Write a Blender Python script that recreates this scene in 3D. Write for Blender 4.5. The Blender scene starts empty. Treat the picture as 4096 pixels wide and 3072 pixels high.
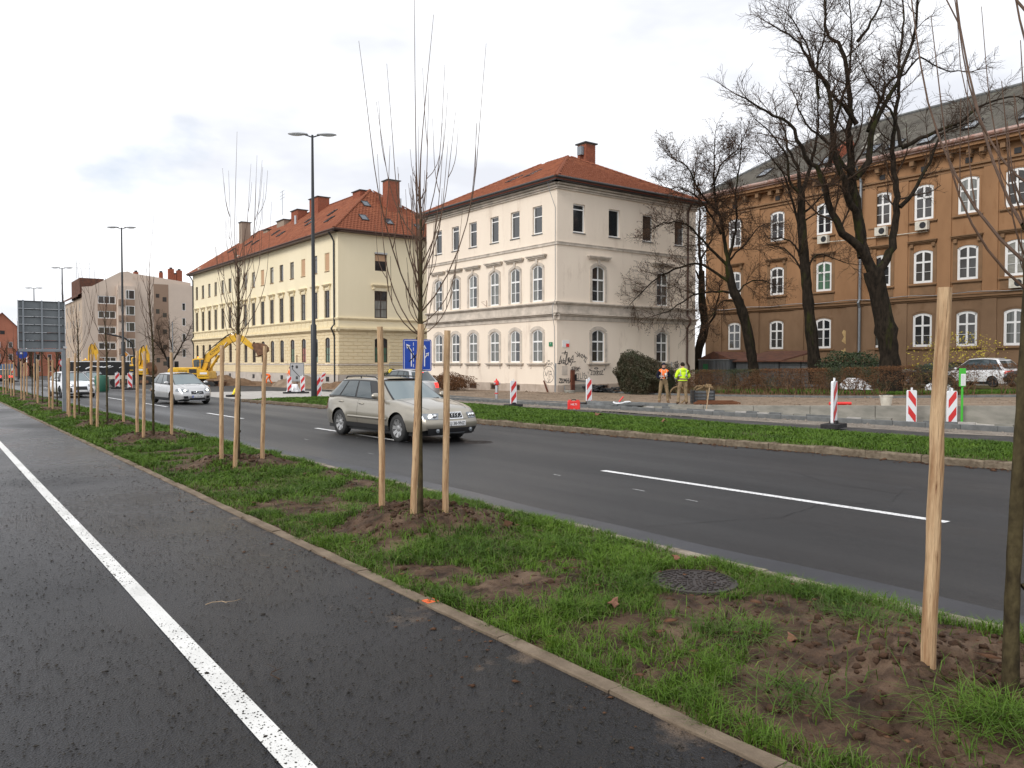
import bpy, bmesh, math, random
import numpy as np
from mathutils import Vector, Matrix
from mathutils import noise as mnoise

# ------------------------------------------------------------------ camera, sky, sun, exposure
SC = bpy.context.scene
COL = SC.collection
CAM_H = 1.68
cam_d = bpy.data.cameras.new('camera')
cam_d.sensor_width = 36.0
cam_d.lens = 28.125
cam_d.clip_start = 0.05
cam_d.clip_end = 3000.0
cam = bpy.data.objects.new('camera', cam_d)
COL.objects.link(cam)
cam.location = (0, 0, CAM_H)
cam.rotation_euler = (math.radians(90 - 1.575), 0, math.radians(-35.98))
SC.camera = cam

SUN_EL, SUN_AZ = math.radians(40), math.radians(-100)   # azimuth from +Y, clockwise: light comes from the -X side
world = bpy.data.worlds.new('World')
SC.world = world
world.use_nodes = True
wn = world.node_tree
wn.nodes.clear()
def wnode(t, **k):
    n = wn.nodes.new(t)
    for a, b in k.items():
        setattr(n, a, b)
    return n
out_w = wnode('ShaderNodeOutputWorld')
bg = wnode('ShaderNodeBackground')
bg.inputs['Strength'].default_value = 0.1
sky = wnode('ShaderNodeTexSky', sky_type='NISHITA', sun_disc=False)
sky.sun_elevation = SUN_EL
sky.sun_rotation = SUN_AZ
tc = wnode('ShaderNodeTexCoord')
mp = wnode('ShaderNodeMapping')
mp.inputs['Scale'].default_value = (1.0, 1.0, 2.6)
mp.inputs['Location'].default_value = (0.35, 0.9, 0.2)
n1 = wnode('ShaderNodeTexNoise')
n1.inputs['Scale'].default_value = 1.7
n1.inputs['Detail'].default_value = 7
n1.inputs['Roughness'].default_value = 0.52
n1.inputs['Distortion'].default_value = 0.3
n2 = wnode('ShaderNodeTexNoise')
n2.inputs['Scale'].default_value = 2.3
n2.inputs['Detail'].default_value = 5
r1 = wnode('ShaderNodeValToRGB')          # cloud cover: almost everywhere
r1.color_ramp.elements[0].position = 0.30
r1.color_ramp.elements[0].color = (0.35, 0.35, 0.35, 1)
r1.color_ramp.elements[1].position = 0.40
r1.color_ramp.elements[1].color = (1, 1, 1, 1)
r2 = wnode('ShaderNodeValToRGB')          # grey undersides against bright cloud
r2.color_ramp.elements[0].position = 0.39
r2.color_ramp.elements[0].color = (5.8, 5.98, 6.45, 1)
r2.color_ramp.elements[1].position = 0.62
r2.color_ramp.elements[1].color = (9.6, 9.65, 9.75, 1)
mx = wnode('ShaderNodeMix', data_type='RGBA')
wn.links.new(tc.outputs['Generated'], mp.inputs['Vector'])
wn.links.new(mp.outputs['Vector'], n1.inputs['Vector'])
wn.links.new(mp.outputs['Vector'], n2.inputs['Vector'])
wn.links.new(n1.outputs['Fac'], r1.inputs['Fac'])
wn.links.new(n2.outputs['Fac'], r2.inputs['Fac'])
wn.links.new(r1.outputs['Color'], mx.inputs[0])
wn.links.new(sky.outputs['Color'], mx.inputs[6])
wn.links.new(r2.outputs['Color'], mx.inputs[7])
wn.links.new(mx.outputs[2], bg.inputs['Color'])
wn.links.new(bg.outputs['Background'], out_w.inputs['Surface'])

sun_d = bpy.data.lights.new('sun', 'SUN')
sun_d.energy = 1.45
sun_d.angle = math.radians(24)
sun_d.color = (1.0, 0.955, 0.90)
sun = bpy.data.objects.new('sun', sun_d)
COL.objects.link(sun)
sun.rotation_euler = (math.radians(90) - SUN_EL, 0, -SUN_AZ + math.radians(180))
SC.view_settings.view_transform = 'Standard'
SC.view_settings.look = 'None'
SC.view_settings.gamma = 1.0
SC.view_settings.use_curve_mapping = False
SC.view_settings.exposure = 0.58

# ------------------------------------------------------------------ helpers
def tag(o, label=None, cat=None, group=None, kind=None):
    if label: o['label'] = label
    if cat: o['category'] = cat
    if group: o['group'] = group
    if kind: o['kind'] = kind
    return o

def empty(name, loc=(0, 0, 0), rz=0.0, label=None, cat=None, group=None):
    o = bpy.data.objects.new(name, None)
    o.empty_display_size = 0.1
    COL.objects.link(o)
    o.location = loc
    o.rotation_euler = (0, 0, rz)
    return tag(o, label, cat, group)

def link_mesh(name, me, parent=None, loc=None, rot=None, scale=None):
    o = bpy.data.objects.new(name, me)
    COL.objects.link(o)
    if parent is not None: o.parent = parent
    if loc is not None: o.location = loc
    if rot is not None: o.rotation_euler = rot
    if scale is not None: o.scale = scale
    return o

def np_mesh(name, V, F, mat, smooth=False, fmat=None):
    """V (n,3) array, F (m,k) array of one polygon size"""
    V = np.asarray(V, dtype=np.float32)
    F = np.asarray(F, dtype=np.int32)
    me = bpy.data.meshes.new(name)
    k = F.shape[1]
    me.vertices.add(len(V)); me.loops.add(F.size); me.polygons.add(len(F))
    me.vertices.foreach_set('co', V.ravel())
    me.loops.foreach_set('vertex_index', F.ravel())
    me.polygons.foreach_set('loop_start', np.arange(len(F), dtype=np.int32) * k)
    me.polygons.foreach_set('loop_total', np.full(len(F), k, dtype=np.int32))
    if smooth: me.polygons.foreach_set('use_smooth', np.ones(len(F), dtype=bool))
    for m in (mat if isinstance(mat, (list, tuple)) else [mat]): me.materials.append(m)
    if fmat is not None: me.polygons.foreach_set('material_index', np.asarray(fmat, dtype=np.int32))
    me.update(calc_edges=True)
    return me

class MB:
    def __init__(s, T=None):
        s.v = []; s.f = []; s.m = []; s.T = T
    def add(s, vs, fs, mi=0):
        n = len(s.v)
        if s.T: vs = [s.T(*p) for p in vs]
        s.v.extend(vs)
        for f in fs:
            s.f.append(tuple(i + n for i in f)); s.m.append(mi)
    def box(s, x0, x1, y0, y1, z0, z1, mi=0):
        s.add([(x0,y0,z0),(x1,y0,z0),(x1,y1,z0),(x0,y1,z0),(x0,y0,z1),(x1,y0,z1),(x1,y1,z1),(x0,y1,z1)],
              [(0,3,2,1),(4,5,6,7),(0,1,5,4),(1,2,6,5),(2,3,7,6),(3,0,4,7)], mi)
        return s
    def obox(s, c, size, R=None, mi=0):
        hx, hy, hz = size[0]/2, size[1]/2, size[2]/2
        P = [Vector(p) for p in ((-hx,-hy,-hz),(hx,-hy,-hz),(hx,hy,-hz),(-hx,hy,-hz),(-hx,-hy,hz),(hx,-hy,hz),(hx,hy,hz),(-hx,hy,hz))]
        if R is not None: P = [R @ p for p in P]
        c = Vector(c)
        s.add([tuple(p + c) for p in P], [(0,3,2,1),(4,5,6,7),(0,1,5,4),(1,2,6,5),(2,3,7,6),(3,0,4,7)], mi)
        return s
    def tube(s, pts, rad, n=6, mi=0, caps=True):
        pts = [Vector(p) for p in pts]
        if not hasattr(rad, '__len__'): rad = [rad]*len(pts)
        vs = []; a = None
        for i, p in enumerate(pts):
            d = (pts[min(i+1, len(pts)-1)] - pts[max(i-1, 0)])
            if d.length < 1e-9: d = Vector((0,0,1))
            d.normalize()
            if a is None:
                a = d.cross(Vector((0,0,1)) if abs(d.z) < .9 else Vector((1,0,0))).normalized()
            else:
                a = (a - d*a.dot(d))
                a = a.normalized() if a.length > 1e-6 else d.orthogonal().normalized()
            b = d.cross(a)
            for k in range(n):
                t = 2*math.pi*k/n
                vs.append(tuple(p + (a*math.cos(t) + b*math.sin(t))*rad[i]))
        fs = []
        for i in range(len(pts)-1):
            for k in range(n):
                k2 = (k+1) % n
                fs.append((i*n+k, i*n+k2, (i+1)*n+k2, (i+1)*n+k))
        if caps:
            fs.append(tuple(range(n-1, -1, -1))); fs.append(tuple((len(pts)-1)*n+k for k in range(n)))
        s.add(vs, fs, mi)
        return s
    def cyl(s, p0, p1, r0, r1=None, n=12, mi=0):
        return s.tube([p0, p1], [r0, r0 if r1 is None else r1], n, mi)
    def prism(s, poly, lo, hi, axis='y', mi=0):
        """2-D polygon extruded along axis between lo and hi"""
        n = len(poly)
        if axis == 'y': A = [(a, lo, b) for a, b in poly] + [(a, hi, b) for a, b in poly]
        elif axis == 'x': A = [(lo, a, b) for a, b in poly] + [(hi, a, b) for a, b in poly]
        else: A = [(a, b, lo) for a, b in poly] + [(a, b, hi) for a, b in poly]
        s.add(A, [tuple(range(n-1,-1,-1)), tuple(range(n, 2*n))] + [(i, (i+1)%n, n+(i+1)%n, n+i) for i in range(n)], mi)
        return s
    def lathe(s, prof, n=16, c=(0,0,0), mi=0):
        vs = []
        for r, z in prof:
            for k in range(n):
                t = 2*math.pi*k/n
                vs.append((c[0]+r*math.cos(t), c[1]+r*math.sin(t), c[2]+z))
        fs = [(i*n+k, i*n+(k+1)%n, (i+1)*n+(k+1)%n, (i+1)*n+k) for i in range(len(prof)-1) for k in range(n)]
        fs.append(tuple(range(n-1,-1,-1))); fs.append(tuple((len(prof)-1)*n+k for k in range(n)))
        s.add(vs, fs, mi)
        return s
    def mesh(s, name, mats, smooth=False, fix=True):
        me = bpy.data.meshes.new(name)
        me.from_pydata([tuple(p) for p in s.v], [], s.f)
        mats = mats if isinstance(mats, (list, tuple)) else [mats]
        for m in mats: me.materials.append(m)
        if len(mats) > 1: me.polygons.foreach_set('material_index', s.m)
        if smooth: me.polygons.foreach_set('use_smooth', [True]*len(s.f))
        if fix and len(s.f) < 60000:
            b = bmesh.new(); b.from_mesh(me); bmesh.ops.recalc_face_normals(b, faces=b.faces); b.to_mesh(me); b.free()
        me.update()
        return me
    def build(s, name, mats, parent=None, smooth=False, bevel=0, loc=None, rot=None, seg=1, edge=35):
        me = s.mesh(name, mats, smooth)
        o = link_mesh(name, me, parent, loc, rot)
        if smooth == 'auto' or (smooth and edge):
            try: me.set_sharp_from_angle(angle=math.radians(edge))
            except Exception: pass
        if bevel:
            m = o.modifiers.new('bevel', 'BEVEL'); m.width = bevel; m.segments = seg; m.limit_method = 'ANGLE'
        return o

def copy_tree(o, parent=None):
    c = o.copy()
    COL.objects.link(c)
    if parent is not None: c.parent = parent
    for ch in o.children: copy_tree(ch, c)
    return c

def lerp_tab(tab):
    xs = [a for a, b in tab]; ys = [b for a, b in tab]
    return lambda x: float(np.interp(x, xs, ys))

def gz(y): return -0.008*y
def eye_dist(p): return math.hypot(p[0], p[1])

# ------------------------------------------------------------------ materials
def mat(name, col, rough=0.8, var=0.0, scale=4.0, col2=None, bump=0.0, bscale=None, metal=0.0, spec=0.5, coat=0.0,
        stretch=None, emis=None, trans=0.0, alpha=1.0, detail=6, rvar=0.0, ramp=(0.35, 0.65), dirt=None, coords='Object'):
    m = bpy.data.materials.new(name); m.use_nodes = True
    nt = m.node_tree; nd = nt.nodes; lk = nt.links
    p = nd['Principled BSDF']
    if spec == 0.5 and rough >= 0.8: spec = 0.12
    p.inputs['Base Color'].default_value = (*col, 1)
    p.inputs['Roughness'].default_value = rough
    p.inputs['Metallic'].default_value = metal
    p.inputs['Specular IOR Level'].default_value = spec
    if coat: p.inputs['Coat Weight'].default_value = coat; p.inputs['Coat Roughness'].default_value = 0.04
    if trans: p.inputs['Transmission Weight'].default_value = trans
    if emis: p.inputs['Emission Color'].default_value = (*emis[0], 1); p.inputs['Emission Strength'].default_value = emis[1]
    if var or col2 or bump or rvar or dirt:
        t = nd.new('ShaderNodeTexCoord'); mpp = nd.new('ShaderNodeMapping')
        lk.new(t.outputs[coords], mpp.inputs['Vector'])
        if stretch: mpp.inputs['Scale'].default_value = stretch
        ns = nd.new('ShaderNodeTexNoise'); ns.inputs['Scale'].default_value = scale; ns.inputs['Detail'].default_value = detail
        ns.inputs['Roughness'].default_value = 0.6
        lk.new(mpp.outputs['Vector'], ns.inputs['Vector'])
        last = None
        if var or col2:
            c2 = col2 if col2 else tuple(max(0, c*(1-var)) for c in col)
            c1 = col if col2 else tuple(min(1, c*(1+var)) for c in col)
            r = nd.new('ShaderNodeValToRGB')
            r.color_ramp.elements[0].position = ramp[0]; r.color_ramp.elements[0].color = (*c2, 1)
            r.color_ramp.elements[1].position = ramp[1]; r.color_ramp.elements[1].color = (*c1, 1)
            lk.new(ns.outputs['Fac'], r.inputs['Fac'])
            last = r.outputs['Color']
        if dirt:   # (colour, scale, threshold lo, hi)
            n3 = nd.new('ShaderNodeTexNoise'); n3.inputs['Scale'].default_value = dirt[1]; n3.inputs['Detail'].default_value = 9
            n3.inputs['Roughness'].default_value = 0.68
            lk.new(mpp.outputs['Vector'], n3.inputs['Vector'])
            r3 = nd.new('ShaderNodeValToRGB'); r3.color_ramp.elements[0].position = dirt[2]; r3.color_ramp.elements[1].position = dirt[3]
            r3.color_ramp.elements[0].color = (0,0,0,1); r3.color_ramp.elements[1].color = (1,1,1,1)
            lk.new(n3.outputs['Fac'], r3.inputs['Fac'])
            mxx = nd.new('ShaderNodeMix'); mxx.data_type = 'RGBA'
            lk.new(r3.outputs['Color'], mxx.inputs[0])
            if last is not None: lk.new(last, mxx.inputs[6])
            else: mxx.inputs[6].default_value = (*col, 1)
            mxx.inputs[7].default_value = (*dirt[0], 1)
            last = mxx.outputs[2]
        if last is not None: lk.new(last, p.inputs['Base Color'])
        if rvar:
            mr = nd.new('ShaderNodeMapRange')
            mr.inputs['From Min'].default_value = 0.3; mr.inputs['From Max'].default_value = 0.7
            mr.inputs['To Min'].default_value = max(0.02, rough-rvar); mr.inputs['To Max'].default_value = min(1, rough+rvar)
            nr = nd.new('ShaderNodeTexNoise'); nr.inputs['Scale'].default_value = scale*0.3; nr.inputs['Detail'].default_value = 4
            lk.new(mpp.outputs['Vector'], nr.inputs['Vector'])
            lk.new(nr.outputs['Fac'], mr.inputs['Value']); lk.new(mr.outputs['Result'], p.inputs['Roughness'])
        if bump:
            nb = nd.new('ShaderNodeTexNoise'); nb.inputs['Scale'].default_value = bscale or scale*6; nb.inputs['Detail'].default_value = 5
            lk.new(mpp.outputs['Vector'], nb.inputs['Vector'])
            bp = nd.new('ShaderNodeBump'); bp.inputs['Strength'].default_value = min(1, bump); bp.inputs['Distance'].default_value = 0.02
            lk.new(nb.outputs['Fac'], bp.inputs['Height']); lk.new(bp.outputs['Normal'], p.inputs['Normal'])
    return m

M = {}
M['wood'] = mat('stake_wood', (0.57,0.40,0.24), 0.8, col2=(0.31,0.18,0.095), scale=3.6, stretch=(7,7,0.6), bump=0.8, bscale=12, ramp=(0.36,0.60), dirt=((0.17,0.085,0.045),4.2,0.60,0.68))
M['bark_young'] = mat('young_bark', (0.085,0.068,0.034), 0.85, col2=(0.03,0.023,0.013), scale=14, stretch=(1,1,.5), bump=0.4, bscale=60)
M['twig_young'] = mat('young_twig', (0.095,0.052,0.03), 0.7, var=.25, scale=20)
M['bark'] = mat('old_bark', (0.033,0.025,0.018), 0.95, col2=(0.010,0.008,0.006), scale=7, stretch=(1,1,.35), bump=0.8, bscale=30, dirt=((0.035,0.04,0.010),1.3,0.54,0.68))
M['twig'] = mat('old_twig', (0.055,0.036,0.025), 0.9)
M['dead_leaf'] = mat('dead_leaf', (0.13,0.065,0.035), 0.8, col2=(0.05,0.026,0.016), scale=3)
M['soil'] = mat('soil', (0.105,0.066,0.043), 0.8, col2=(0.030,0.019,0.013), scale=5, bump=1.0, bscale=40, dirt=((0.15,0.102,0.069),1.9,0.52,0.66), rvar=.12)
M['clod'] = mat('soil_clod', (0.07,0.039,0.024), 0.9, col2=(0.04,0.025,0.017), scale=9, bump=.6, bscale=60)
M['asph_road'] = mat('asphalt_road', (0.022,0.022,0.023), 0.5, col2=(0.011,0.011,0.012), scale=0.8, spec=.30, stretch=(1.6,.18,1), bump=0.5, bscale=120, dirt=((0.062,0.06,0.057),70,0.58,0.68), rvar=.15)
M['asph_path'] = mat('asphalt_path', (0.0155,0.016,0.0195), 0.31, col2=(0.0075,0.008,0.010), scale=0.7, spec=.30, bump=0.9, bscale=90, dirt=((0.034,0.032,0.028),110,0.58,0.66), rvar=.2)
M['asph_seal'] = mat('asphalt_seal', (0.033,0.034,0.041), 0.5, col2=(0.02,0.021,0.026), scale=1.3, bump=.3, bscale=160, rvar=.15)
M['asph_far'] = mat('asphalt_far', (0.075,0.072,0.07), 0.8, col2=(0.045,0.043,0.042), scale=1.2, bump=.4, bscale=90)
M['gravel'] = mat('gravel', (0.27,0.235,0.20), 0.9, col2=(0.155,0.135,0.115), scale=2.2, bump=.8, bscale=45, dirt=((0.13,0.10,0.08),24,0.60,0.68))
M['sand'] = mat('sand', (0.27,0.205,0.15), 0.95, col2=(0.165,0.125,0.09), scale=1.4, bump=.7, bscale=30, dirt=((0.16,0.11,0.07),14,0.6,0.7))
M['earth'] = mat('earth', (0.22,0.14,0.085), 0.95, col2=(0.12,0.075,0.045), scale=2.5, bump=.9, bscale=16)
M['conc_slab'] = mat('concrete_slab', (0.30,0.285,0.25), 0.85, col2=(0.2,0.195,0.17), scale=1.4, stretch=(1,1,3), bump=.3, bscale=50)
M['conc_pale'] = mat('concrete_pale', (0.46,0.44,0.41), 0.85, col2=(0.33,0.31,0.29), scale=3, bump=.3, bscale=60)
M['conc_grey'] = mat('concrete_grey', (0.17,0.175,0.175), 0.85, col2=(0.115,0.12,0.12), scale=3, bump=.3, bscale=60)
M['stone_kerb'] = mat('stone_kerb', (0.25,0.205,0.15), 0.9, col2=(0.11,0.085,0.06), scale=6, bump=.7, bscale=35, dirt=((0.07,0.05,0.033),3.0,0.5,0.62))
M['edging'] = mat('edging_stone', (0.215,0.17,0.125), 0.9, col2=(0.12,0.092,0.066), scale=3, bump=.4, bscale=70)
M['kerb_flush'] = mat('kerb_flush', (0.30,0.26,0.21), 0.9, col2=(0.14,0.12,0.095), scale=5, bump=.4, bscale=60)
M['paint'] = mat('road_paint', (0.72,0.72,0.70), 0.7, col2=(0.55,0.55,0.53), scale=2, bump=.3, bscale=120, dirt=((0.07,0.07,0.07),75,0.60,0.64))
M['paint_worn'] = mat('road_paint_worn', (0.74,0.74,0.74), 0.7, col2=(0.6,0.6,0.6), scale=2, dirt=((0.06,0.06,0.06),34,0.54,0.62))
M['orange_paint'] = mat('orange_paint', (0.85,0.13,0.03), 0.7)
M['yard'] = mat('yard_ground', (0.075,0.085,0.03), 0.95, col2=(0.11,0.075,0.04), scale=1.3, bump=.8, bscale=18)
M['grass'] = mat('grass_blade', (0.092,0.17,0.014), 0.6, col2=(0.036,0.078,0.008), scale=1.1, spec=.2, ramp=(.3,.7), dirt=((0.15,0.19,0.035),16,0.58,0.66))
M['grass_dry'] = mat('grass_blade_dry', (0.13,0.12,0.045), 0.7, col2=(0.075,0.08,0.025), scale=2)
M['turf'] = mat('turf', (0.055,0.095,0.022), 0.95, col2=(0.06,0.045,0.02), scale=3, bump=.8, bscale=30)
M['glass'] = mat('window_glass', (0.02,0.023,0.026), 0.06, spec=0.9)
M['glass_sky'] = mat('roof_window_glass', (0.12,0.14,0.16), 0.03, spec=1.0, metal=.6)
M['glass_dim'] = mat('window_glass_dim', (0.05,0.047,0.044), 0.12, spec=0.8)
M['curtain'] = mat('curtain', (0.42,0.43,0.40), 0.9, col2=(0.25,0.26,0.24), scale=3, stretch=(5,5,.3))
M['curtain_green'] = mat('curtain_green', (0.16,0.24,0.17), 0.9, col2=(0.10,0.15,0.11), scale=3, stretch=(5,5,.3))
M['curtain_red'] = mat('curtain_red', (0.36,0.10,0.07), 0.9)
M['blind_tan'] = mat('blind_tan', (0.50,0.32,0.20), 0.8)
M['white_frame'] = mat('white_frame', (0.78,0.78,0.77), 0.5)
M['brown_frame'] = mat('brown_frame', (0.055,0.035,0.025), 0.5)
M['b2_wall'] = mat('pink_plaster', (0.81,0.71,0.595), 0.93, col2=(0.76,0.66,0.55), scale=.5, stretch=(1,1,.3), bump=.12, bscale=30, dirt=((0.58,0.48,0.39),1.1,.56,.76))
M['b2_trim'] = mat('plaster_trim', (0.62,0.55,0.475), 0.93, col2=(0.42,0.375,0.32), scale=1.6, bump=.2, dirt=((0.30,0.25,0.2),2.2,.62,.75))
M['b2_stone'] = mat('plinth_stone', (0.50,0.42,0.35), 0.9, col2=(0.38,0.31,0.25), scale=1.2, bump=.4)
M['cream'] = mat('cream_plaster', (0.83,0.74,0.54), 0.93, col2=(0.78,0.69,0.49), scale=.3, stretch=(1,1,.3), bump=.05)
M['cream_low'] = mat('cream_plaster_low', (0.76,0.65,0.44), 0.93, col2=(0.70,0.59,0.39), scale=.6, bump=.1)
M['cream_trim'] = mat('cream_trim', (0.78,0.68,0.47), 0.93, col2=(0.68,0.58,0.38), scale=2)
M['cream_base'] = mat('cream_base', (0.52,0.48,0.43), 0.93, col2=(0.42,0.38,0.34), scale=1)
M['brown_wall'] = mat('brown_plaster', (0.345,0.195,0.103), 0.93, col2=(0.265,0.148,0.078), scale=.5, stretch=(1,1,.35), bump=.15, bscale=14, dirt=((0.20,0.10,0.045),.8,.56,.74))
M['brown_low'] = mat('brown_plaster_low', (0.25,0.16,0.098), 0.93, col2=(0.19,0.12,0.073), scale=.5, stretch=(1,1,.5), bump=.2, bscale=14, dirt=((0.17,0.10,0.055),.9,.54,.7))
M['brown_trim'] = mat('brown_trim', (0.20,0.125,0.072), 0.93, col2=(0.25,0.15,0.085), scale=1.5, bump=.2)
M['peeled'] = mat('peeled_plaster', (0.55,0.40,0.20), 0.93, col2=(0.40,0.26,0.12), scale=2.5, bump=.3)
M['tile'] = mat('roof_tile', (0.31,0.115,0.062), 0.85, col2=(0.20,0.07,0.042), scale=1.2, bump=.2, dirt=((0.12,0.055,0.035),2.0,.56,.7), coords='Object')
M['tile_under'] = mat('roof_under', (0.14,0.05,0.035), 0.9)
M['brick'] = mat('brick', (0.36,0.12,0.07), 0.9, col2=(0.24,0.08,0.05), scale=5, bump=.2)
M['mortar'] = mat('mortar', (0.30,0.24,0.19), 0.95)
M['grey_roof'] = mat('grey_corrugated', (0.115,0.105,0.09), 0.85, col2=(0.07,0.065,0.055), scale=.6, dirt=((0.15,0.15,0.12),1.4,.55,.7))
M['gutter_dark'] = mat('gutter_dark', (0.028,0.026,0.026), 0.45)
M['gutter_zinc'] = mat('gutter_zinc', (0.40,0.30,0.26), 0.5, col2=(0.30,0.15,0.11), scale=3, metal=.2)
M['pipe_brown'] = mat('pipe_brown', (0.07,0.035,0.025), 0.5)
M['apt_wall'] = mat('apartment_plaster', (0.60,0.50,0.42), 0.93, var=.04, scale=.5)
M['apt_brown'] = mat('apartment_brown', (0.30,0.21,0.155), 0.93, var=.05, scale=.5)
M['apt_side'] = mat('apartment_side', (0.46,0.37,0.29), 0.93, var=.05)
M['far_red'] = mat('far_red_wall', (0.42,0.17,0.11), 0.93, var=.08, scale=.4)
M['metal_dark'] = mat('dark_metal', (0.035,0.038,0.042), 0.4, metal=.4)
M['metal_grey'] = mat('grey_metal', (0.23,0.25,0.27), 0.45, metal=.5, var=.08, scale=3)
M['metal_light'] = mat('light_metal', (0.50,0.51,0.52), 0.35, metal=.7)
M['board_grey'] = mat('sign_back_grey', (0.16,0.175,0.185), 0.55, metal=.3, var=.06, scale=2)
M['lamp_top'] = mat('lamp_housing', (0.36,0.37,0.38), 0.4, metal=.3)
M['lamp_glass'] = mat('lamp_diffuser', (0.55,0.57,0.58), 0.2)
M['sign_blue'] = mat('sign_blue', (0.006,0.06,0.42), 0.35)
M['sign_white'] = mat('sign_white', (0.80,0.80,0.80), 0.4)
M['sign_grey'] = mat('sign_grey', (0.55,0.56,0.57), 0.4)
M['sign_red'] = mat('sign_red', (0.62,0.035,0.035), 0.4, var=.08, scale=3)
M['black'] = mat('black', (0.012,0.012,0.013), 0.5)
M['rubber'] = mat('rubber', (0.022,0.022,0.022), 0.75, var=.2, scale=5)
M['rubber_grey'] = mat('recycled_rubber', (0.05,0.048,0.05), 0.85, col2=(0.03,0.03,0.03), scale=14, bump=.5)
M['yellow'] = mat('machine_yellow', (0.80,0.47,0.02), 0.4, col2=(0.62,0.33,0.02), scale=1.6, coat=.2, dirt=((0.35,0.24,0.13),2.5,.62,.75))
M['lamp_yellow'] = mat('warning_lamp_yellow', (0.9,0.72,0.03), 0.25)
M['rust'] = mat('rusty_steel', (0.24,0.13,0.08), 0.8, col2=(0.13,0.075,0.05), scale=4, bump=.3)
M['rust_box'] = mat('rusty_box', (0.17,0.065,0.04), 0.8, col2=(0.09,0.035,0.025), scale=3)
M['red_plastic'] = mat('red_plastic', (0.70,0.035,0.03), 0.4, var=.1)
M['green_post'] = mat('green_post', (0.05,0.42,0.03), 0.5)
M['green_sign'] = mat('green_sign', (0.02,0.17,0.07), 0.5)
M['paper'] = mat('paper', (0.72,0.73,0.72), 0.7)
M['white_dirty'] = mat('dirty_white_plastic', (0.66,0.63,0.55), 0.6, col2=(0.5,0.47,0.4), scale=5)
M['white'] = mat('white_plastic', (0.75,0.76,0.78), 0.5)
M['hivis_orange'] = mat('orange_cloth', (0.95,0.17,0.02), 0.75, emis=None, var=.08, scale=20)
M['hivis_yellow'] = mat('yellow_cloth', (0.60,0.90,0.02), 0.75, var=.08, scale=20)
M['reflex'] = mat('reflective_tape', (0.45,0.46,0.46), 0.4)
M['khaki'] = mat('khaki_cloth', (0.30,0.22,0.13), 0.9, col2=(0.19,0.135,0.08), scale=9)
M['navy'] = mat('navy_cloth', (0.012,0.014,0.03), 0.9)
M['skin'] = mat('skin', (0.52,0.30,0.21), 0.6)
M['hair'] = mat('dark_hair', (0.02,0.014,0.01), 0.8)
M['leather'] = mat('boot_leather', (0.16,0.10,0.06), 0.8)
M['hedge_twig'] = mat('hedge_twig', (0.23,0.145,0.085), 0.9, col2=(0.07,0.04,0.025), scale=4)
M['hedge_leaf'] = mat('hedge_dead_leaf', (0.17,0.085,0.04), 0.85, col2=(0.10,0.05,0.026), scale=2)
M['hedge_green'] = mat('hedge_green_leaf', (0.035,0.055,0.016), 0.7, col2=(0.02,0.032,0.01), scale=3)
M['bush_leaf'] = mat('bush_leaf', (0.032,0.043,0.016), 0.7, col2=(0.062,0.045,0.022), scale=1.3)
M['yellow_leaf'] = mat('yellow_leaf', (0.42,0.33,0.04), 0.7)
M['shed_wall'] = mat('shed_metal', (0.105,0.115,0.125), 0.7, col2=(0.07,0.075,0.08), scale=2, stretch=(6,6,.5))
M['shed_plank'] = mat('shed_plank', (0.12,0.125,0.13), 0.8, col2=(0.075,0.078,0.08), scale=3, stretch=(.6,.6,6))
M['shed_rust'] = mat('shed_rusty_roof', (0.16,0.075,0.05), 0.8, col2=(0.09,0.05,0.04), scale=2)
M['bag'] = mat('white_bag', (0.70,0.71,0.73), 0.55, var=.08, scale=6)
M['burlap'] = mat('rope_and_sling', (0.30,0.21,0.12), 0.9, col2=(0.19,0.13,0.07), scale=12)
M['pallet'] = mat('old_boards', (0.19,0.085,0.045), 0.85, col2=(0.10,0.045,0.025), scale=4, stretch=(.6,5,5))
M['light_wood'] = mat('handle_wood', (0.42,0.31,0.20), 0.8)
M['headlight_on'] = mat('headlamp_lit', (0.9,0.9,0.85), 0.1, emis=((1.0,0.93,0.78), 3.0))
M['headlight'] = mat('headlamp_glass', (0.26,0.28,0.30), 0.08, metal=.5)
M['taillight'] = mat('tail_lamp', (0.45,0.01,0.01), 0.2)
M['taillight_on'] = mat('tail_lamp_lit', (0.7,0.02,0.02), 0.2, emis=((1.0,0.05,0.04), 1.2))
M['beacon'] = mat('orange_beacon', (1.0,0.25,0.02), 0.3, emis=((1.0,0.35,0.03), 1.5))
M['chrome'] = mat('chrome', (0.75,0.76,0.78), 0.12, metal=1.0)
M['rim'] = mat('wheel_rim', (0.42,0.42,0.42), 0.35, metal=.7)
M['plate'] = mat('number_plate', (0.78,0.78,0.78), 0.4)
M['car_glass'] = mat('car_glass', (0.035,0.05,0.055), 0.04, spec=.9)
M['windscreen'] = mat('windscreen_glass', (0.14,0.18,0.19), 0.05, spec=.9)
M['car_black'] = mat('car_plastic', (0.022,0.022,0.023), 0.55)
M['graffiti'] = mat('graffiti_black', (0.02,0.02,0.025), 0.7)
def car_paint(name, col, metal=.55): return mat(name, col, 0.32, metal=metal, coat=.7, var=.03, scale=60)
M['paint_beige'] = car_paint('paint_beige', (0.34,0.31,0.255), .65)
M['paint_silver'] = car_paint('paint_silver', (0.50,0.50,0.50))
M['paint_white'] = car_paint('paint_white', (0.72,0.73,0.75), .15)
M['paint_dark'] = car_paint('paint_dark', (0.03,0.03,0.034))
M['paint_greyd'] = car_paint('paint_grey', (0.13,0.135,0.14))
# ------------------------------------------------------------------ ground, roads, verges
rng = np.random.default_rng(7)
random.seed(11)

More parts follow.
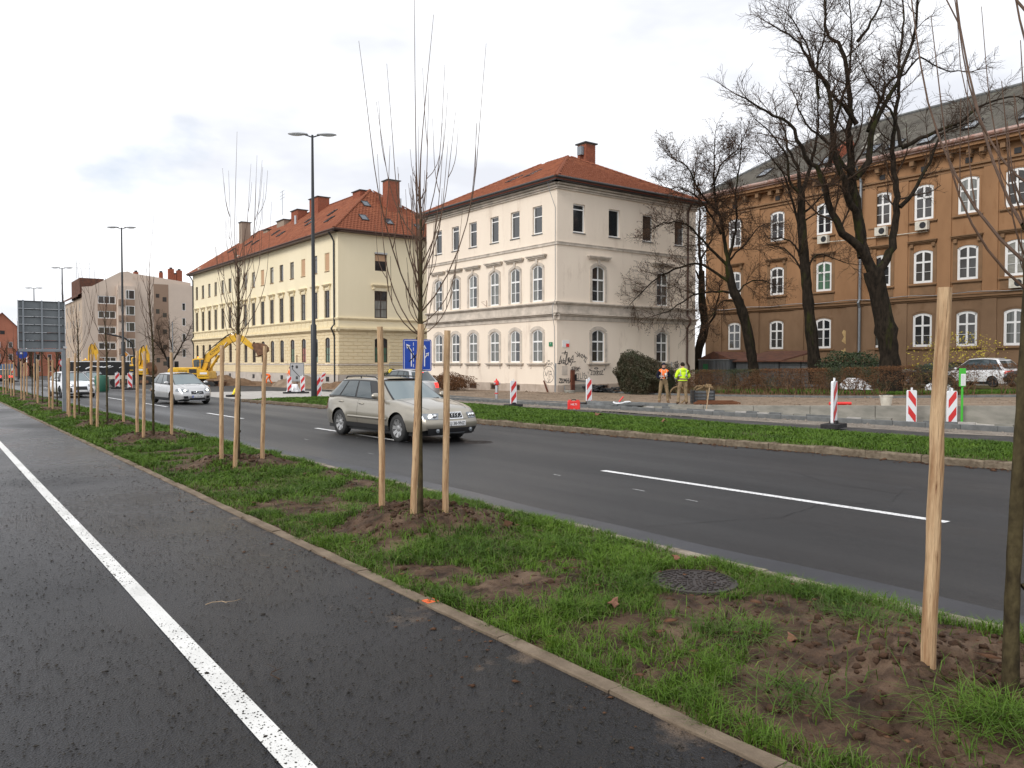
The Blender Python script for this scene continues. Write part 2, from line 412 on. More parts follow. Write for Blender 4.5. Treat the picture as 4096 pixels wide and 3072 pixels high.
_vn = {}
def vnoise(x, y, s=1.0, seed=0):
    """smooth value noise in 0..1 (numpy arrays)"""
    if seed not in _vn: _vn[seed] = np.random.default_rng(seed+100).random((256, 256))
    g = _vn[seed]
    x = np.asarray(x, float)*s + 1000.5; y = np.asarray(y, float)*s + 1000.5
    xi = np.floor(x).astype(int); yi = np.floor(y).astype(int)
    fx = x-xi; fy = y-yi; fx = fx*fx*(3-2*fx); fy = fy*fy*(3-2*fy)
    a = g[xi % 256, yi % 256]; b = g[(xi+1) % 256, yi % 256]; c = g[xi % 256, (yi+1) % 256]; d = g[(xi+1) % 256, (yi+1) % 256]
    return (a*(1-fx)+b*fx)*(1-fy) + (c*(1-fx)+d*fx)*fy
def fbm(x, y, s=1.0, seed=0, o=4):
    t = 0; a = 1.0; n = 0
    for k in range(o):
        t = t + a*vnoise(x, y, s*2**k, seed+k); n += a; a *= .55
    return t/n

def strip(name, XL, XR, ys, ZL, ZR, m, kind='structure', nx=1, parent=None):
    XL = XL if callable(XL) else (lambda y, c=XL: c); XR = XR if callable(XR) else (lambda y, c=XR: c)
    ZL = ZL if callable(ZL) else (lambda y, c=ZL: c); ZR = ZR if callable(ZR) else (lambda y, c=ZR: c)
    V = []; F = []
    for y in ys:
        for i in range(nx+1):
            t = i/nx
            V.append((XL(y)*(1-t)+XR(y)*t, y, gz(y)+ZL(y)*(1-t)+ZR(y)*t))
    for j in range(len(ys)-1):
        for i in range(nx):
            a = j*(nx+1)+i
            F.append((a, a+1, a+nx+2, a+nx+1))
    o = link_mesh(name, np_mesh(name, V, F, m), parent)
    if kind and parent is None: tag(o, kind=kind)
    return o
def ran(a, b, st): return list(np.arange(a, b, st)) + [b]

BIG = ran(-30, 900, 10)
strip('ground', -400, 900, ran(-60, 1200, 60), -0.6, -0.6, M['yard'])
strip('bike_path', -3.5, 2.79, ran(-5, 150, 1), 0, 0, M['asph_path'])
strip('pavement_left', -30, -3.5, ran(-5, 150, 5), 0.0, 0.0, M['conc_grey'])
pl = strip('path_line', 1.17, 1.285, ran(-3, 120, 1), .004, .004, M['paint'])
strip('road', 5.49, 14.3, ran(-8, 260, 1), 0, 0, M['asph_road'])
strip('road_seal_strip', lambda y: 5.49, lambda y: 5.86+.03*math.sin(y*.7)+.02*math.sin(y*2.3), ran(-6, 120, .5), .004, .004, M['asph_seal'])
strip('far_junction', 14.3, 120, ran(58, 260, 4), -.02, -.02, M['asph_far'])

medX = lerp_tab([(-8,14.2),(5,13.9),(9,13.72),(12.7,13.45),(21,13.15),(32,13.2),(36,13.05),(40.2,12.75)])
medB = lerp_tab([(-8,17.6),(5,17.6),(12,17.8),(18,18.2),(28,19.1),(36,19.3),(40,18.6),(42,17.4)])
def zfar(x): return -.02-.033*max(0, x-19.3)
strip('crossing_slab', lambda y: 13.4 if y > 44.5 else 13.4+(44.5-y)*1.0, 23.0, ran(40.5, 59, .5), .012, -.03, M['conc_pale'])
strip('far_carriageway', 14.3, 21.4, ran(-8, 60, 2), -.012, zfar(21.4), M['asph_far'])
strip('gravel_strip', lambda y: 21.35+.3*math.sin(y*.35)+.1*math.sin(y*1.7), 23.9, ran(-8, 60, .5), lambda y: zfar(21.3)+.004, zfar(23.9), M['gravel'])
zp = lerp_tab([(-8,1.0),(0,.85),(5,.68),(10,.5),(15.8,.30),(17.4,.24),(20,.15),(23,.08),(25,.05),(30,-.03),(36,-.07),(41,0),(60,-.02),(140,0)])
strip('trench', 24.1, 25.15, ran(-8, 66, 1), lambda y: -.13, lambda y: -.10 if y < 24 else -.05, M['gravel'])
strip('pavement_sand', lambda y: 25.15 if y < 26 else 25.0, 36.2, ran(-8, 75, .5), lambda y: zp(y), lambda y: zp(y), M['sand'], nx=2)
strip('pavement_earth', 24.6, 33.6, ran(75, 140, 1), lambda y: zp(y)+.02, lambda y: zp(y)+.1, M['earth'])
strip('hedge_bed', 36.35, 38.4, ran(-8, 42, 1), lambda y: zp(y)+.1, lambda y: zp(y)+.1, M['earth'])
strip('yard', 38.4, 60, ran(-8, 44, 1), lambda y: zp(y)+.1, lambda y: zp(y)*.5+.25, M['yard'], nx=3)

# painted dashes and remnants on the road
dm = MB()
for y0, y1 in ((-5.5, -1.2), (4.15, 9.57), (16.0, 21.3), (26.9, 31.2), (37.5, 42.3), (47.0, 52.5), (58, 63.3), (69, 74.3), (80, 85.3)):
    xo = 8.70 if y0 < 12 else (8.62 if y0 < 25 else 8.35)
    n = 8
    for k in range(n):
        a = y0+(y1-y0)*k/n; b = y0+(y1-y0)*(k+1)/n
        dm.add([(xo, a, gz(a)+.004), (xo+.13, a, gz(a)+.004), (xo+.13, b, gz(b)+.004), (xo, b, gz(b)+.004)], [(0,1,2,3)])
tag(dm.build('lane_marking', M['paint_worn']), kind='structure')
sc = MB()
for k in range(7):     # faint leftovers of older paint
    y = random.uniform(6, 24); x = random.choice((7.4+.05*y, 6.6+.03*y)) + random.gauss(0, .05); w = random.uniform(.008, .02); l = random.uniform(.06, .3)
    sc.add([(x, y, gz(y)+.004), (x+w, y, gz(y)+.004), (x+w+.01, y+l, gz(y+l)+.004), (x+.01, y+l, gz(y+l)+.004)], [(0,1,2,3)])
tag(sc.build('worn_paint_flecks', M['paint_worn']), kind='structure')

def crack(pts, w, mname, name='road_crack', z=.005):
    mb = MB(); P = []
    for i in range(len(pts)-1):
        a = Vector(pts[i]); b = Vector(pts[i+1]); n = max(2, int((b-a).length/.12))
        for k in range(n): P.append(a.lerp(b, k/n))
    P.append(Vector(pts[-1]))
    Q = [p+Vector((random.gauss(0, .018), random.gauss(0, .018))) for p in P]
    for i in range(len(Q)-1):
        a, b = Q[i], Q[i+1]; d = (b-a).normalized(); n = Vector((-d.y, d.x))*w*random.uniform(.4, 1.1)
        mb.add([(a.x-n.x, a.y-n.y, gz(a.y)+z), (a.x+n.x, a.y+n.y, gz(a.y)+z), (b.x+n.x, b.y+n.y, gz(b.y)+z), (b.x-n.x, b.y-n.y, gz(b.y)+z)], [(0,1,2,3)])
    return tag(mb.build(name, M[mname]), kind='structure')
crack([(6.3,13.4),(8.0,13.6),(10,14.2),(11.6,14.4),(13.0,14.9)], .007, 'black')
crack([(5.9,6.0),(6.8,5.7),(7.6,5.4),(8.6,5.6),(9.6,5.2),(10.6,5.6),(12.0,5.3)], .006, 'black')
crack([(10.2,5.3),(10.4,6.6),(10.9,7.4)], .008, 'black')
crack([(6.0,27),(9.5,27.4),(12.8,28)], .02, 'black')
crack([(12.2,8.0),(12.3,14),(12.25,22)], .006, 'black')

# kerb stones, each its own piece
def stone_mesh(name, lx, ly, lz, m, rough=.006, seed=0, bev=.012):
    r = random.Random(seed)
    bm = bmesh.new(); bmesh.ops.create_cube(bm, size=1)
    for v in bm.verts: v.co = Vector((v.co.x*lx, v.co.y*ly, v.co.z*lz))
    bmesh.ops.subdivide_edges(bm, edges=[e for e in bm.edges if abs((e.verts[0].co-e.verts[1].co).y) > ly*.5], cuts=3)
    bmesh.ops.bevel(bm, geom=[e for e in bm.edges if e.calc_length() > .05 and abs((e.verts[0].co-e.verts[1].co).y) > .01 and e.verts[0].co.z > 0], offset=bev, segments=1, affect='EDGES')
    for v in bm.verts: v.co += Vector((r.gauss(0, rough), 0, r.gauss(0, rough*.7)))
    me = bpy.data.meshes.new(name); bm.to_mesh(me); bm.free(); me.materials.append(m)
    return me
def stones(root_name, piece, X, y0, y1, L, meshes, ztop, h, gap=.012, yaw=True):
    root = empty(root_name, (X(y0), y0, gz(y0))); tag(root, kind='structure')
    y = y0; k = 0
    while y < y1:
        x0, x1 = X(y), X(min(y+L, y1)); c = y+L/2
        o = link_mesh(piece, meshes[k % len(meshes)], root)
        o.location = Vector(((x0+x1)/2+random.gauss(0, .003), c, gz(c)+ztop(c)-h/2+random.gauss(0, .003))) - root.location
        o.rotation_euler = (math.atan(-.008+(ztop(c+.5)-ztop(c-.5))), 0, -math.atan2(x1-x0, L))
        o.scale = (1, (L-gap)/L, 1)
        y += L; k += 1
    return root
km = [stone_mesh('median_kerb_stone', .16, 1.0, .24, M['stone_kerb'], .011, s, .025) for s in range(5)]
stones('median_kerb', 'kerb_stone', lambda y: medX(y)+.08, -2.0, 40.2, 1.0, km, lambda y: .13, .24)
em = [stone_mesh('edging_stone', .10, 1.0, .2, M['edging'], .0035, s+9, .008) for s in range(4)]
stones('path_edging', 'edging_stone', lambda y: 2.845, -1.0, 90, 1.0, em, lambda y: .018, .2, .006)
fm = [stone_mesh('flush_kerb_stone', .11, 1.0, .2, M['kerb_flush'], .004, s+19, .01) for s in range(4)]
stones('road_edge_kerb', 'kerb_stone', lambda y: 5.43, -1.0, 90, 1.0, fm, lambda y: .022, .2, .006)
gm = [stone_mesh('new_kerb_stone', .15, 1.0, .30, M['conc_grey'], .003, s+29, .01) for s in range(4)]
stones('new_grey_kerb', 'kerb_stone', lambda y: 23.98, -3, 58, 1.0, gm, lambda y: -.025, .30, .014)
hm = [stone_mesh('hedge_kerb_stone', .12, 1.0, .28, M['conc_grey'], .003, s+39, .008) for s in range(4)]
stones('hedge_kerb', 'kerb_stone', lambda y: 36.27, -4, 41, 1.0, hm, lambda y: zp(y)+.10, .28, .014)
# row of small pale and dark blocks lying behind the new kerb
bmesh_pale = [MB().box(-.06, .06, -.24, .24, -.05, .05).mesh('gutter_block', M[k]) for k in ('conc_pale', 'conc_grey', 'conc_slab')]
rt = empty('gutter_row', (24.3, 6, 0)); tag(rt, kind='structure')
y = 2.0; k = 0
while y < 26:
    if not (12.2 < y < 15.5 and random.random() < .35):
        o = link_mesh('gutter_block', bmesh_pale[random.choice((0, 0, 1, 2))], rt)
        o.location = Vector((24.32+max(0, (y-20))*.10+random.gauss(0, .01), y, gz(y)-.04+random.gauss(0, .012))) - rt.location
        o.rotation_euler = (0, 0, random.gauss(0, .02)-(.1 if y > 20 else 0))
    y += .5
# concrete platform face, panels of 2.4 m, each one its own piece
pw = empty('platform_wall', (25.08, 4, 0)); tag(pw, kind='structure')
for k in range(13):
    a, b = -5+k*2.4, -5+(k+1)*2.4-.02
    mb = MB()
    za, zb = zp(a)+.01+gz(a), zp(b)+.01+gz(b); d = .42
    ox, oy = pw.location.x, pw.location.y
    mb.add([(25.0-ox,a-oy,gz(a)-.5),(25.16-ox,a-oy,gz(a)-.5),(25.16-ox,b-oy,gz(b)-.5),(25.0-ox,b-oy,gz(b)-.5),
            (25.0-ox,a-oy,za),(25.16-ox,a-oy,za),(25.16-ox,b-oy,zb),(25.0-ox,b-oy,zb)],
           [(0,3,2,1),(4,5,6,7),(0,1,5,4),(1,2,6,5),(2,3,7,6),(3,0,4,7)])
    mb.build('wall_panel', M['conc_slab'], pw, bevel=.008)
# rough footing and kerb on the building side further up the street
ft = MB()
for y in np.arange(25, 58, .55):
    ft.box(24.12, 24.9, y, y+.53, gz(y)-.4, gz(y)-.10+random.uniform(-.03, .03))
tag(ft.build('rough_footing', M['conc_slab'], bevel=.03), kind='structure')
stones('inner_kerb', 'kerb_stone', lambda y: 25.05, 27, 58, 1.0, gm, lambda y: zp(y)+.02, .30, .014)
# slanting concrete kerb beside the workers
dk = empty('slanted_kerb', (24.4, 27.2, gz(27))); tag(dk, kind='structure')
for k in range(5):
    o = link_mesh('kerb_stone', gm[k % 4], dk); o.location = (.1+k*.14, -k*.95, -.03+.012*k); o.rotation_euler = (0, 0, -math.radians(171.6)); 

# ------------------------------------------------------------------ verge soil with planting mounds
TREE_Y = [1.69, 7.50, 13.85, 20.3, 26.0, 31.4, 37.2, 43.2, 49.6, 55.2, 61.7, 68.6]
TREE_X = [4.225, 4.23, 4.25, 4.24, 4.17, 4.15, 4.13, 4.2, 4.35, 4.4, 4.4, 4.45]
def bare(x, y):
    """0 = full grass, 1 = bare soil"""
    x = np.asarray(x, float); y = np.asarray(y, float)
    b = np.zeros_like(x)
    nz = fbm(x, y, 2.2, 5, 4)-.5
    for tx, ty in zip(TREE_X, TREE_Y):
        d = np.sqrt(((x-tx)/.95)**2 + ((y-ty-.12)/1.0)**2)
        b = np.maximum(b, np.clip(1.55-d-nz*-1.6, 0, 1))
    d = np.sqrt(((x-3.7)/.6)**2 + ((y-8.9)/1.0)**2); b = np.maximum(b, np.clip(1.5-d+nz*1.8, 0, 1))
    d = np.sqrt(((x-3.6)/.5)**2 + ((y-14.9)/.9)**2); b = np.maximum(b, np.clip(1.4-d+nz*1.8, 0, 1)*.8)
    d = np.sqrt(((x-4.45)/1.15)**2 + ((y-1.9)/1.6)**2); b = np.maximum(b, np.clip(1.72-d+nz*2.4, 0, .93))
    b = np.maximum(b, np.clip((fbm(x, y, 1.1, 31, 4)-.60)*7, 0, .9))
    edge = np.minimum(x-2.9, 5.4-x)
    return b*np.clip(edge/.25, 0.0, 1)
def soil_h(x, y):
    x = np.asarray(x, float); y = np.asarray(y, float)
    h = .012 + .018*fbm(x, y, 1.5, 21, 3) + .0*x
    rough = np.zeros_like(x)
    for tx, ty in zip(TREE_X, TREE_Y):
        d = np.sqrt(((x-tx)/1.0)**2+((y-ty)/1.15)**2)
        h = h + .11*np.exp(-((d-.48)/.26)**2)*(.45+.9*fbm(x, y, 2.1, 41, 2)) + .035*np.exp(-(d/.8)**2)
        rough = np.maximum(rough, np.exp(-(d/.95)**2))
    d = np.sqrt(((x-4.5)/1.0)**2+((y-2.0)/1.1)**2); rough = np.maximum(rough, .9*np.exp(-d**2))
    rough = np.maximum(rough, .35*bare(x, y))
    n = fbm(x, y, 9, 51, 4)
    h = h + rough*(.10*(np.abs(n-.5)*2)**.8 + .05*(fbm(x, y, 24, 61, 4)-.5))
    h = h + .012*(fbm(x, y, 26, 71, 2)-.5)
    edge = np.minimum(x-2.9, 5.38-x)
    return h*np.clip(edge/.14, 0.0, 1) - .012
def soil_z(x, y): return -0.008*np.asarray(y) + soil_h(x, y)
def soil_patch(y0, y1, st, sx):
    xs = np.arange(2.895, 5.39, sx); xs = np.append(xs[xs < 5.38], 5.385); ys = np.append(np.arange(y0, y1, st), y1)
    X, Y = np.meshgrid(xs, ys)
    V = np.stack([X.ravel(), Y.ravel(), soil_z(X, Y).ravel()], 1)
    nx = len(xs); i, j = np.meshgrid(np.arange(nx-1), np.arange(len(ys)-1)); a = (j*nx+i).ravel()
    return V, np.stack([a, a+1, a+nx+1, a+nx], 1)
Vs, Fs = [], []; off = 0
for a in ((-.5, 9.8, .028, .028), (9.8, 22, .06, .06), (22, 90, .2, .12)):
    V, F = soil_patch(*a); Vs.append(V); Fs.append(F+off); off += len(V)
vs = link_mesh('verge_soil', np_mesh('verge_soil', np.concatenate(Vs), np.concatenate(Fs), M['soil'], smooth=True)); tag(vs, kind='structure')

# loose clods on the mounds
def scatter(name, m, pts, sizes, kind='stuff', template='ico', squash=.75, smooth=False):
    if template == 'ico':
        bm = bmesh.new(); bmesh.ops.create_icosphere(bm, subdivisions=1, radius=1)
        T = np.array([v.co[:] for v in bm.verts]); F = np.array([[v.index for v in f.verts] for f in bm.faces]); bm.free()
    else:
        T = np.array([(1,0,0),(0,1,0),(-1,0,0),(0,-1,0),(0,0,1),(0,0,-.5)], float); F = np.array([(0,1,4),(1,2,4),(2,3,4),(3,0,4),(1,0,5),(2,1,5),(3,2,5),(0,3,5)])
    n = len(pts); k = len(T)
    r = np.random.default_rng(3)
    ang = r.random(n)*6.283
    j = 1+.62*(r.random((n, k, 3))-.5)*2*.8
    A = T[None]*j*sizes[:, None, None]*np.stack([1+.4*r.random(n), np.ones(n), np.full(n, squash)], 1)[:, None]
    c, s = np.cos(ang)[:, None], np.sin(ang)[:, None]
    X = A[..., 0]*c-A[..., 1]*s; Y = A[..., 0]*s+A[..., 1]*c
    V = np.stack([X, Y, A[..., 2]], 2)+np.asarray(pts)[:, None]
    FF = (F[None]+(np.arange(n)*k)[:, None, None]).reshape(-1, 3)
    o = link_mesh(name, np_mesh(name, V.reshape(-1, 3), FF, m, smooth))
    return tag(o, kind=kind)
P = []; S = []
for tx, ty, n in zip(TREE_X, TREE_Y, (900, 650, 400, 300, 250, 150, 120, 80, 60, 60, 50, 50)):
    r = np.abs(rng.normal(0, .52 if ty > 3 else .7, n)); a = rng.random(n)*6.283
    x = np.clip(tx+r*np.cos(a), 2.95, 5.33); y = np.maximum(ty+1.2*r*np.sin(a), .3)
    P.append(np.stack([x, y, soil_z(x, y)], 1)); S.append(rng.gamma(1.5, .0075 if ty < 10 else .012, n)+.003)
n = 1500; x = rng.uniform(3.0, 5.3, n); y = rng.uniform(.6, 14, n); k = bare(x, y) > .5; x, y = x[k], y[k]
P.append(np.stack([x, y, soil_z(x, y)], 1)); S.append(rng.gamma(2, .006, len(x))+.003)
scatter('soil_clods', M['clod'], np.concatenate(P), np.minimum(np.concatenate(S), .038))

# grit and crushed leaf bits on the bike path, gravel along the works
n = 60000
y = 1.5+14*rng.random(n)**1.7; x = rng.uniform(-1.2, 2.78, n)
k = vnoise(x, y, 1.3, 77) + .25*rng.random(n) > .33; x, y = x[k], y[k]
scatter('path_grit', mat('path_grit', (0.06,0.053,0.045), .85, col2=(0.008,0.007,0.006), scale=40), np.stack([x, y, gz(y)+.0055], 1), rng.gamma(2.2, .0011, len(x))+.0011, template='oct', squash=.5)
n = 5000; y = rng.uniform(2, 45, n); x = rng.uniform(21.4, 23.9, n)
scatter('loose_gravel', M['gravel'], np.stack([x, y, -.008*y-.10-.03*(x-21.4)], 1), rng.gamma(2, .010, n)+.004, template='oct')
n = 3500; y = rng.uniform(4, 52, n); x = rng.uniform(25.2, 36, n)
scatter('loose_sand_stones', M['sand'], np.stack([x, y, -.008*y+np.array([zp(q) for q in y])], 1), rng.gamma(2, .011, n)+.004, template='oct')
n = 1300; y = rng.uniform(2, 42, n); x = np.array([medX(q) for q in y])-np.abs(rng.normal(0, .13, n))-.01
scatter('kerb_debris', M['dead_leaf'], np.stack([x, y, -.008*y+.006], 1), rng.gamma(2, .009, n)+.004, template='oct', squash=.4)

n = 420; y = .8+26*rng.random(n)**1.6; x = rng.uniform(2.95, 5.35, n)
scatter('leaf_litter', M['dead_leaf'], np.stack([x, y, soil_z(x, y)+.03+.03*rng.random(n)], 1), rng.gamma(2, .006, n)+.006, template='oct', squash=.18)
n = 260; y = 2+14*rng.random(n); x = 2.79-np.abs(rng.normal(0, .35, n)); scatter('path_leaf_bits', M['dead_leaf'], np.stack([x, y, gz(y)+.006], 1), rng.gamma(2, .003, n)+.003, template='oct', squash=.3)
# ------------------------------------------------------------------ grass
def blades(name, x, y, z, h, w, m, lean=.55, seed=1):
    r = np.random.default_rng(seed); n = len(x)
    a = r.random(n)*6.283; ld = r.random(n)*6.283; L = h*lean*(.2+1.3*r.random(n))
    dx, dy = np.cos(a)*w/2, np.sin(a)*w/2
    lx, ly = np.cos(ld)*L, np.sin(ld)*L
    def ring(t, ws, hh): return (np.stack([x-dx*ws+lx*t*t, y-dy*ws+ly*t*t, z+hh], 1), np.stack([x+dx*ws+lx*t*t, y+dy*ws+ly*t*t, z+hh], 1))
    hz = h*np.sqrt(np.maximum(.15, 1-(L/h/1.7)**2))
    a0, b0 = ring(0, 1, -.01); a1, b1 = ring(.6, .85, hz*.7); a2, b2 = ring(1.15, .15, hz*.98)
    V = np.stack([a0, b0, a1, b1, a2, b2], 1).reshape(-1, 3)
    i = np.arange(n)*6
    F = np.concatenate([np.stack([i, i+1, i+3, i+2], 1), np.stack([i+2, i+3, i+5, i+4], 1)])
    o = link_mesh(name, np_mesh(name, V, F, m)); return tag(o, kind='stuff')
def verge_points(n, y0, y1, seed, x0=2.9, x1=5.42):
    r = np.random.default_rng(seed)
    x = r.uniform(x0, x1, n); y = r.uniform(y0, y1, n)
    # clump the tufts
    cx = x+(vnoise(x, y, 9, 80)-.5)*.16; cy = y+(vnoise(x, y, 9, 81)-.5)*.16
    keep = r.random(n) > np.clip(bare(cx, cy)*1.5-.12, 0, .988)
    keep &= r.random(n) < .25+1.0*vnoise(cx, cy, 3.0, 82)
    keep &= ~(((x-4.72)**2+(y-4.12)**2) < .36**2)
    return cx[keep], cy[keep]
allg = []
for i, (n, y0, y1, h, w) in enumerate(((100000, .5, 4.2, .086, .0048), (100000, 4.2, 9.5, .085, .0062), (70000, 9.5, 18, .09, .010), (60000, 18, 34, .10, .017), (48000, 34, 90, .10, .035))):
    x, y = verge_points(n, y0, y1, 200+i)
    r = np.random.default_rng(300+i)
    hh = h*(.35+.95*vnoise(x, y, 2.2, 83))*(.55+.75*r.random(len(x)))
    blades('verge_grass', x, y, soil_z(x, y), hh, w*(.7+.6*r.random(len(x))), M['grass'], 1.0, 400+i)
x, y = verge_points(26000, .5, 12, 240); blades('verge_dry_grass', x, y, soil_z(x, y), .05+.04*rng.random(len(x)), .005+0*x, M['grass_dry'], 1.5, 450)
# uprooted turfs lying on the mud
for cx, cy, n in ((3.72, 1.55, 520), (4.05, 3.15, 260), (3.45, 2.35, 200), (3.95, 8.6, 160), (3.7, 9.4, 120), (4.9, 2.9, 260)):
    x = rng.normal(cx, .10, n); y = rng.normal(cy, .13, n); blades('turf_scrap', x, y, soil_z(x, y)+.02, .07+.05*rng.random(n), .005+0*x, M['grass'], 2.2, n)

# median lawn
ys = ran(-2, 41.6, .4); mv = []; mf = []; nx = 14
for y in ys:
    for i in range(nx+1):
        t = i/nx; x = (medX(min(y, 40.2))+.16)*(1-t)+medB(y)*t
        if y > 40.2: x = max(x, 12.9+(y-40.2)*1.2)
        mv.append((x, y, gz(y)+.09+.02*math.sin(math.pi*t)*(1 if t < 1 else 0)-(.10 if i == nx else 0)))
for j in range(len(ys)-1):
    for i in range(nx): a = j*(nx+1)+i; mf.append((a, a+1, a+nx+2, a+nx+1))
tag(link_mesh('median_turf', np_mesh('median_turf', mv, mf, M['turf'], True)), kind='structure')
n = 150000; x = rng.random(n); y = -1+42*rng.random(n)**.85
X0 = np.interp(y, [-8,5,9,12.7,21,32,36,40.2,42], [14.2,13.9,13.72,13.45,13.15,13.2,13.05,12.75,13.9])+.15; X1 = np.interp(y, [-8,5,12,18,28,36,40,42], [17.6,17.6,17.8,18.2,19.1,19.3,18.6,17.4])
xx = X0*(1-x)+X1*x; k = (fbm(xx, y, .9, 91, 3)+.35*rng.random(n)) > .42; x, y, xx = x[k], y[k], xx[k]
z = -.008*y+.085+.02*np.sin(np.pi*x)
h = (.035+.075*fbm(xx, y, 1.6, 93, 3))*(.45+.7*rng.random(len(x)))*(.45+.75*np.clip(np.minimum(x, 1-x)/.12, 0, 1))
dryk = (x < .12) & (rng.random(len(x)) < .55)
blades('median_grass', xx[~dryk], y[~dryk], z[~dryk], h[~dryk], (.011+.0006*y)[~dryk], M['grass'], .9, 500)
blades('median_dry_grass', xx[dryk], y[dryk], z[dryk], h[dryk]*.6, (.012+.0006*y)[dryk], M['grass_dry'], 1.4, 501)
# sparse yard grass behind the hedge
n = 30000; x = rng.uniform(38.3, 46, n); y = rng.uniform(6, 34, n)
blades('yard_grass', x, y, -.008*y+np.array([zp(q) for q in y])+.1, .10+.06*rng.random(n), .03+0*x, M['grass'], .8, 502)

# covers in the verge and the road
M['iron'] = mat('cast_iron', (0.055,0.045,0.042), .7, col2=(0.03,0.024,0.022), scale=8, metal=.2)
def manhole(name, x, y, z, r, label):
    root = empty(name, (x, y, z)); tag(root, label, 'manhole cover')
    MB().lathe([(r, -.05), (r, .0), (r*.93, .004), (r*.93, -.006), (0.001, -.006)], 40).build('frame_ring', M['iron'], root)
    mb = MB(); rr = random.Random(5)
    for k in range(7):
        R = r*(.12+.115*k); nn = max(4, int(R*2*math.pi/.055))
        for i in range(nn):
            t = 2*math.pi*i/nn+k*.4
            if rr.random() < .12: continue
            c = (R*math.cos(t), R*math.sin(t), -.001); Rm = Matrix.Rotation(t+rr.choice((0, math.pi/2)), 3, 'Z')
            mb.obox(c, (.03, .016, .012), Rm)
    mb.build('raised_pattern', M['iron'], root)['kind'] = 'stuff'
    return root
manhole('manhole_cover', 4.72, 4.12, gz(4.1)+.035, .33, 'round cast iron cover with raised pattern sunk in the verge grass')
manhole('manhole_cover', 9.9, 14.9, gz(14.9)+.006, .33, 'round iron cover in the asphalt under the front of the beige estate car')

def leaf(x, y, z, s, label, m='dead_leaf', rz=0):
    mb = MB(); pts = []
    nn = 10
    for k in range(nn):
        t = 2*math.pi*k/nn; rr = s*(1 if k % 2 == 0 else .72)*(1.2 if k == 0 else random.uniform(.75, 1.05))
        pts.append((rr*math.cos(t), rr*math.sin(t)*.8, .25*s*math.cos(2*t)+.2*s*math.sin(3*t)))
    mb.add([(0, 0, .02)]+pts+[(0, 0, .014)]+[(a, b, c-.006) for a, b, c in pts], [(0, 1+k, 1+(k+1) % nn) for k in range(nn)]+[(nn+1, nn+2+(k+1) % nn, nn+2+k) for k in range(nn)])
    o = mb.build('fallen_leaf', M[m]); o.location = (x, y, z); o.rotation_euler = (.1, -.15, rz)
    return tag(o, label, 'leaf', 'fallen leaves and scraps on the grass')
M['leaf_pink'] = mat('leaf_dry_pink', (0.26,0.135,0.09), .8, col2=(0.15,0.07,0.045), scale=20)
leaf(3.72, 3.95, gz(4)+.08, .06, 'big curled pinkish leaf lying on the grass near the path edging', 'leaf_pink', .4)
leaf(4.15, 2.85, gz(3)+.05, .055, 'torn reddish brown leaf on the bare mud between grass and stake', 'leaf_pink', 1.2)
leaf(5.0, 4.55, gz(4.5)+.09, .04, 'small orange brown leaf beside the round iron cover', 'leaf_pink', 2)
leaf(4.75, 6.6, gz(6.6)+.09, .08, 'dark red leaf at the edge of the soil mound of the second tree', 'dead_leaf', 2)
leaf(16.9, 18.7, gz(18.7)+.2, .14, 'orange leaf standing in the median grass below the workers', 'leaf_pink', 2)
leaf(16.2, 15.2, gz(15.2)+.2, .13, 'brown leaf in the median grass right of the orange one', 'leaf_pink', 1)
for x, y, s, l in ((1.62, 5.75, .2, 'pale bent twig lying on the dark asphalt path'), (1.55, 4.25, .2, 'dark dry twig lying across the bike path'),):
    mb = MB(); p = Vector((0, 0, .012)); pts = []
    for k in range(8): pts.append((s*(k/7-.5), .03*math.sin(k*.9)+.02*k, .012+.004*(k % 2)))
    mb.tube(pts, [.0032-.0003*k for k in range(8)], 5); mb.tube([pts[3], (pts[3][0]+.06, pts[3][1]-.05, .02)], [.003, .001], 4)
    o = mb.build('fallen_twig', M['light_wood'] if 'pale' in l else M['twig']); o.location = (x, y, gz(y)); o.rotation_euler = (0, 0, .9 if 'pale' not in l else -.7); tag(o, l, 'twig')
mb = MB(); mb.box(2.80, 2.89, 4.86, 4.95, gz(5)+.02, gz(5)+.026); tag(mb.build('spray_mark', M['orange_paint']), kind='structure')

# tan mud film carried from the verge onto the path
def mud_film(m):
    nt = m.node_tree; p = nt.nodes['Principled BSDF']; src = p.inputs['Base Color'].links[0].from_socket
    t = nt.nodes.new('ShaderNodeTexCoord'); sp = nt.nodes.new('ShaderNodeSeparateXYZ'); nt.links.new(t.outputs['Object'], sp.inputs[0])
    gr = nt.nodes.new('ShaderNodeMapRange'); gr.inputs['From Min'].default_value = 1.5; gr.inputs['From Max'].default_value = 2.75; gr.inputs['To Min'].default_value = -.16; gr.inputs['To Max'].default_value = .055
    nt.links.new(sp.outputs['X'], gr.inputs['Value'])
    n = nt.nodes.new('ShaderNodeTexNoise'); n.inputs['Scale'].default_value = 2.6; n.inputs['Detail'].default_value = 8; n.inputs['Roughness'].default_value = .65; nt.links.new(t.outputs['Object'], n.inputs['Vector'])
    a = nt.nodes.new('ShaderNodeMath'); a.operation = 'ADD'; nt.links.new(n.outputs['Fac'], a.inputs[0]); nt.links.new(gr.outputs['Result'], a.inputs[1])
    r = nt.nodes.new('ShaderNodeValToRGB'); r.color_ramp.elements[0].position = .60; r.color_ramp.elements[1].position = .74; r.color_ramp.elements[1].color = (.75, .75, .75, 1); nt.links.new(a.outputs[0], r.inputs['Fac'])
    x = nt.nodes.new('ShaderNodeMix'); x.data_type = 'RGBA'; nt.links.new(r.outputs['Color'], x.inputs[0]); nt.links.new(src, x.inputs[6]); x.inputs[7].default_value = (.16, .115, .08, 1)
    nt.links.new(x.outputs[2], p.inputs['Base Color'])
mud_film(M['asph_path'])
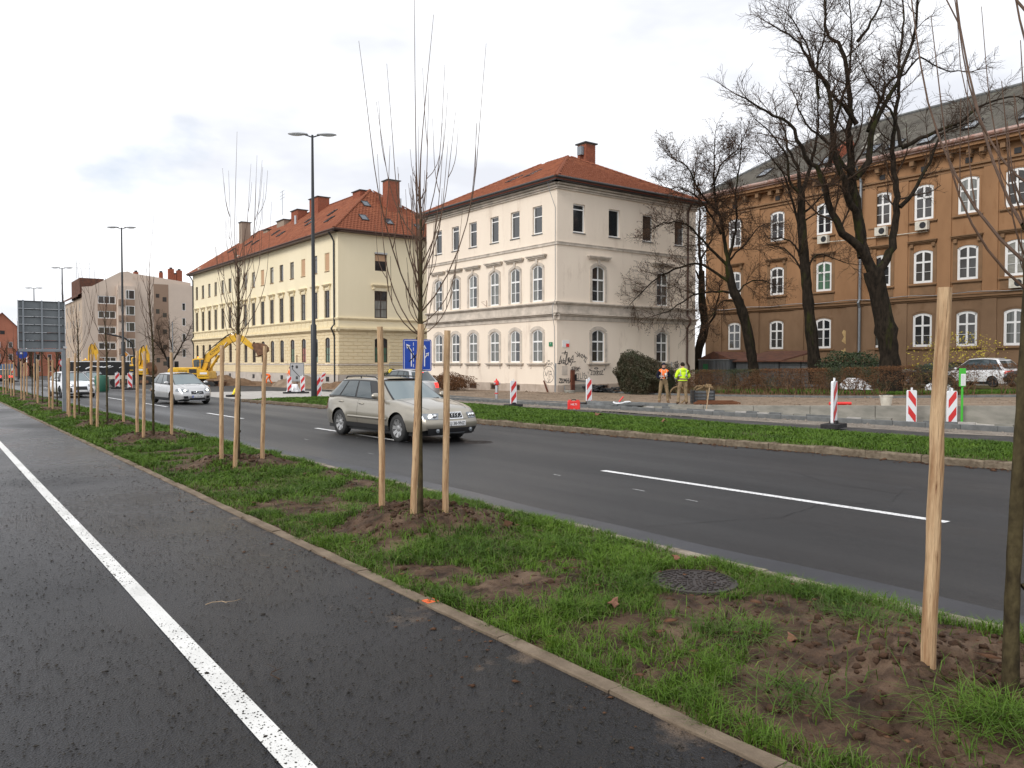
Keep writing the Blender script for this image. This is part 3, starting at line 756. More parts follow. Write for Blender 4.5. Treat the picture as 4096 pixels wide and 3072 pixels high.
# ------------------------------------------------------------------ buildings
class Fac:
    """facade of a building: s along it, d outwards, z absolute height"""
    def __init__(f, root, kind, off=0.0, far=0.0):
        f.root = root; f.k = kind; f.off = off; f.far = far
        f.b = root.location.z
    def pos(f, s, d, z):
        z -= f.b
        if f.k == 'L': return (-d+f.off, s, z)
        return (s, -d+f.off, z)
    @property
    def rot(f): return (0, 0, -math.pi/2) if f.k == 'L' else (0, 0, 0)
    def mb(f): return MB(f.pos)

def arch_pts(w, h, rise, n=8):
    """top edge of an opening from left to right, springing at h-rise"""
    if rise <= 0: return [(-w/2, h), (w/2, h)]
    R = (w*w/4+rise*rise)/(2*rise); cz = h-R; t0 = math.asin(min(1, w/2/R)); 
    return [(R*math.sin(-t0+2*t0*k/n), cz+R*math.cos(-t0+2*t0*k/n)) for k in range(n+1)]

def wall_open(mb, s0, s1, z0, z1, ops, rec=.18, mi=0, mi_rev=None):
    mi_rev = mi if mi_rev is None else mi_rev
    S = sorted({s0, s1, *[o[0]-o[2]/2 for o in ops], *[o[0]+o[2]/2 for o in ops]})
    Z = sorted({z0, z1, *[o[1] for o in ops], *[o[1]+o[3] for o in ops]})
    S = [s for s in S if s0 <= s <= s1]; Z = [z for z in Z if z0 <= z <= z1]
    for i in range(len(S)-1):
        for j in range(len(Z)-1):
            cs, cz = (S[i]+S[i+1])/2, (Z[j]+Z[j+1])/2
            if any(abs(cs-o[0]) < o[2]/2 and o[1] < cz < o[1]+o[3] for o in ops): continue
            mb.add([(S[i],0,Z[j]),(S[i+1],0,Z[j]),(S[i+1],0,Z[j+1]),(S[i],0,Z[j+1])], [(0,1,2,3)], mi)
    for o in ops:
        sc, zb, w, h = o[:4]; rise = o[4] if len(o) > 4 else 0
        A = [(sc+a, zb+b) for a, b in arch_pts(w, h, rise)]
        if rise > 0:
            zt = zb+h
            for k in range(len(A)-1):
                mb.add([(A[k][0],0,A[k][1]),(A[k+1][0],0,A[k+1][1]),(A[k+1][0],0,zt),(A[k][0],0,zt)], [(0,1,2,3)], mi)
        loop = [(sc-w/2, zb)]+A+[(sc+w/2, zb)]
        for k in range(len(loop)):
            a, b = loop[k], loop[(k+1) % len(loop)]
            mb.add([(a[0],0,a[1]),(b[0],0,b[1]),(b[0],-rec,b[1]),(a[0],-rec,a[1])], [(0,1,2,3)], mi_rev)

_wc = {}
def window_meshes(w, h, rise, cols, rows, fm, fw, key):
    """frame mesh and pane meshes; local x along, y outward negative, z up from the sill. rows: list of relative heights of bars"""
    if key in _wc: return _wc[key]
    mb = MB(); A = arch_pts(w, h, rise); B = arch_pts(w-2*fw, h-fw, rise*.92)
    for k in range(len(A)-1):
        (a0, a1), (b0, b1) = A[k], A[k+1]; (c0, c1), (d0, d1) = B[k], B[k+1]
        mb.add([(a0,0,a1),(b0,0,b1),(d0,0,d1),(c0,0,c1),(a0,-.05,a1),(b0,-.05,b1),(d0,-.05,d1),(c0,-.05,c1)],
               [(4,5,6,7),(0,1,5,4),(3,7,6,2)])
    zs = B[0][1]
    mb.box(-w/2, -w/2+fw, -.05, 0, 0, A[0][1]); mb.box(w/2-fw, w/2, -.05, 0, 0, A[0][1]); mb.box(-w/2+fw, w/2-fw, -.05, 0, 0, fw)
    xi = w/2-fw
    def topz(x): return float(np.interp(x, [p[0] for p in B], [p[1] for p in B]))
    xs = [-xi]+[(-xi+2*xi*c/cols) for c in range(1, cols)]+[xi]
    zsr = [fw]+[h*r for r, t in rows]+[None]
    for c in range(1, cols): t = fw*(.42 if cols > 1 else .4); mb.box(xs[c]-t, xs[c]+t, -.055, -.004, fw, topz(xs[c]))
    for r, t in rows: mb.box(-xi, xi, -.062, -.002, h*r-t/2, h*r+t/2)
    fmesh = mb.mesh('window_frame', fm)
    panes = []
    for i in range(cols):
        for j in range(len(zsr)-1):
            z0 = zsr[j]; x0, x1 = xs[i], xs[i+1]
            m = MB()
            if zsr[j+1] is None:
                if rise > 0:
                    n = 4; q = [(x0+(x1-x0)*k/n) for k in range(n+1)]
                    poly = [(x0, z0)]+[(x1, z0)]+[(x, topz(x)) for x in reversed(q)]
                else: poly = [(x0, z0), (x1, z0), (x1, topz(x1)), (x0, topz(x0))]
            else: poly = [(x0, z0), (x1, z0), (x1, zsr[j+1]), (x0, zsr[j+1])]
            m.prism(poly, -.018, -.012, 'y')
            panes.append((m, (i, j)))
    _wc[key] = (fmesh, panes, {})
    return _wc[key]
def add_window(F, s, zb, w, h, rise=0, cols=2, rows=((.33, .03), (.66, .06)), fm='white_frame', fw=.07, rec=.13, pick=None, rnd=None, name='window'):
    key = (w, h, rise, cols, rows, fm, fw)
    fmesh, panes, cache = window_meshes(w, h, rise, cols, rows, M[fm], fw, key)
    o = link_mesh(name, fmesh, F.root); o.location = F.pos(s, -rec, zb); o.rotation_euler = F.rot
    for k, (m, ij) in enumerate(panes):
        g = pick(ij, rnd) if pick else 'glass'
        if (k, g) not in cache: cache[(k, g)] = m.mesh('window_pane', M[g])
        link_mesh('pane', cache[(k, g)], o)
    return o

M['glass_curtain'] = mat('glass_with_curtain', (0.15,0.155,0.14), 0.10, col2=(0.05,0.053,0.048), scale=2.2, stretch=(6,6,.25), spec=.9)
M['glass_curtain2'] = mat('glass_with_pale_curtain', (0.26,0.27,0.255), 0.10, col2=(0.13,0.135,0.125), scale=2.2, stretch=(6,6,.25), spec=.9)
M['glass_blind'] = mat('glass_with_blind', (0.30,0.29,0.25), 0.10, col2=(0.17,0.165,0.14), scale=9, stretch=(.2,.2,3), spec=.9)
M['glass_green'] = mat('glass_with_green_curtain', (0.10,0.20,0.13), 0.10, col2=(0.06,0.11,0.08), scale=2, stretch=(5,5,.3), spec=.9)
M['glass_red'] = mat('glass_with_red_curtain', (0.26,0.07,0.05), 0.12, spec=.8)

def tiles(root, name, m, A, B, upL, bounds, tw=.30, tl=.36, limit=300, wave=2, Lmesh=None, seed=1, thick=.07):
    """roof tiles on a sloping plane. A->B eave edge (local), upL: unit vector up the slope, bounds(row_len)->(s_lo, s_hi)"""
    A = Vector(A); B = Vector(B); e = (B-A).normalized(); up = Vector(upL).normalized(); n = e.cross(up)
    if n.z < 0: n = -n
    T = []
    nseg = wave*4
    for j in range(2):
        for i in range(nseg+1):
            u = i/nseg; hgt = .5*(1-math.cos(2*math.pi*wave*u))*.04+(thick if j == 0 else .012)
            T.append((u*tw, j*tl*1.06, hgt))
    F = [(i, i+1, i+nseg+2, i+nseg+1) for i in range(nseg)]
    k = len(T)
    for i in range(nseg+1): T.append((i/nseg*tw, 0, -.01))
    F += [(k+i, k+i+1, i+1, i) for i in range(nseg)]
    T = np.array(T)
    R = np.array([e[:], up[:], n[:]])
    pts = []; r = 0; y = 0
    while True:
        lo, hi = bounds(y+tl*.5)
        if hi-lo < tw*.6: break
        c0 = math.floor(lo/tw)*tw+((r % 2)*tw/2)
        x = c0
        while x < hi-tw*.3:
            if x > lo-tw*.55: pts.append((x, y))
            x += tw
        y += tl; r += 1
    rr = random.Random(seed)
    P = []
    for x, y in pts:
        p = A+e*x+up*y+n*rr.uniform(-.004, .008)
        P.append(p)
    Mw = root.matrix_basis
    P.sort(key=lambda p: (Mw @ p).length)
    one = np_mesh(name, T, F, m)
    mr = Matrix((e, up, n)).transposed().to_euler()
    for p in P[:limit]:
        o = link_mesh('tile', one, root); o.location = p; o.rotation_euler = mr
    rest = P[limit:]
    if rest:
        PP = np.array([p[:] for p in rest]); W = T@R
        V = (W[None]+PP[:, None]).reshape(-1, 3); FF = (np.array(F)[None]+(np.arange(len(PP))*len(T))[:, None, None]).reshape(-1, 4)
        o = link_mesh('roof_tiles', np_mesh(name+'_rest', V, FF, m), root); o['kind'] = 'stuff'
def ridge_caps(root, pts, m, r=.11, step=.38, name='ridge_tile'):
    mb = MB(); n = 6; V = []
    for i in range(n+1):
        t = math.pi*i/n
        V.append((r*math.cos(t), 0, r*math.sin(t)*.8)); 
    for i in range(n+1):
        t = math.pi*i/n; V.append((r*.85*math.cos(t), step*1.05, r*.85*math.sin(t)*.8))
    mb.add(V, [(i, i+1, n+2+i, n+1+i) for i in range(n)]+[tuple(range(n+1))])
    me = mb.mesh(name, m)
    for a, b in pts:
        a = Vector(a); b = Vector(b); d = (b-a); L = d.length; d.normalize(); k = int(L/step)
        q = d.to_track_quat('Y', 'Z').to_euler()
        for i in range(k): o = link_mesh(name, me, root); o.location = a+d*i*step; o.rotation_euler = q

def brick_chimney(root, c, w, d, z0, z1, name='chimney', cap=True, rows=True):
    """chimney with recessed joints: real courses of brick on its faces"""
    b = root.location.z
    ch = MB().box(c[0]-w/2, c[0]+w/2, c[1]-d/2, c[1]+d/2, z0-b, z1-b).build(name, M['mortar'], root)
    if rows:
        mb = MB(); h = .085; z = z0-b; k = 0
        while z < z1-b-h:
            for (ax, L) in (('x', w), ('y', d)):
                n = max(1, round(L/.27)); st = L/n; o = (k % 2)*st/2
                for i in range(-1, n+1):
                    a = max(0, i*st+o); e2 = min(L, (i+1)*st+o-.014)
                    if e2-a < .03: continue
                    if ax == 'x':
                        mb.box(c[0]-w/2+a, c[0]-w/2+e2, c[1]-d/2-.012, c[1]-d/2+.01, z, z+h-.014)
                    else:
                        mb.box(c[0]-w/2-.012, c[0]-w/2+.01, c[1]-d/2+a, c[1]-d/2+e2, z, z+h-.014)
            z += h; k += 1
        o = mb.build('brickwork', M['brick'], ch, ); o['kind'] = 'stuff'
    if cap: MB().box(c[0]-w/2-.14, c[0]+w/2+.14, c[1]-d/2-.14, c[1]+d/2+.14, z1-b, z1-b+.09).build('chimney_cap', M['gutter_dark'], ch)
    return ch

def profile_band(F, name, s0, s1, items, m, ret=None):
    """stack of (z0, z1, depth) boxes"""
    mb = F.mb()
    for z0, z1, d in items: mb.box(s0, s1, -.02, d, z0, z1)
    return mb.build(name, M[m], F.root)

# ---- pink plaster corner house --------------------------------------------------
ROT = math.radians(.9)
b2 = empty('corner_house', (33.3, 40.84, -.36), ROT, 'three storey pale pink plaster corner house with red hipped roof and graffiti at its corner', 'house')
L = Fac(b2, 'L'); R = Fac(b2, 'R')
GF = [2.07, 4.56, 7.04, 9.82, 12.25, 14.74]
ZT = 13.45
wl = L.mb(); wr = R.mb()
opsL = [(s, 1.66, 1.14, 2.22, .22) for s in GF] + [(s, 5.78, 1.10, 2.43, .2) for s in GF] + [(s, 10.32, 1.02, 1.86) for s in GF]
S1 = [3.68, 10.02]; S2 = [1.92, 5.17, 8.5, 11.87]
opsR = [(s, 1.66, 1.18, 2.24, .22) for s in S1] + [(s, 5.78, 1.2, 2.45, .2) for s in S1] + [(s, 10.32, 1.06, 1.9) for s in S2]
LEN, DEP = 16.57, 13.68
wl.box(0, .001, 0, -.001, 0, 0)
wall_open(wl, 0, LEN, -.9, ZT, opsL, .2); wl.build('street_wall', M['b2_wall'], b2)
wall_open(wr, 0, DEP, -.9, ZT, opsR, .2); wr.build('side_wall', M['b2_wall'], b2)
MB().box(.25, DEP, .25, LEN, -.5, ZT+.36-.1).build('rear_walls', M['b2_wall'], b2)
rr = random.Random(5)
def pick_gf(ij, r): 
    i, j = ij
    return r[0] if i == 0 else r[1]
for s in GF:
    add_window(L, s, 1.66, 1.14, 2.22, .22, 2, ((.34, .035), (.63, .10)), fw=.085, rec=.10, pick=pick_gf, rnd=('glass_curtain2' if rr.random() < .5 else 'glass_curtain', rr.choice(('glass', 'glass_curtain'))))
    add_window(L, s, 5.78, 1.10, 2.43, .2, 2, ((.30, .035), (.61, .11)), fw=.085, rec=.10, pick=pick_gf, rnd=(rr.choice(('glass_curtain', 'glass_curtain2')), rr.choice(('glass', 'glass', 'glass_curtain'))))
    add_window(L, s, 10.34, 1.02, 1.84, 0, 1, (((.81, .07),) if rr.random() < .7 else ((.62, .07),)), fw=.08, rec=.18, pick=lambda ij, r: 'glass')
for s in S1:
    add_window(R, s, 1.66, 1.18, 2.24, .22, 2, ((.34, .035), (.63, .10)), fw=.085, rec=.10, pick=pick_gf, rnd=('glass', 'glass_curtain'))
    add_window(R, s, 5.78, 1.2, 2.45, .2, 2, ((.30, .035), (.61, .11)), fw=.085, rec=.10, pick=pick_gf, rnd=('glass', 'glass_curtain'))
for k, s in enumerate(S2): add_window(R, s, 10.34, 1.06, 1.88, 0, 1, (((.81, .07),) if k == 0 else ()), fw=.08, rec=.18, pick=lambda ij, r: 'glass')
def surround(F, s, z0, w, h, rise, bw, d, m, name='window_surround', ext=0.0):
    """raised band round an opening"""
    mb = F.mb(); A = arch_pts(w, h, rise); B = arch_pts(w+2*bw, h+bw, rise*1.3+.04)
    for k in range(len(A)-1):
        (a0, a1), (b0, b1) = A[k], A[k+1]; (c0, c1), (e0, e1) = B[k], B[k+1]
        mb.add([(s+a0,d,z0+a1),(s+b0,d,z0+b1),(s+e0,d,z0+e1),(s+c0,d,z0+c1),(s+c0,0,z0+c1),(s+e0,0,z0+e1)], [(0,1,2,3),(3,2,5,4)])
    mb.box(s-w/2-bw, s-w/2-.002, -.01, d, z0-ext, z0+A[0][1]+.02); mb.box(s+w/2+.002, s+w/2+bw, -.01, d, z0-ext, z0+A[0][1]+.02)
    return mb.build(name, M[m], F.root)
def sill(F, s, z, w, d, m, h=.1, br=True):
    mb = F.mb(); mb.box(s-w/2, s+w/2, -.05, d, z-.05, z); mb.box(s-w/2+.05, s+w/2-.05, -.02, d*.72, z-h-.03, z-.05)
    if br:
        for q in (-1, 1): mb.box(s+q*(w/2-.3)-.06, s+q*(w/2-.3)+.06, -.02, .03, z-h-.28, z-h-.03)
    return mb.build('window_sill', M[m], F.root)
def hood(F, s, z, w, m, key=True, d=.26, br=False):
    mb = F.mb(); mb.box(s-w/2, s+w/2, -.02, d, z+.12, z+.19); mb.box(s-w/2+.06, s+w/2-.06, -.02, d*.75, z+.03, z+.12); mb.box(s-w/2+.14, s+w/2-.14, -.02, d*.4, z-.06, z+.03)
    if key: mb.box(s-.09, s+.09, -.02, .10, z-.42, z-.06)
    if br:
        for q in (-1, 1): mb.box(s+q*(w/2-.3)-.11, s+q*(w/2-.3)+.11, -.02, d*.6, z-.32, z-.06)
    return mb.build('window_hood', M[m], F.root)
for F, ss, w in ((L, GF, 1.14), (R, S1, 1.18)):
    for s in ss:
        surround(F, s, 1.66, w, 2.22, .22, .24, .03, 'b2_trim')
        sill(F, s, 1.60, 2.0, .2, 'b2_trim')
        surround(F, s, 5.78, w-.02, 2.44, .2, .2, .04, 'b2_trim')
        hood(F, s, 8.68, 2.1, 'b2_trim')
for F, ss in ((L, GF), (R, S2)):
    for s in ss: F.mb().box(s-.56, s+.56, -.18, .05, 10.25, 10.31).build('window_sill', M['conc_grey'], b2)
for F, ln in ((L, LEN), (R, DEP)):
    a = -.001 if F is L else 0
    profile_band(F, 'floor_band', -.06, ln+.02, ((9.40, 9.56, .07), (9.56, 9.60, .10)), 'b2_trim')
    profile_band(F, 'cornice', -.22, ln+.1, ((5.50, 5.58, .12), (5.58, 5.66, .22)), 'b2_trim')
    profile_band(F, 'cornice', -.30, ln+.1, ((4.74, 4.84, .16), (4.84, 4.92, .30), (4.46, 4.72, .05)), 'b2_trim')
    profile_band(F, 'cornice_panels', -.04, ln, ((4.95, 5.48, .035),), 'b2_trim')
    profile_band(F, 'eave_moulding', -.12, ln+.1, ((13.02, 13.12, .10), (13.14, 13.26, .18), (13.3, 13.42, .28)), 'b2_trim')
    mb = F.mb(); mb.tube([(-.62, .58, 13.66), (ln+.6, .58, 13.66)], .11, 8); mb.box(-.6, ln+.5, .0, .56, 13.44, 13.6); mb.build('gutter', M['gutter_dark'], b2)
    s = 0.0; rq = random.Random(9)
    while s < ln:
        w = rq.uniform(.7, 1.3); w = min(w, ln-s)
        if w > .1: F.mb().box(s+.004, s+w-.008, -.01, .045+rq.uniform(0, .012), -.9, .17+rq.uniform(-.03, .03)).build('plinth_stone', M['b2_stone'], b2)
        s += w
# cellar windows with iron bars
cw = []
for s in (4.4, 6.95, 9.75, 12.2): cw.append((L, s))
for s in (4.1,): cw.append((R, s))
for F, s in cw:
    z = -.28
    w = F.mb().box(s-.42, s+.42, .02, .062, z, z+.36).build('cellar_window', M['black'], b2)
    mb = F.mb()
    for q in range(8): x = s-.45+.9*q/7; mb.tube([(x, .10, z-.03), (x, .10, z+.40), (x, .16, z+.46)], .011, 4)
    for zz in (z+.05, z+.3): mb.tube([(s-.5, .10, zz), (s+.5, .10, zz)], .012, 4)
    o = mb.build('bars', M['rust'], w)
# roof
EO = .62; zE = 13.62; pitch = math.atan(3.85/7.4)
b = b2.location.z
x0, y0, x1, y1 = -EO, -EO, DEP+EO, LEN+EO
half = (x1-x0)/2; zr = zE+half*math.tan(pitch)
rx = (x0+x1)/2; ra = (rx, y0+half, zr-b); rb = (rx, y1-half, zr-b)
mb = MB(); cs = [(x0,y0,zE-b),(x1,y0,zE-b),(x1,y1,zE-b),(x0,y1,zE-b)]
mb.add(cs+[ra, rb]+[(p[0], p[1], p[2]-.12) for p in cs], [(0,1,4),(1,2,5,4),(2,3,5),(3,0,4,5),(6,7,1,0),(7,8,2,1),(8,9,3,2),(9,6,0,3),(6,9,8,7)])
mb.build('roof', M['tile_under'], b2)
cl = math.cos(pitch); sl = math.sin(pitch)
hs = half/cl
tiles(b2, 'tile_b2', M['tile'], (x0, y0, zE-b), (x1, y0, zE-b), (0, cl, sl), lambda y: (y*cl, (x1-x0)-y*cl) if y < hs else (1, 0), .34, .40)
Ly = y1-y0
tiles(b2, 'tile_b2b', M['tile'], (x0, y1, zE-b), (x0, y0, zE-b), (cl, 0, sl), lambda y: (y*cl, Ly-y*cl) if y < hs else (1, 0), .34, .40, limit=0)
ridge_caps(b2, [((x0,y0,zE-b+.04), (ra[0],ra[1],ra[2]+.06)), ((x1,y0,zE-b+.04), (ra[0],ra[1],ra[2]+.06)), ((x0,y1,zE-b+.04), (rb[0],rb[1],rb[2]+.06)), (ra, rb)], M['tile'], .15)
cc = brick_chimney(b2, (8.35, 6.4), 1.0, .95, zr-1.3, zr+1.05)
MB().box(7.75, 8.95, 5.82, 6.98, zr-1.5-b, zr-.55-b).build('flashing', M['gutter_dark'], b2)
MB().box(-.0, .3, -.22, .22, -.2, .45).build('roof_cabinet', M['metal_grey'], b2, loc=(7.5, 6.3, zr+.35-b))
def roof_window(root, p, e, up, w, l, name='roof_window'):
    e = Vector(e).normalized(); up = Vector(up).normalized(); n = e.cross(up); n = n if n.z > 0 else -n
    p = Vector(p)
    def T(a, b_, c): return tuple(p+e*a+up*b_+n*c)
    m1 = MB(T); t = .07
    m1.box(-w/2, w/2, 0, t, 0, .12); m1.box(-w/2, w/2, l-t, l, 0, .12); m1.box(-w/2, -w/2+t, t, l-t, 0, .12); m1.box(w/2-t, w/2, t, l-t, 0, .12)
    o = m1.build(name, M['gutter_dark'], root)
    MB(T).box(-w/2+t, w/2-t, t, l-t, .05, .09).build('pane', M['glass_sky'], o)
for yy, ll in ((5.3, 1.3), (7.6, 1.3)): roof_window(b2, (x0+3.6*cl, yy+1.2, zE-b+3.6*sl), (0, -1, 0), (cl, 0, sl), .85, 1.4)
# pipes and fittings
mb = R.mb(); mb.tube([(12.7,.5,13.5),(12.7,.12,12.9),(12.7,.10,5.2),(12.7,.4,4.9),(12.7,.38,4.6),(12.7,.10,4.2),(12.7,.10,1.6),(12.9,.1,1.35),(12.9,.1,-.3)], .075, 8); mb.build('downpipe', M['pipe_brown'], b2)
mb = L.mb(); mb.tube([(.25,.6,13.4),(.2,.45,12.8),(.12,.06,11.8),(.12,.06,5.8),(.12,.3,5.3),(.12,.3,4.8),(.2,.06,4.0),(.15,.06,-.3)], .018, 5); mb.build('lightning_wire', M['metal_grey'], b2)
mb = L.mb(); mb.box(.05, .13, 0, .05, -.4, 1.6); mb.build('corner_guard', M['metal_grey'], b2)
mb = L.mb(); mb.tube([(7.9,.1,5.75),(7.9,.12,6.2)], .02, 5); mb.tube([(7.9,.1,5.75),(8.3,.3,6.1),(7.9,.3,6.1)], .014, 4); mb.build('wire_bracket', M['rust'], b2)
# small plates on the walls
mb = L.mb(); mb.box(.42, .78, .02, .05, 2.72, 3.0); pz = mb.build('house_number_plate', M['green_sign'], b2)
def text(name, body, size, m, parent, loc, rot, ext=.002, shear=0, space=1, sx=1):
    c = bpy.data.curves.new(name, 'FONT'); c.body = body; c.size = size; c.extrude = ext; c.align_x = 'CENTER'; c.align_y = 'CENTER'; c.shear = shear; c.space_character = space
    c.resolution_u = 2
    t = bpy.data.objects.new(name, c); COL.objects.link(t)
    me = bpy.data.meshes.new_from_object(t.evaluated_get(bpy.context.evaluated_depsgraph_get()))
    bpy.data.objects.remove(t); bpy.data.curves.remove(c); me.materials.clear(); me.materials.append(M[m])
    o = link_mesh(name, me, parent, loc, rot, (sx, 1, 1)); return o
def fac_text(F, name, body, size, m, s, z, d=.01, **k):
    return text(name, body, size, m, k.pop('parent', F.root), F.pos(s, d, z), (math.pi/2, 0, F.rot[2]), **k)
fac_text(L, 'lettering', '1', .16, 'white', .6, 2.9, .055)
mb = R.mb(); mb.box(.46, 1.06, .0, .03, 2.66, 3.12); o = mb.build('white_plaque', M['paper'], b2)
R.mb().box(.76, 1.03, .03, .04, 2.68, 2.90).build('red_square', M['red_plastic'], o)
R.mb().box(.40, .90, .0, .015, .82, 1.42).build('small_poster', M['b2_trim'], b2)
# brick pier stub, meter box and gas pipe at the corner
R.mb().box(1.15, 1.44, .02, .16, -.5, 1.15).build('brick_stub', M['rust_box'], b2)
R.mb().box(1.3, 1.6, .06, .16, .42, .86).build('meter_box', M['metal_dark'], b2)
mb = R.mb(); mb.tube([(1.6,.08,.45),(2.9,.08,.3)], .03, 5); mb.tube([(.5,.2,.1),(.5,.2,-.2)], .03, 5); mb.build('pipe', M['metal_grey'], b2)
R.mb().box(1.5, 2.45, -.02, .10, -.6, .18).build('rough_plinth_patch', M['conc_slab'], b2)
def rrotor(): pass
tag(MB().lathe([(.36, 0), (.36, .16), (.33, .18), (.001, .18)], 18).build('stone_basin', M['conc_slab'], None, loc=(33.95, 40.3, -.36)), 'round low grey stone basin at the corner of the pink house', 'basin')
pl_ = MB(); pl_.obox((0, 0, .35), (.1, .05, .95), Matrix.Rotation(math.radians(-28), 3, 'X')); o = pl_.build('leaning_plank', M['rust_box'], None, loc=(33.1, 41.75, -.33)); tag(o, 'short dark red board leaning on the plinth at the house corner', 'plank')
# graffiti: brush strokes on the plaster
def stroke(F, pts, w=.022, name='graffiti', d=.006):
    mb = F.mb()
    for i in range(len(pts)-1):
        a = Vector(pts[i]); c = Vector(pts[i+1]); v = (c-a)
        if v.length < 1e-4: continue
        n = Vector((-v.y, v.x)).normalized()*w/2; e = v.normalized()*w*.4
        mb.add([(a.x-n.x-e.x, d, a.y-n.y-e.y), (a.x+n.x-e.x, d, a.y+n.y-e.y), (c.x+n.x+e.x, d, c.y+n.y+e.y), (c.x-n.x+e.x, d, c.y-n.y+e.y)], [(0,1,2,3)])
    return mb
def graffiti(F, name, strokes, s0, z0, sc, w=.022, flip=False, slant=0):
    w = w*1.9
    mb = F.mb(); q = -1 if flip else 1
    for st in strokes:
        P = [(s0+q*(x+slant*y)*sc, z0+y*sc) for x, y in st]
        t = stroke(F, P, w); n = len(mb.v); mb.v += t.v; mb.f += [tuple(i+n for i in f) for f in t.f]; mb.m += t.m
    return mb.build(name, M['graffiti'], F.root)
def arc(cx, cy, rx_, ry_, a0, a1, n=14): return [(cx+rx_*math.cos(math.radians(a0+(a1-a0)*k/n)), cy+ry_*math.sin(math.radians(a0+(a1-a0)*k/n))) for k in range(n+1)]
ZEMHA = [[(0,1),(.6,1.05),(0,.1),(.62,0)], [(1.25,.9),(.8,.95),(.8,.0),(1.3,.1)], [(.8,.5),(1.15,.5)], [(1.5,0),(1.55,1),(1.85,.4),(2.15,1),(2.2,0)], [(2.5,1.05),(2.5,-.05)], [(3.05,1.1),(3.0,-.1)], [(2.5,.5),(3.0,.55)], [(3.3,0),(3.6,1),(3.9,0)], [(3.4,.35),(3.85,.35)]]
graffiti(R, 'graffiti', ZEMHA, .2, .30, .27, .028)
graffiti(R, 'graffiti', [arc(2.2, .1, 1.9, .5, 20, 160)], .2, -.02, .27, .028)
JAG = [[(-.2,.1),(.3,.2),(.6,1.5),(.75,1.8),(.5,.9),(.2,.0),(.9,.3),(1.0,1.0),(.9,.2),(1.4,.25),(1.5,1.2),(1.4,.3),(1.9,.4),(2.3,1.7),(2.6,2.5),(2.4,1.0),(2.0,.2),(2.2,-.3),(2.8,.3),(3.0,1.2),(3.2,.5),(3.5,.3),(3.9,1.4),(4.3,1.9),(4.3,.9),(3.8,.1),(3.5,-.4),(3.9,.4),(5.0,.5)], [(.2,.55),(1.0,.65),(1.9,.75)], [(2.9,.8),(3.5,.9),(4.2,1.0)], [(1.0,2.4),(2.6,2.55)], [(1.7,2.1),(2.0,2.9),(2.2,2.0)], [(1.3,.2),(1.9,.0),(2.9,.0)], arc(3.1, .9, .35, .5, 0, 330)]
graffiti(R, 'graffiti', JAG, .12, 1.55, .30, .024)
graffiti(R, 'graffiti', [[(0,1),(.4,.6),(.15,.2),(.7,.5)], [(.6,1.1),(.7,.2),(.95,.9),(1.1,.1)], arc(1.4,.3,.2,.3,0,340), [(1.5,.7),(1.9,.1),(2.0,.6),(2.2,-.2),(1.8,-.8),(1.6,-.4),(2.3,.2),(2.5,-.1)]], 1.72, 1.95, .38, .02, slant=-.35)
graffiti(R, 'graffiti', [[(.5,1),(.1,.9),(.5,.5),(0,.1)], [(.6,1),(1.1,1)], [(.85,1),(.8,0)], arc(1.4,.5,.25,.45,0,360), [(1.9,1),(1.85,0)], [(2.35,1),(1.9,.5),(2.4,0)], [(-.1,.5),(2.7,.6)]], 1.22, 1.05, .30, .022, slant=.15)
graffiti(R, 'graffiti', [[(0,1),(.5,1),(0,.1),(.5,.1)], arc(.95,.5,.25,.45,0,360), [(1.3,1),(1.8,0)], [(1.8,1),(1.3,0)], [(2.0,0),(2.0,1),(2.4,.8),(2.0,.5),(2.5,0)], arc(2.85,.5,.22,.42,0,360), [(3.2,.9),(3.7,1),(3.2,.1),(3.8,.1)], [(-.3,1.3),(-.2,1.0)], [(-.15,1.3),(-.05,1.0)], [(4.0,1.4),(4.05,1.1)], [(4.2,1.4),(4.25,1.1)], arc(1.7,1.5,.55,.15,0,360)], 3.0, .78, .31, .024, slant=-.05)
graffiti(R, 'graffiti', [[(0,1),(.6,.9),(.5,0),(0,.1)], [(.9,1.1),(1.0,0),(1.4,.1)], [(1.5,1.2),(1.6,0)], [(1.7,.9),(2.1,1.1),(1.8,.6)], arc(2.3,.35,.3,.35,0,360), [(-.2,-.2),(3.2,-.35)], [(2.9,1.3),(3.0,1.0)]], 1.7, .55, .36, .016)
graffiti(R, 'graffiti', [arc(0,0,.5,.6,0,360), arc(.75,.15,.4,.6,0,360), arc(1.35,.3,.35,.55,0,360), arc(.2,1.1,.2,.2,0,360,8), arc(.9,1.3,.2,.2,0,360,8), [(-1.0,.95),(-.1,1.0)], [(.0,-.4),(.1,.4)], [(.75,-.3),(.8,.5)]], 11.45, 1.35, .26, .026)
graffiti(L, 'graffiti', [arc(0,0,.55,.55,0,360,26), [(-.4,.2),(-.2,-.1),(-.05,.25)], [(.0,.25),(.05,-.2)], [(.1,.2),(.3,.2)], [(.1,0),(.28,.02)], [(.2,.25),(.4,-.15)], [(-.1,-.25),(.0,-.5),(.15,-.3)], [(-.4,-.1),(-.25,.1)]], .85, .85, 1.0, .016, flip=True)
graffiti(L, 'graffiti', [[(0,.3),(.3,.4),(.05,.15),(.3,.05)], [(.4,.35),(.45,.05),(.6,.3),(.62,.05)], [(.7,.05),(.8,.35),(.95,.05)], arc(1.15,.2,.12,.16,0,340), [(1.3,.4),(1.5,.2),(1.9,-.3)], arc(.6,.6,.22,.06,0,360)], 1.15, 1.45, .5, .015, flip=True)

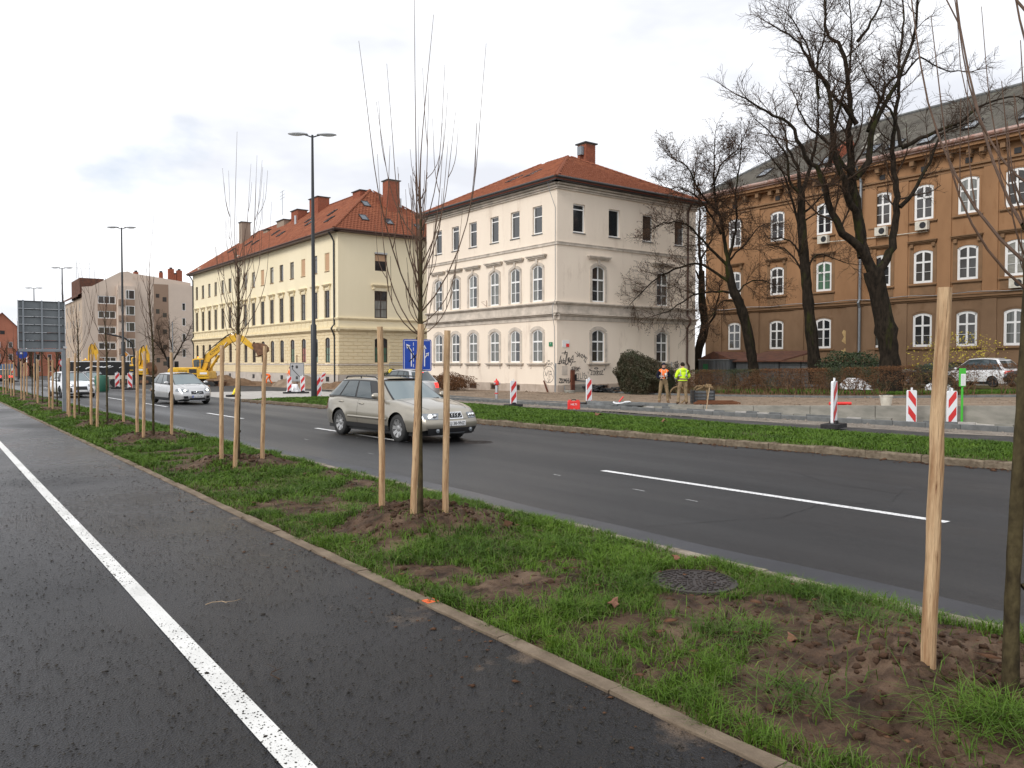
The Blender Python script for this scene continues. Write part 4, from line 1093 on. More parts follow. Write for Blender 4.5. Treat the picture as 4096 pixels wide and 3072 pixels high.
# ---- cream corner house -------------------------------------------------------
b1 = empty('cream_house', (33.3, 75.67, -.62), ROT, 'long three storey cream house with grooved ground floor, dark window frames and many roof chimneys', 'house')
L1 = Fac(b1, 'L'); R1 = Fac(b1, 'R')
LEN1, DEP1 = 51.9, 17.0
W15 = [2.6+3.14*k if k < 9 else 2.6+3.14*k+.3 for k in range(16)]
W15 = [2.65, 5.72, 8.95, 12.2, 15.4, 18.5, 21.65, 24.9, 28.0, 31.0, 34.2, 37.35, 40.5, 43.5, 46.65, 49.8]
ops = [(s, 1.62, 1.18, 2.6, .2) for s in W15] + [(s, 6.25, 1.26, 2.82) for s in W15] + [(s, 11.08, 1.15, 1.85) for s in W15]
cb = 4.8
mb = L1.mb(); wall_open(mb, 0, LEN1, cb, 14.9, [o for o in ops if o[1] > 5], .2); mb.build('street_wall', M['cream'], b1)
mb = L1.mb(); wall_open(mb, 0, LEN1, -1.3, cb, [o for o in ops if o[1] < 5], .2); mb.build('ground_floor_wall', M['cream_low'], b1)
opr = [(4.8, 1.62, 1.5, 2.6, .2), (4.8, 6.25, 1.5, 2.82), (4.8, 11.15, 1.36, 1.75), (11.8, 1.62, 1.5, 2.6, .2), (11.8, 6.25, 1.5, 2.82), (11.8, 11.15, 1.36, 1.75)]
mb = R1.mb(); wall_open(mb, 0, DEP1, cb, 14.9, [o for o in opr if o[1] > 5], .2); mb.build('side_wall', M['cream'], b1)
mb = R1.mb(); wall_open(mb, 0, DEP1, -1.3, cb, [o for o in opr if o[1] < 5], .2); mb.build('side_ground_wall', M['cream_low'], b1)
MB().box(.25, DEP1, .25, LEN1, -.6, 15.3).build('rear_walls', M['cream'], b1)
rr = random.Random(3)
for k, s in enumerate(W15):
    g = rr.choice(('glass', 'glass', 'glass_dim', 'glass_curtain'))
    gg = {0: 'glass_green', 1: 'glass_green', 2: 'glass_red', 3: 'glass_green'}.get(k, g)
    add_window(L1, s, 1.62, 1.18, 2.6, .2, 2, ((.33, .04), (.62, .09)), 'brown_frame', .08, .12, pick=lambda ij, r: ('glass' if ij[1] == 2 else r), rnd=gg)
    add_window(L1, s, 6.25, 1.26, 2.82, 0, 2, ((.33, .04), (.66, .09)), 'brown_frame', .09, .12, pick=lambda ij, r: r, rnd=g)
    if k in (0, 2, 6): o = add_window(L1, s, 11.08, 1.15, 1.85, 0, 1, (), 'cream_trim', .04, .10, pick=lambda ij, r: 'blind_tan')
    else: add_window(L1, s, 11.08, 1.15, 1.85, 0, 1 if k % 3 else 2, ((.8, .08),) if k % 2 else (), 'brown_frame', .08, .16, pick=lambda ij, r: r, rnd=rr.choice(('glass', 'glass_dim', 'glass_blind')) )
    L1.mb().box(s-.6, s+.6, -.1, .05, 10.99, 11.06).build('window_sill', M['brown_trim'], b1)
    hood(L1, s, 9.52, 2.05, 'cream_trim', key=False, br=True)
    surround(L1, s, 6.25, 1.26, 2.9, 0, .14, .04, 'cream_trim')
for s in (4.8, 11.8):
    add_window(R1, s, 1.62, 1.5, 2.6, .2, 2, ((.33, .04), (.62, .09)), 'brown_frame', .09, .12, pick=lambda ij, r: ('glass' if ij[1] == 2 else 'glass_green'))
    add_window(R1, s, 6.25, 1.5, 2.82, 0, 2, ((.33, .04), (.66, .09)), 'brown_frame', .09, .12, pick=lambda ij, r: ('glass' if ij[1] == 2 else 'glass_curtain2'))
    add_window(R1, s, 11.15, 1.36, 1.75, 0, 1, ((.58, .05),), 'brown_frame', .07, .14, pick=lambda ij, r: ('blind_tan' if ij[1] == 1 else 'glass'))
    hood(R1, s, 9.52, 2.3, 'cream_trim', key=False, br=True)
    R1.mb().box(s-.72, s+.72, -.02, .12, 12.9, 13.06).build('blind_box', M['metal_light'], b1)
for F, ln in ((L1, LEN1), (R1, DEP1)):
    profile_band(F, 'cornice', -.35, ln+.1, ((4.84, 4.98, .18), (4.98, 5.12, .36), (5.12, 5.2, .30)), 'cream_trim')
    profile_band(F, 'cornice', -.15, ln+.1, ((5.98, 6.08, .10), (6.08, 6.18, .16)), 'cream_trim')
    profile_band(F, 'plinth_band', -.08, ln+.05, ((1.34, 1.42, .09), (1.42, 1.50, .05)), 'b2_trim')
    profile_band(F, 'base_wall', -.05, ln+.02, ((-1.3, .40, .05),), 'cream_base')
    mb = F.mb(); mb.tube([(-.8, .72, 14.98), (ln+.7, .72, 14.98)], .10, 6); mb.box(-.7, ln+.6, 0, .7, 14.78, 14.9); mb.build('gutter', M['pipe_brown'], b1)
mb = L1.mb()
for k in range(44): 
    a = .15+k*1.17
    mb.box(a+.06, min(a+1.11, LEN1), -.01, .03, 5.26, 5.92)
o = mb.build('frieze_panels', M['cream_trim'], b1); o['kind'] = 'stuff'
# grooved plaster blocks on the ground floor
def blocks(F, ln, opn, rows, w, lim, name='facade_block', m='cream_low'):
    P = []
    for r, (z0, z1, bw) in enumerate(rows):
        s = 0.0 - (r % 2)*bw/2
        while s < ln:
            a, b_ = max(0, s), min(ln, s+bw)
            segs = [(a, b_)]
            for o in opn:
                if o[1]-.02 < (z0+z1)/2 < o[1]+o[3]+.08:
                    ns = []
                    for (p, q) in segs:
                        lo, hi = o[0]-o[2]/2-.12, o[0]+o[2]/2+.12
                        if q <= lo or p >= hi: ns.append((p, q)); continue
                        if p < lo: ns.append((p, lo))
                        if q > hi: ns.append((hi, q))
                    segs = ns
            for p, q in segs:
                if q-p > .15: P.append((p, q, z0, z1))
            s += bw
    P.sort(key=lambda t: t[0])
    cache = {}
    for p, q, z0, z1 in P[:lim]:
        W = round(q-p, 1); key = (W, round(z1-z0, 2))
        if key not in cache:
            h = z1-z0; mb = MB(); e = .025
            hw = W/2-.02
            mb.add([(-hw,0,.02),(hw,0,.02),(hw,0,h-.02),(-hw,0,h-.02),(-hw+e,-.045,.02+e),(hw-e,-.045,.02+e),(hw-e,-.045,h-.02-e),(-hw+e,-.045,h-.02-e)], [(4,5,6,7),(0,1,5,4),(1,2,6,5),(2,3,7,6),(3,0,4,7)])
            cache[key] = mb.mesh('facade_block', M[m])
        o = link_mesh('facade_block', cache[key], F.root); o.location = F.pos((p+q)/2, .001, z0); o.rotation_euler = F.rot
    mb = F.mb()
    for p, q, z0, z1 in P[lim:]: mb.box(p+.025, q-.025, -.01, .045, z0+.025, z1-.025)
    if P[lim:]: o = mb.build('facade_blocks', M[m], F.root); o['kind'] = 'stuff'
rowsGF = [(1.52+.365*k, 1.52+.365*(k+1), 1.05) for k in range(9)]
rowsB = [(.42+.23*k, .42+.23*(k+1), .62) for k in range(4)]
blocks(L1, LEN1, [o for o in ops if o[1] < 5], rowsGF+rowsB, 1, 190)
blocks(R1, 12, [o for o in opr if o[1] < 5], rowsGF+rowsB, 1, 105)
for s in (2.6, 6.0, 12.2, 15.4, 21.8, 25, 31.2, 34.3, 40.5): L1.mb().box(s-.4, s+.4, .04, .06, -.35, .15).build('cellar_window', M['black'], b1)
for F, s in ((L1, .75), (L1, 30.2), (L1, 51.5)):
    mb = F.mb(); mb.tube([(s,.7,14.85),(s,.3,14.3),(s,.12,13.9),(s,.12,5.5),(s,.45,5.1),(s,.2,4.6),(s,.10,4.2),(s,.10,-.9)], .085, 6); mb.build('downpipe', M['metal_dark'], b1)
# roof
EO = .75; zE = 15.02; pc = math.radians(37); b = b1.location.z; cl, sl = math.cos(pc), math.sin(pc)
x0, y0, x1, y1 = -EO, -EO, DEP1+EO-2.4, LEN1+EO; half = (x1-x0)/2; zr = zE+half*math.tan(pc)
rx = (x0+x1)/2; ra = (rx, y0+half, zr-b); rb = (rx, y1-half, zr-b)
mb = MB(); cs = [(x0,y0,zE-b),(x1,y0,zE-b),(x1,y1,zE-b),(x0,y1,zE-b)]
mb.add(cs+[ra, rb]+[(p[0], p[1], p[2]-.12) for p in cs], [(0,1,4),(1,2,5,4),(2,3,5),(3,0,4,5),(6,7,1,0),(7,8,2,1),(8,9,3,2),(9,6,0,3),(6,9,8,7)])
mb.build('roof', M['tile_under'], b1)
hs = half/cl
tiles(b1, 'tile_b1', M['tile'], (x0, y0, zE-b), (x1, y0, zE-b), (0, cl, sl), lambda y: (y*cl, (x1-x0)-y*cl) if y < hs else (1, 0), .38, .42, 200, wave=1, thick=.05)
Ly = y1-y0
tiles(b1, 'tile_b1b', M['tile'], (x0, y1, zE-b), (x0, y0, zE-b), (cl, 0, sl), lambda y: (y*cl, Ly-y*cl) if y < hs else (1, 0), .38, .42, limit=60, wave=1, thick=.05)
ridge_caps(b1, [((x0,y0,zE-b+.05), (ra[0],ra[1],ra[2]+.06)), ((x1,y0,zE-b+.05), (ra[0],ra[1],ra[2]+.06)), (ra, rb)], M['tile'], .18, .5)
def plane_z(x, y): return zE+min(x-x0, x1-x, y-y0, y1-y)*math.tan(pc)
for cx, cy, w, d, h in ((8.2, 4.0, 1.4, 1.3, 2.6), (6.7, 8.2, 1.3, 1.9, 1.2), (6.5, 19.5, 1.5, 2.6, 2.4), (6.3, 25.5, 1.3, 2.2, 1.9), (6.3, 30.5, 1.3, 2.6, 1.3), (6.0, 35.5, 1.2, 1.6, .9), (5.2, 43.5, 1.3, 1.3, 3.2), (6.2, 47.0, .9, 1.0, 1.0)):
    z = plane_z(cx, cy); brick_chimney(b1, (cx, cy), w, d, z-1.0, max(z, zr-1.2)+h-.9, rows=(cy < 30))
for sx, u, w in ((3.6, 2.2, .8), (6.4, 1.9, .8), (9.8, 1.4, .7), (5.2, 5.6, .8)):
    roof_window(b1, (sx, y0+u*cl, zE+u*sl-b+.06), (1, 0, 0), (0, cl, sl), w, 1.15)
for yy, u in ((6, 2.6), (9.5, 5), (14, 4), (17, 5.5), (22, 3.5), (27, 5), (31.5, 3.6), (36, 4.4), (42, 3.8)):
    roof_window(b1, (x0+u*cl, yy, zE+u*sl-b+.06), (0, -1, 0), (cl, 0, sl), .8, 1.2)
def ac_unit(F, s, z, w=.9, h=.65, name='air_conditioner'):
    o = F.mb().box(s-w/2, s+w/2, .12, .46, z-h/2, z+h/2).build(name, M['white_dirty'], F.root)
    mb = F.mb(); c = []
    for k in range(14): t = 2*math.pi*k/14; c.append((s-.12+.24*math.cos(t), .468, z+.24*math.sin(t)))
    mb.add(c, [tuple(range(14))]); mb.build('fan', M['metal_dark'], o)
    F.mb().box(s-w/2+.1, s-w/2+.15, 0, .42, z-h/2-.06, z-h/2).build('bracket', M['metal_grey'], o)
MB().box(-.45, -.1, -.4, .4, 0, .6).build('air_conditioner', M['white_dirty'], b1, loc=(0, 29.9, 14.95-b))
MB().box(-.45, -.1, -.4, .4, 0, .6).build('air_conditioner', M['white_dirty'], b1, loc=(0, 47.2, 14.95-b))
mb = MB(); mb.tube([(0,0,0),(0,0,3.2)], .03, 5)
for z in (2.2, 2.6, 3.1): mb.tube([(-.1,-1.1,z),(.1,1.1,z)], .02, 4)
mb.build('roof_aerial', M['metal_grey'], b1, loc=(5.4, 29.0, zr-b+.2))
mb = MB(); mb.cyl((0,0,0), (0,0,1.1), .16, n=8); mb.build('flue', M['metal_light'], b1, loc=(4.6, 22.5, plane_z(4.6, 22.5)-b))
mb = MB(); mb.cyl((0,0,0), (0,0,1.0), .16, n=8); mb.build('flue', M['metal_light'], b1, loc=(9.6, 4.5, plane_z(9.6, 4.5)-b))

# ---- brown school-like block behind the trees ------------------------------------
bb = empty('brown_block', (59.0, 25.0, -.2), -math.radians(1.06), 'big three storey ochre brown building with white arched windows and grey corrugated roof', 'building')
LB = Fac(bb, 'L')
sW = [22.3, 17.73, 13.18, 8.2, 5.0, 1.85, -1.28, -4.4, -7.55]
ops = [(s, 2.80, 1.42, 2.47, .17) for s in sW] + [(s, 7.48, 1.42, 2.42, .17) for s in sW] + [(s, 12.12, 1.42, 2.55, .17) for s in sW]
mb = LB.mb(); wall_open(mb, -12, 25.7, 6.1, 17.0, [o for o in ops if o[1] > 6], .2); mb.build('street_wall', M['brown_wall'], bb)
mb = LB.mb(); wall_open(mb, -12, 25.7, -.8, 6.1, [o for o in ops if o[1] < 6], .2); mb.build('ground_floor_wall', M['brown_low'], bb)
MB().box(.25, 14.5, -12, 25.69, -.6, 17.2).build('rear_walls', M['brown_wall'], bb)
rr = random.Random(8)
for k, s in enumerate(sW):
    for z0, h in ((2.80, 2.47), (7.48, 2.42), (12.12, 2.55)):
        g = rr.choice(('glass', 'glass', 'glass', 'glass_dim', 'glass_curtain'))
        g2 = 'glass_green' if (k == 2 and z0 == 7.48) else ('glass_curtain2' if (k in (5,) and z0 > 12) else ('glass_blind' if (k == 6 and z0 == 7.48) else g))
        add_window(LB, s, z0, 1.42, h, .17, 2, ((.335, .03), (.63, .13)), 'white_frame', .17, .10, pick=lambda ij, r: r, rnd=g2)
    mb = LB.mb()
    for z in (2.73, 7.40, 12.03): mb.box(s-1.05, s+1.05, -.02, .16, z-.10, z-.01); mb.box(s-.98, s+.98, -.02, .09, z-.16, z-.10)
    mb.build('window_sill', M['brown_trim'], bb)
    hood(LB, s, 10.42, 2.2, 'brown_trim', key=False, d=.3, br=True)
    surround(LB, s, 2.8, 1.5, 2.6, .2, .12, .03, 'brown_low')
    surround(LB, s, 12.12, 1.5, 2.65, .2, .12, .03, 'brown_wall')
    LB.mb().box(s-.95, s+.95, -.02, .03, 6.62, 7.22).build('apron_panel', M['brown_trim'], bb)
    LB.mb().box(s-1.0, s-.72, -.02, .02, 7.5, 10.2).build('jamb_panel', M['brown_trim'], bb)
    LB.mb().box(s+.72, s+1.0, -.02, .02, 7.5, 10.2).build('jamb_panel', M['brown_trim'], bb)
pil = [25.1, 24.2, 20.0, 15.45, 10.6, 9.1, 6.6, 3.45, .33, -2.85, -6.0]
for s in pil:
    LB.mb().box(s-.48, s+.48, -.02, .10, 6.5, 15.2).build('pilaster', M['brown_wall'], bb)
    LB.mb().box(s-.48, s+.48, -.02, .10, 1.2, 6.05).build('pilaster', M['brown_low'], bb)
profile_band(LB, 'floor_cornice', -12, 25.9, ((6.10, 6.22, .12), (6.22, 6.40, .24), (6.40, 6.46, .3)), 'brown_trim')
profile_band(LB, 'attic_moulding', -12, 25.9, ((15.15, 15.25, .12), (15.4, 15.52, .16)), 'brown_trim')
profile_band(LB, 'eave_cornice', -12, 26.3, ((16.45, 16.62, .45), (16.62, 16.85, .75)), 'brown_wall')
profile_band(LB, 'plinth', -12, 25.8, ((-.8, 1.15, .12),), 'conc_slab')
s = -11.5
while s < 25.5:
    LB.mb().box(s, s+.32, 0, .5, 16.1, 16.44).build('corbel', M['brown_trim'], bb); LB.mb().box(s+.06, s+.26, 0, .35, 15.95, 16.1).build('corbel_foot', M['brown_trim'], bb)
    s += .85 if int(s*3) % 2 else 1.35
for s in (22.3, 17.7, 13.2, 8.2, 5.0, 1.85, -1.3, -4.4): LB.mb().box(s-.22, s+.22, .0, .06, 15.62, 16.0).build('attic_vent', M['black'], bb)
mb = LB.mb(); mb.tube([(-12, .95, 17.12), (26.3, .95, 17.12)], .17, 8); mb.box(-12, 26.2, .1, .9, 16.86, 16.98); mb.build('gutter', M['gutter_zinc'], bb)
mb = LB.mb(); mb.tube([(9.85,.9,16.9),(9.85,.3,16.2),(9.85,.22,15.6),(9.85,.22,6.6),(9.85,.42,6.3),(9.85,.22,5.9),(9.85,.22,-.1)], .10, 8); mb.build('downpipe', M['metal_grey'], bb)
mb = LB.mb(); mb.tube([(x, .35, 6.52+.05*math.sin(x*1.3)) for x in np.arange(-12, 25.5, .8)], .03, 4); mb.build('cable', M['metal_light'], bb)
mb = LB.mb(); mb.tube([(4.6, .2, 11.2), (8.6, .2, 11.25), (13.5, .2, 11.45)], .035, 4); mb.build('coolant_pipe', M['white_dirty'], bb)
for s, z in ((13.05, 11.65), (8.1, 11.65), (4.95, 11.65), (-1.5, 6.95)): ac_unit(LB, s, z)
for sx, zs, hh in ((11.0, 3.7, 1.6), (11.2, 2.2, 1.3), (10.75, 1.2, .7)):   # peeled plaster
    pts = []
    r_ = random.Random(int(sx*10)+int(zs))
    for k in range(16): t = 2*math.pi*k/16; q = r_.uniform(.6, 1.15); pts.append((sx+.48*q*math.cos(t), .008, zs+hh/2*q*math.sin(t)))
    mb = LB.mb(); mb.add(pts, [tuple(range(16))]); mb.build('peeled_patch', M['peeled'], bb)
b = bb.location.z; zE = 17.0; x0 = -1.0; half = 8.0; rise = 5.3; yA, yB = -12.0, 26.6
cl = half/math.hypot(half, rise); sl = rise/math.hypot(half, rise); hs = math.hypot(half, rise)
# corrugated sheets: one mesh, real waves
pit = .24; V = []; F = []
ny = int((yB-yA)/(pit/4))
for i in range(ny+1):
    y = yA+i*pit/4; wv = .035*math.sin(2*math.pi*(y-yA)/pit)
    top = min(1.0, max(0, (yB-y)/half))
    for t in (0, top):
        V.append((x0+half*t-sl*wv, y, zE-b+rise*t+cl*wv))
for i in range(ny): a = i*2; F.append((a, a+2, a+3, a+1))
link_mesh('corrugated_roof', np_mesh('corrugated_roof', V, F, M['grey_roof']), bb)
mb = MB(); zt = zE+rise-b
mb.add([(x0+half, yA, zt), (x0+half, yB-half, zt), (x0, yB, zE-b), (x0+2*half, yB, zE-b), (x0+2*half, yA, zE-b), (x0, yA, zE-b-.1)], [(1,2,3),(0,1,3,4),(0,5,4)]); mb.build('rear_roof', M['grey_roof'], bb)
ridge = MB(); ridge.tube([(x0+half, yA, zt+.05), (x0+half, yB-half, zt+.05), (x0, yB, zE-b+.05)], .14, 6); ridge.build('ridge_cap', M['conc_grey'], bb)
for yy, u in ((13.6, 1.4), (7.7, 1.5), (9.6, 1.6), (2.3, 2.0), (-1.6, 1.5), (5.0, 1.0), (20, 2)):
    roof_window(bb, (x0+u*cl, yy, zE+u*sl-b+.05), (0, -1, 0), (cl, 0, sl), 1.0, 1.5)
for yy, u, l in ((11.0, 5.2, 1.6), (10.6, 3.6, 1.2)):
    mb = MB(); mb.obox((x0+u*cl, yy, zE+u*sl-b+.08), (l, .9, .05), Matrix.Rotation(-math.atan2(rise, half), 3, 'Y')); mb.build('roof_patch', M['conc_slab'], bb)
mb = MB(); mb.obox((x0+1.6, 12.0, zE+1.75-b), (3.2, .25, .75), Matrix.Rotation(-math.atan2(rise, half), 3, 'Y')); mb.build('fire_wall', M['brick'], bb)
brick_chimney(bb, (x0+half+.6, -1.0), .7, .6, 22.0, 23.9, rows=False)
for yy in (13.5, 12.0): MB().box(-.25, .25, -.3, .3, 0, .9).build('chimney', M['conc_pale'], bb, loc=(x0+half+.4, yy, zt-.2))

# ---- apartment block far down the street -------------------------------------------
ap = empty('apartment_block', (22.0, 161.0, -1.35), 0, 'beige apartment block with sloping gable roof line and brown window bands', 'apartment block')
A1 = Fac(ap, 'R'); A2 = Fac(ap, 'L')
rowz = [(12.22, 1.45), (9.6, 1.35), (6.76, 1.3), (3.93, 1.3), (1.2, 1.35)]
ops = [(4.0, z, 2.9, h) for z, h in rowz]
ops += [(12.62, z, .62, h) for z, h in ((13.76, .72), (10.75, .86), (7.87, .7), (4.66, .8), (1.6, .85))]
ops += [(13.85, z, .7, h) for z, h in ((13.05, .86), (10.11, .83), (7.0, .83), (4.1, .8), (1.0, .8))]
ops += [(17.3, z, .62, h) for z, h in ((11.5, 1.45), (8.6, 1.5), (5.6, 1.5), (2.6, 1.5))]
mb = A1.mb(); wall_open(mb, 0, 24, -2, 15.1, ops, .12); mb.build('front_wall', M['apt_wall'], ap)
mb = A1.mb(); mb.add([(0,0,15.1),(24,0,15.1),(24,0,16.2),(19,0,16.3),(8.4,0,16.8),(8.4,0,18.0),(7.6,0,18.35),(6.2,0,18.1),(1.6,0,15.3)], [tuple(range(9))]); mb.build('gable', M['apt_wall'], ap)
mb = A1.mb(); mb.add([(8.4,-1.5,16.5),(19,-1.5,16.2),(19,-1.5,17.0),(14,-1.5,17.6),(7.6,-1.5,18.3)], [(0,1,2,3,4)]); mb.add([(7.6,-.02,18.32),(7.6,-1.5,18.32),(8.4,-1.5,18.0),(8.4,-.02,18.0)], [(0,1,2,3)]); mb.build('top_storey', M['apt_wall'], ap)
for z, h in rowz:
    add_window(A1, 4.0, z, 2.9, h, 0, 3, (), 'white_frame', .12, .08, pick=lambda ij, r: r, rnd=('glass_dim'))
    A1.mb().box(2.5, 5.5, -.02, .05, z-1.28, z-.04).build('brown_panel', M['apt_brown'], ap)
for o in ops[5:]: add_window(A1, o[0], o[1], o[2], o[3], 0, 1, (), 'white_frame', .07, .06)
A1.mb().box(11.95, 14.55, -.01, .03, -1, 16.3).build('brown_strip', M['apt_brown'], ap)
for o in ops[5:15]:    # windows stand in the brown strip
    A1.mb().box(o[0]-o[2]/2, o[0]+o[2]/2, .03, .045, o[1], o[1]+o[3]).build('window', M['glass_dim'], ap)
mb = A1.mb(); mb.box(5.65, 8.5, 0, 1.1, -1, 15.6); bay = mb.build('bay_column', M['apt_wall'], ap)
for z in (13.1, 10.2, 7.2, 4.2, 1.2):
    A1.mb().box(5.75, 6.8, 1.1, 1.5, z-1.1, z-.05).build('balcony', M['apt_brown'], ap)
    A1.mb().box(7.0, 8.45, 1.1, 1.14, z-1.3, z).build('brown_panel', M['apt_brown'], ap)
    w = A1.mb().box(6.95, 8.45, 1.1, 1.17, z+.05, z+1.75).build('window', M['white_frame'], ap)
    A1.mb().box(7.05, 7.4, 1.17, 1.18, z+.15, z+1.65).build('pane', M['glass_curtain'], w); A1.mb().box(7.5, 8.35, 1.17, 1.18, z+.15, z+1.65).build('pane', M['glass_dim'], w)
mb = A2.mb(); wall_open(mb, 0, 22.0, -2, 13.2, [(s, z, 1.0, 1.4) for s in (3, 7, 11, 15, 19) for z in (10.9, 8.1, 5.3, 2.5)], .15); mb.build('street_wall', M['apt_side'], ap)
for s in (3, 7, 11, 15, 19):
    for z in (10.9, 8.1, 5.3, 2.5): add_window(A2, s, z, 1.0, 1.4, 0, 1, (), 'white_frame', .07, .1, pick=lambda ij, r: 'glass_dim')
MB().box(.2, 24, .2, 22, -.8, 14.6).build('rear_walls', M['apt_side'], ap)
mb = MB(); b = ap.location.z
mb.add([(-.6,.3,13.7-b),(-.6,22.5,13.7-b),(2.5,22.5,15.6-b),(2.5,.3,15.6-b),(-.6,.3,13.4-b),(-.6,22.5,13.4-b)], [(0,1,2,3),(4,5,1,0)]); mb.build('roof', M['shed_rust'], ap)
MB().box(.9, 5, 9, 20, 15.2, 18.9).build('upper_storey', M['shed_rust'], ap)
for s, z, h, w in ((15.5, 17.0, 2.5, 1.0), (17.0, 16.9, 2.4, .95), (9.3, 17.6, .9, .8), (13.7, 17.1, 1.6, .6), (16.2, 16.8, 1.7, .45)):
    ch = A1.mb().box(s-w/2, s+w/2, -2.4, -1.6, z, z+h).build('chimney', M['brick'], ap)
    A1.mb().box(s-.25, s+.25, -2.1, -1.8, z+h, z+h+.3).build('chimney_cowl', M['metal_dark'], ch)
mb = MB()
for x, y, h in ((.8, 8, 3.5), (3.0, 8, 4.2)): 
    mb.tube([(x, y+4, 19), (x, y+4, 19+h)], .03, 4)
    for z in (2.0, 2.9): mb.tube([(x-.7, y+4, 19+z), (x+.7, y+4, 19+z)], .022, 4)
mb.build('roof_aerial', M['metal_grey'], ap)

# ---- houses closing the view at the far end of the street ---------------------------
def far_house(x, y, w, dpt, h, rh, m, label, rz=0, name='far_house'):
    z = gz(y)-.2
    r = empty(name, (x, y, z), rz, label, 'house')
    F = Fac(r, 'R')
    ops = [(a, z+q, .9, 1.5) for a in np.arange(1.5, w-.8, 2.6) for q in np.arange(1.3, h-1.2, 3.0)]
    mb = F.mb(); wall_open(mb, 0, w, z-.5, z+h, ops, .15); mb.build('wall', M[m], r)
    mb = F.mb(); mb.add([(0,0,z+h),(w,0,z+h),(w/2,0,z+h+rh)], [(0,1,2)]); mb.build('gable', M[m], r)
    for o in ops: add_window(F, o[0], o[1], o[2], o[3], 0, 1, (), 'white_frame', .08, .1, pick=lambda ij, q: 'glass_dim')
    F.mb().box(w/2-.5, w/2+.5, .0, .05, z+h+.2, z+h+1.1).build('attic_window', M['black'], r)
    MB().box(.2, w-.01, .2, dpt, -.2, h).build('rear_walls', M[m], r)
    mb = MB(); e = .5
    mb.add([(-e,-e,h-.3),(w/2,-e,h+rh),(w/2,dpt,h+rh),(-e,dpt,h-.3)], [(0,1,2,3)]); mb.add([(w+e,-e,h-.3),(w/2,-e,h+rh+.01),(w/2,dpt,h+rh+.01),(w+e,dpt,h-.3)], [(0,1,2,3)]); mb.build('roof', M['tile'], r)
    return r
far_house(-2, 232, 11, 14, 9.5, 5.2, 'far_red', 'salmon red gabled house at the very end of the street beside the big grey sign')
far_house(9.5, 236, 10, 14, 10.5, 5.6, 'far_red', 'second salmon red house with a round attic window next to the far gabled one')
far_house(21, 240, 12, 14, 8, 4.6, 'far_red', 'dark red far house half hidden behind the big grey sign')
far_house(-16, 226, 13, 14, 8.0, 4.6, 'far_red', 'low red roofed house at the far left end of the street')
mb = MB(); mb.box(-4, 16, 0, 3, 2.4, 3.1); mb.box(-4, 16, 0, .1, 1.9, 2.4); o = mb.build('shop_awning', mat('awning_blue', (0.12,0.2,0.34), .6), None, loc=(0, 222, -1.9)); tag(o, 'long pale blue awning under the far red houses', 'awning')
# ------------------------------------------------------------------ trees
class TB:
    """fast collector of tapered tubes"""
    def __init__(s): s.V = []; s.F = []; s.n = 0
    def tube(s, pts, r0, r1, n=4, pw=1.0, radii=None):
        P = np.asarray(pts, float); k = len(P)
        D = np.empty_like(P); D[1:-1] = P[2:]-P[:-2]; D[0] = P[1]-P[0]; D[-1] = P[-1]-P[-2]
        D /= np.maximum(1e-9, np.linalg.norm(D, axis=1))[:, None]
        ref = np.array([.31, .95, .05]) if abs(D[:, 2]).mean() > .6 else np.array([.05, .1, 1.])
        A = np.cross(D, ref); A /= np.maximum(1e-9, np.linalg.norm(A, axis=1))[:, None]; B = np.cross(D, A)
        t = np.linspace(0, 1, k)
        R = (r0+(r1-r0)*t**pw) if radii is None else np.asarray(radii, float)
        a = np.arange(n)*2*math.pi/n
        V = P[:, None]+(A[:, None]*np.cos(a)[None, :, None]+B[:, None]*np.sin(a)[None, :, None])*R[:, None, None]
        s.V.append(V.reshape(-1, 3))
        i, j = np.meshgrid(np.arange(k-1), np.arange(n), indexing='ij'); j2 = (j+1) % n
        s.F.append(np.stack([i*n+j, i*n+j2, (i+1)*n+j2, (i+1)*n+j], 2).reshape(-1, 4)+s.n)
        s.n += k*n
    def build(s, name, m, parent, smooth=True, kind=None):
        if not s.V: return None
        o = link_mesh(name, np_mesh(name, np.concatenate(s.V), np.concatenate(s.F), m, smooth), parent)
        if kind: o['kind'] = kind
        return o

def smooth_path(ctrl, step):
    """Catmull-Rom through control points, returns points about step apart"""
    C = [np.asarray(c, float) for c in ctrl]; C = [2*C[0]-C[1]]+C+[2*C[-1]-C[-2]]
    out = []
    for i in range(1, len(C)-2):
        n = max(1, int(round(np.linalg.norm(C[i+1]-C[i])/step)))
        for k in range(n):
            t = k/n
            out.append(.5*((2*C[i])+(-C[i-1]+C[i+1])*t+(2*C[i-1]-5*C[i]+4*C[i+1]-C[i+2])*t*t+(-C[i-1]+3*C[i]-3*C[i+1]+C[i+2])*t**3))
    out.append(C[-2]); return out

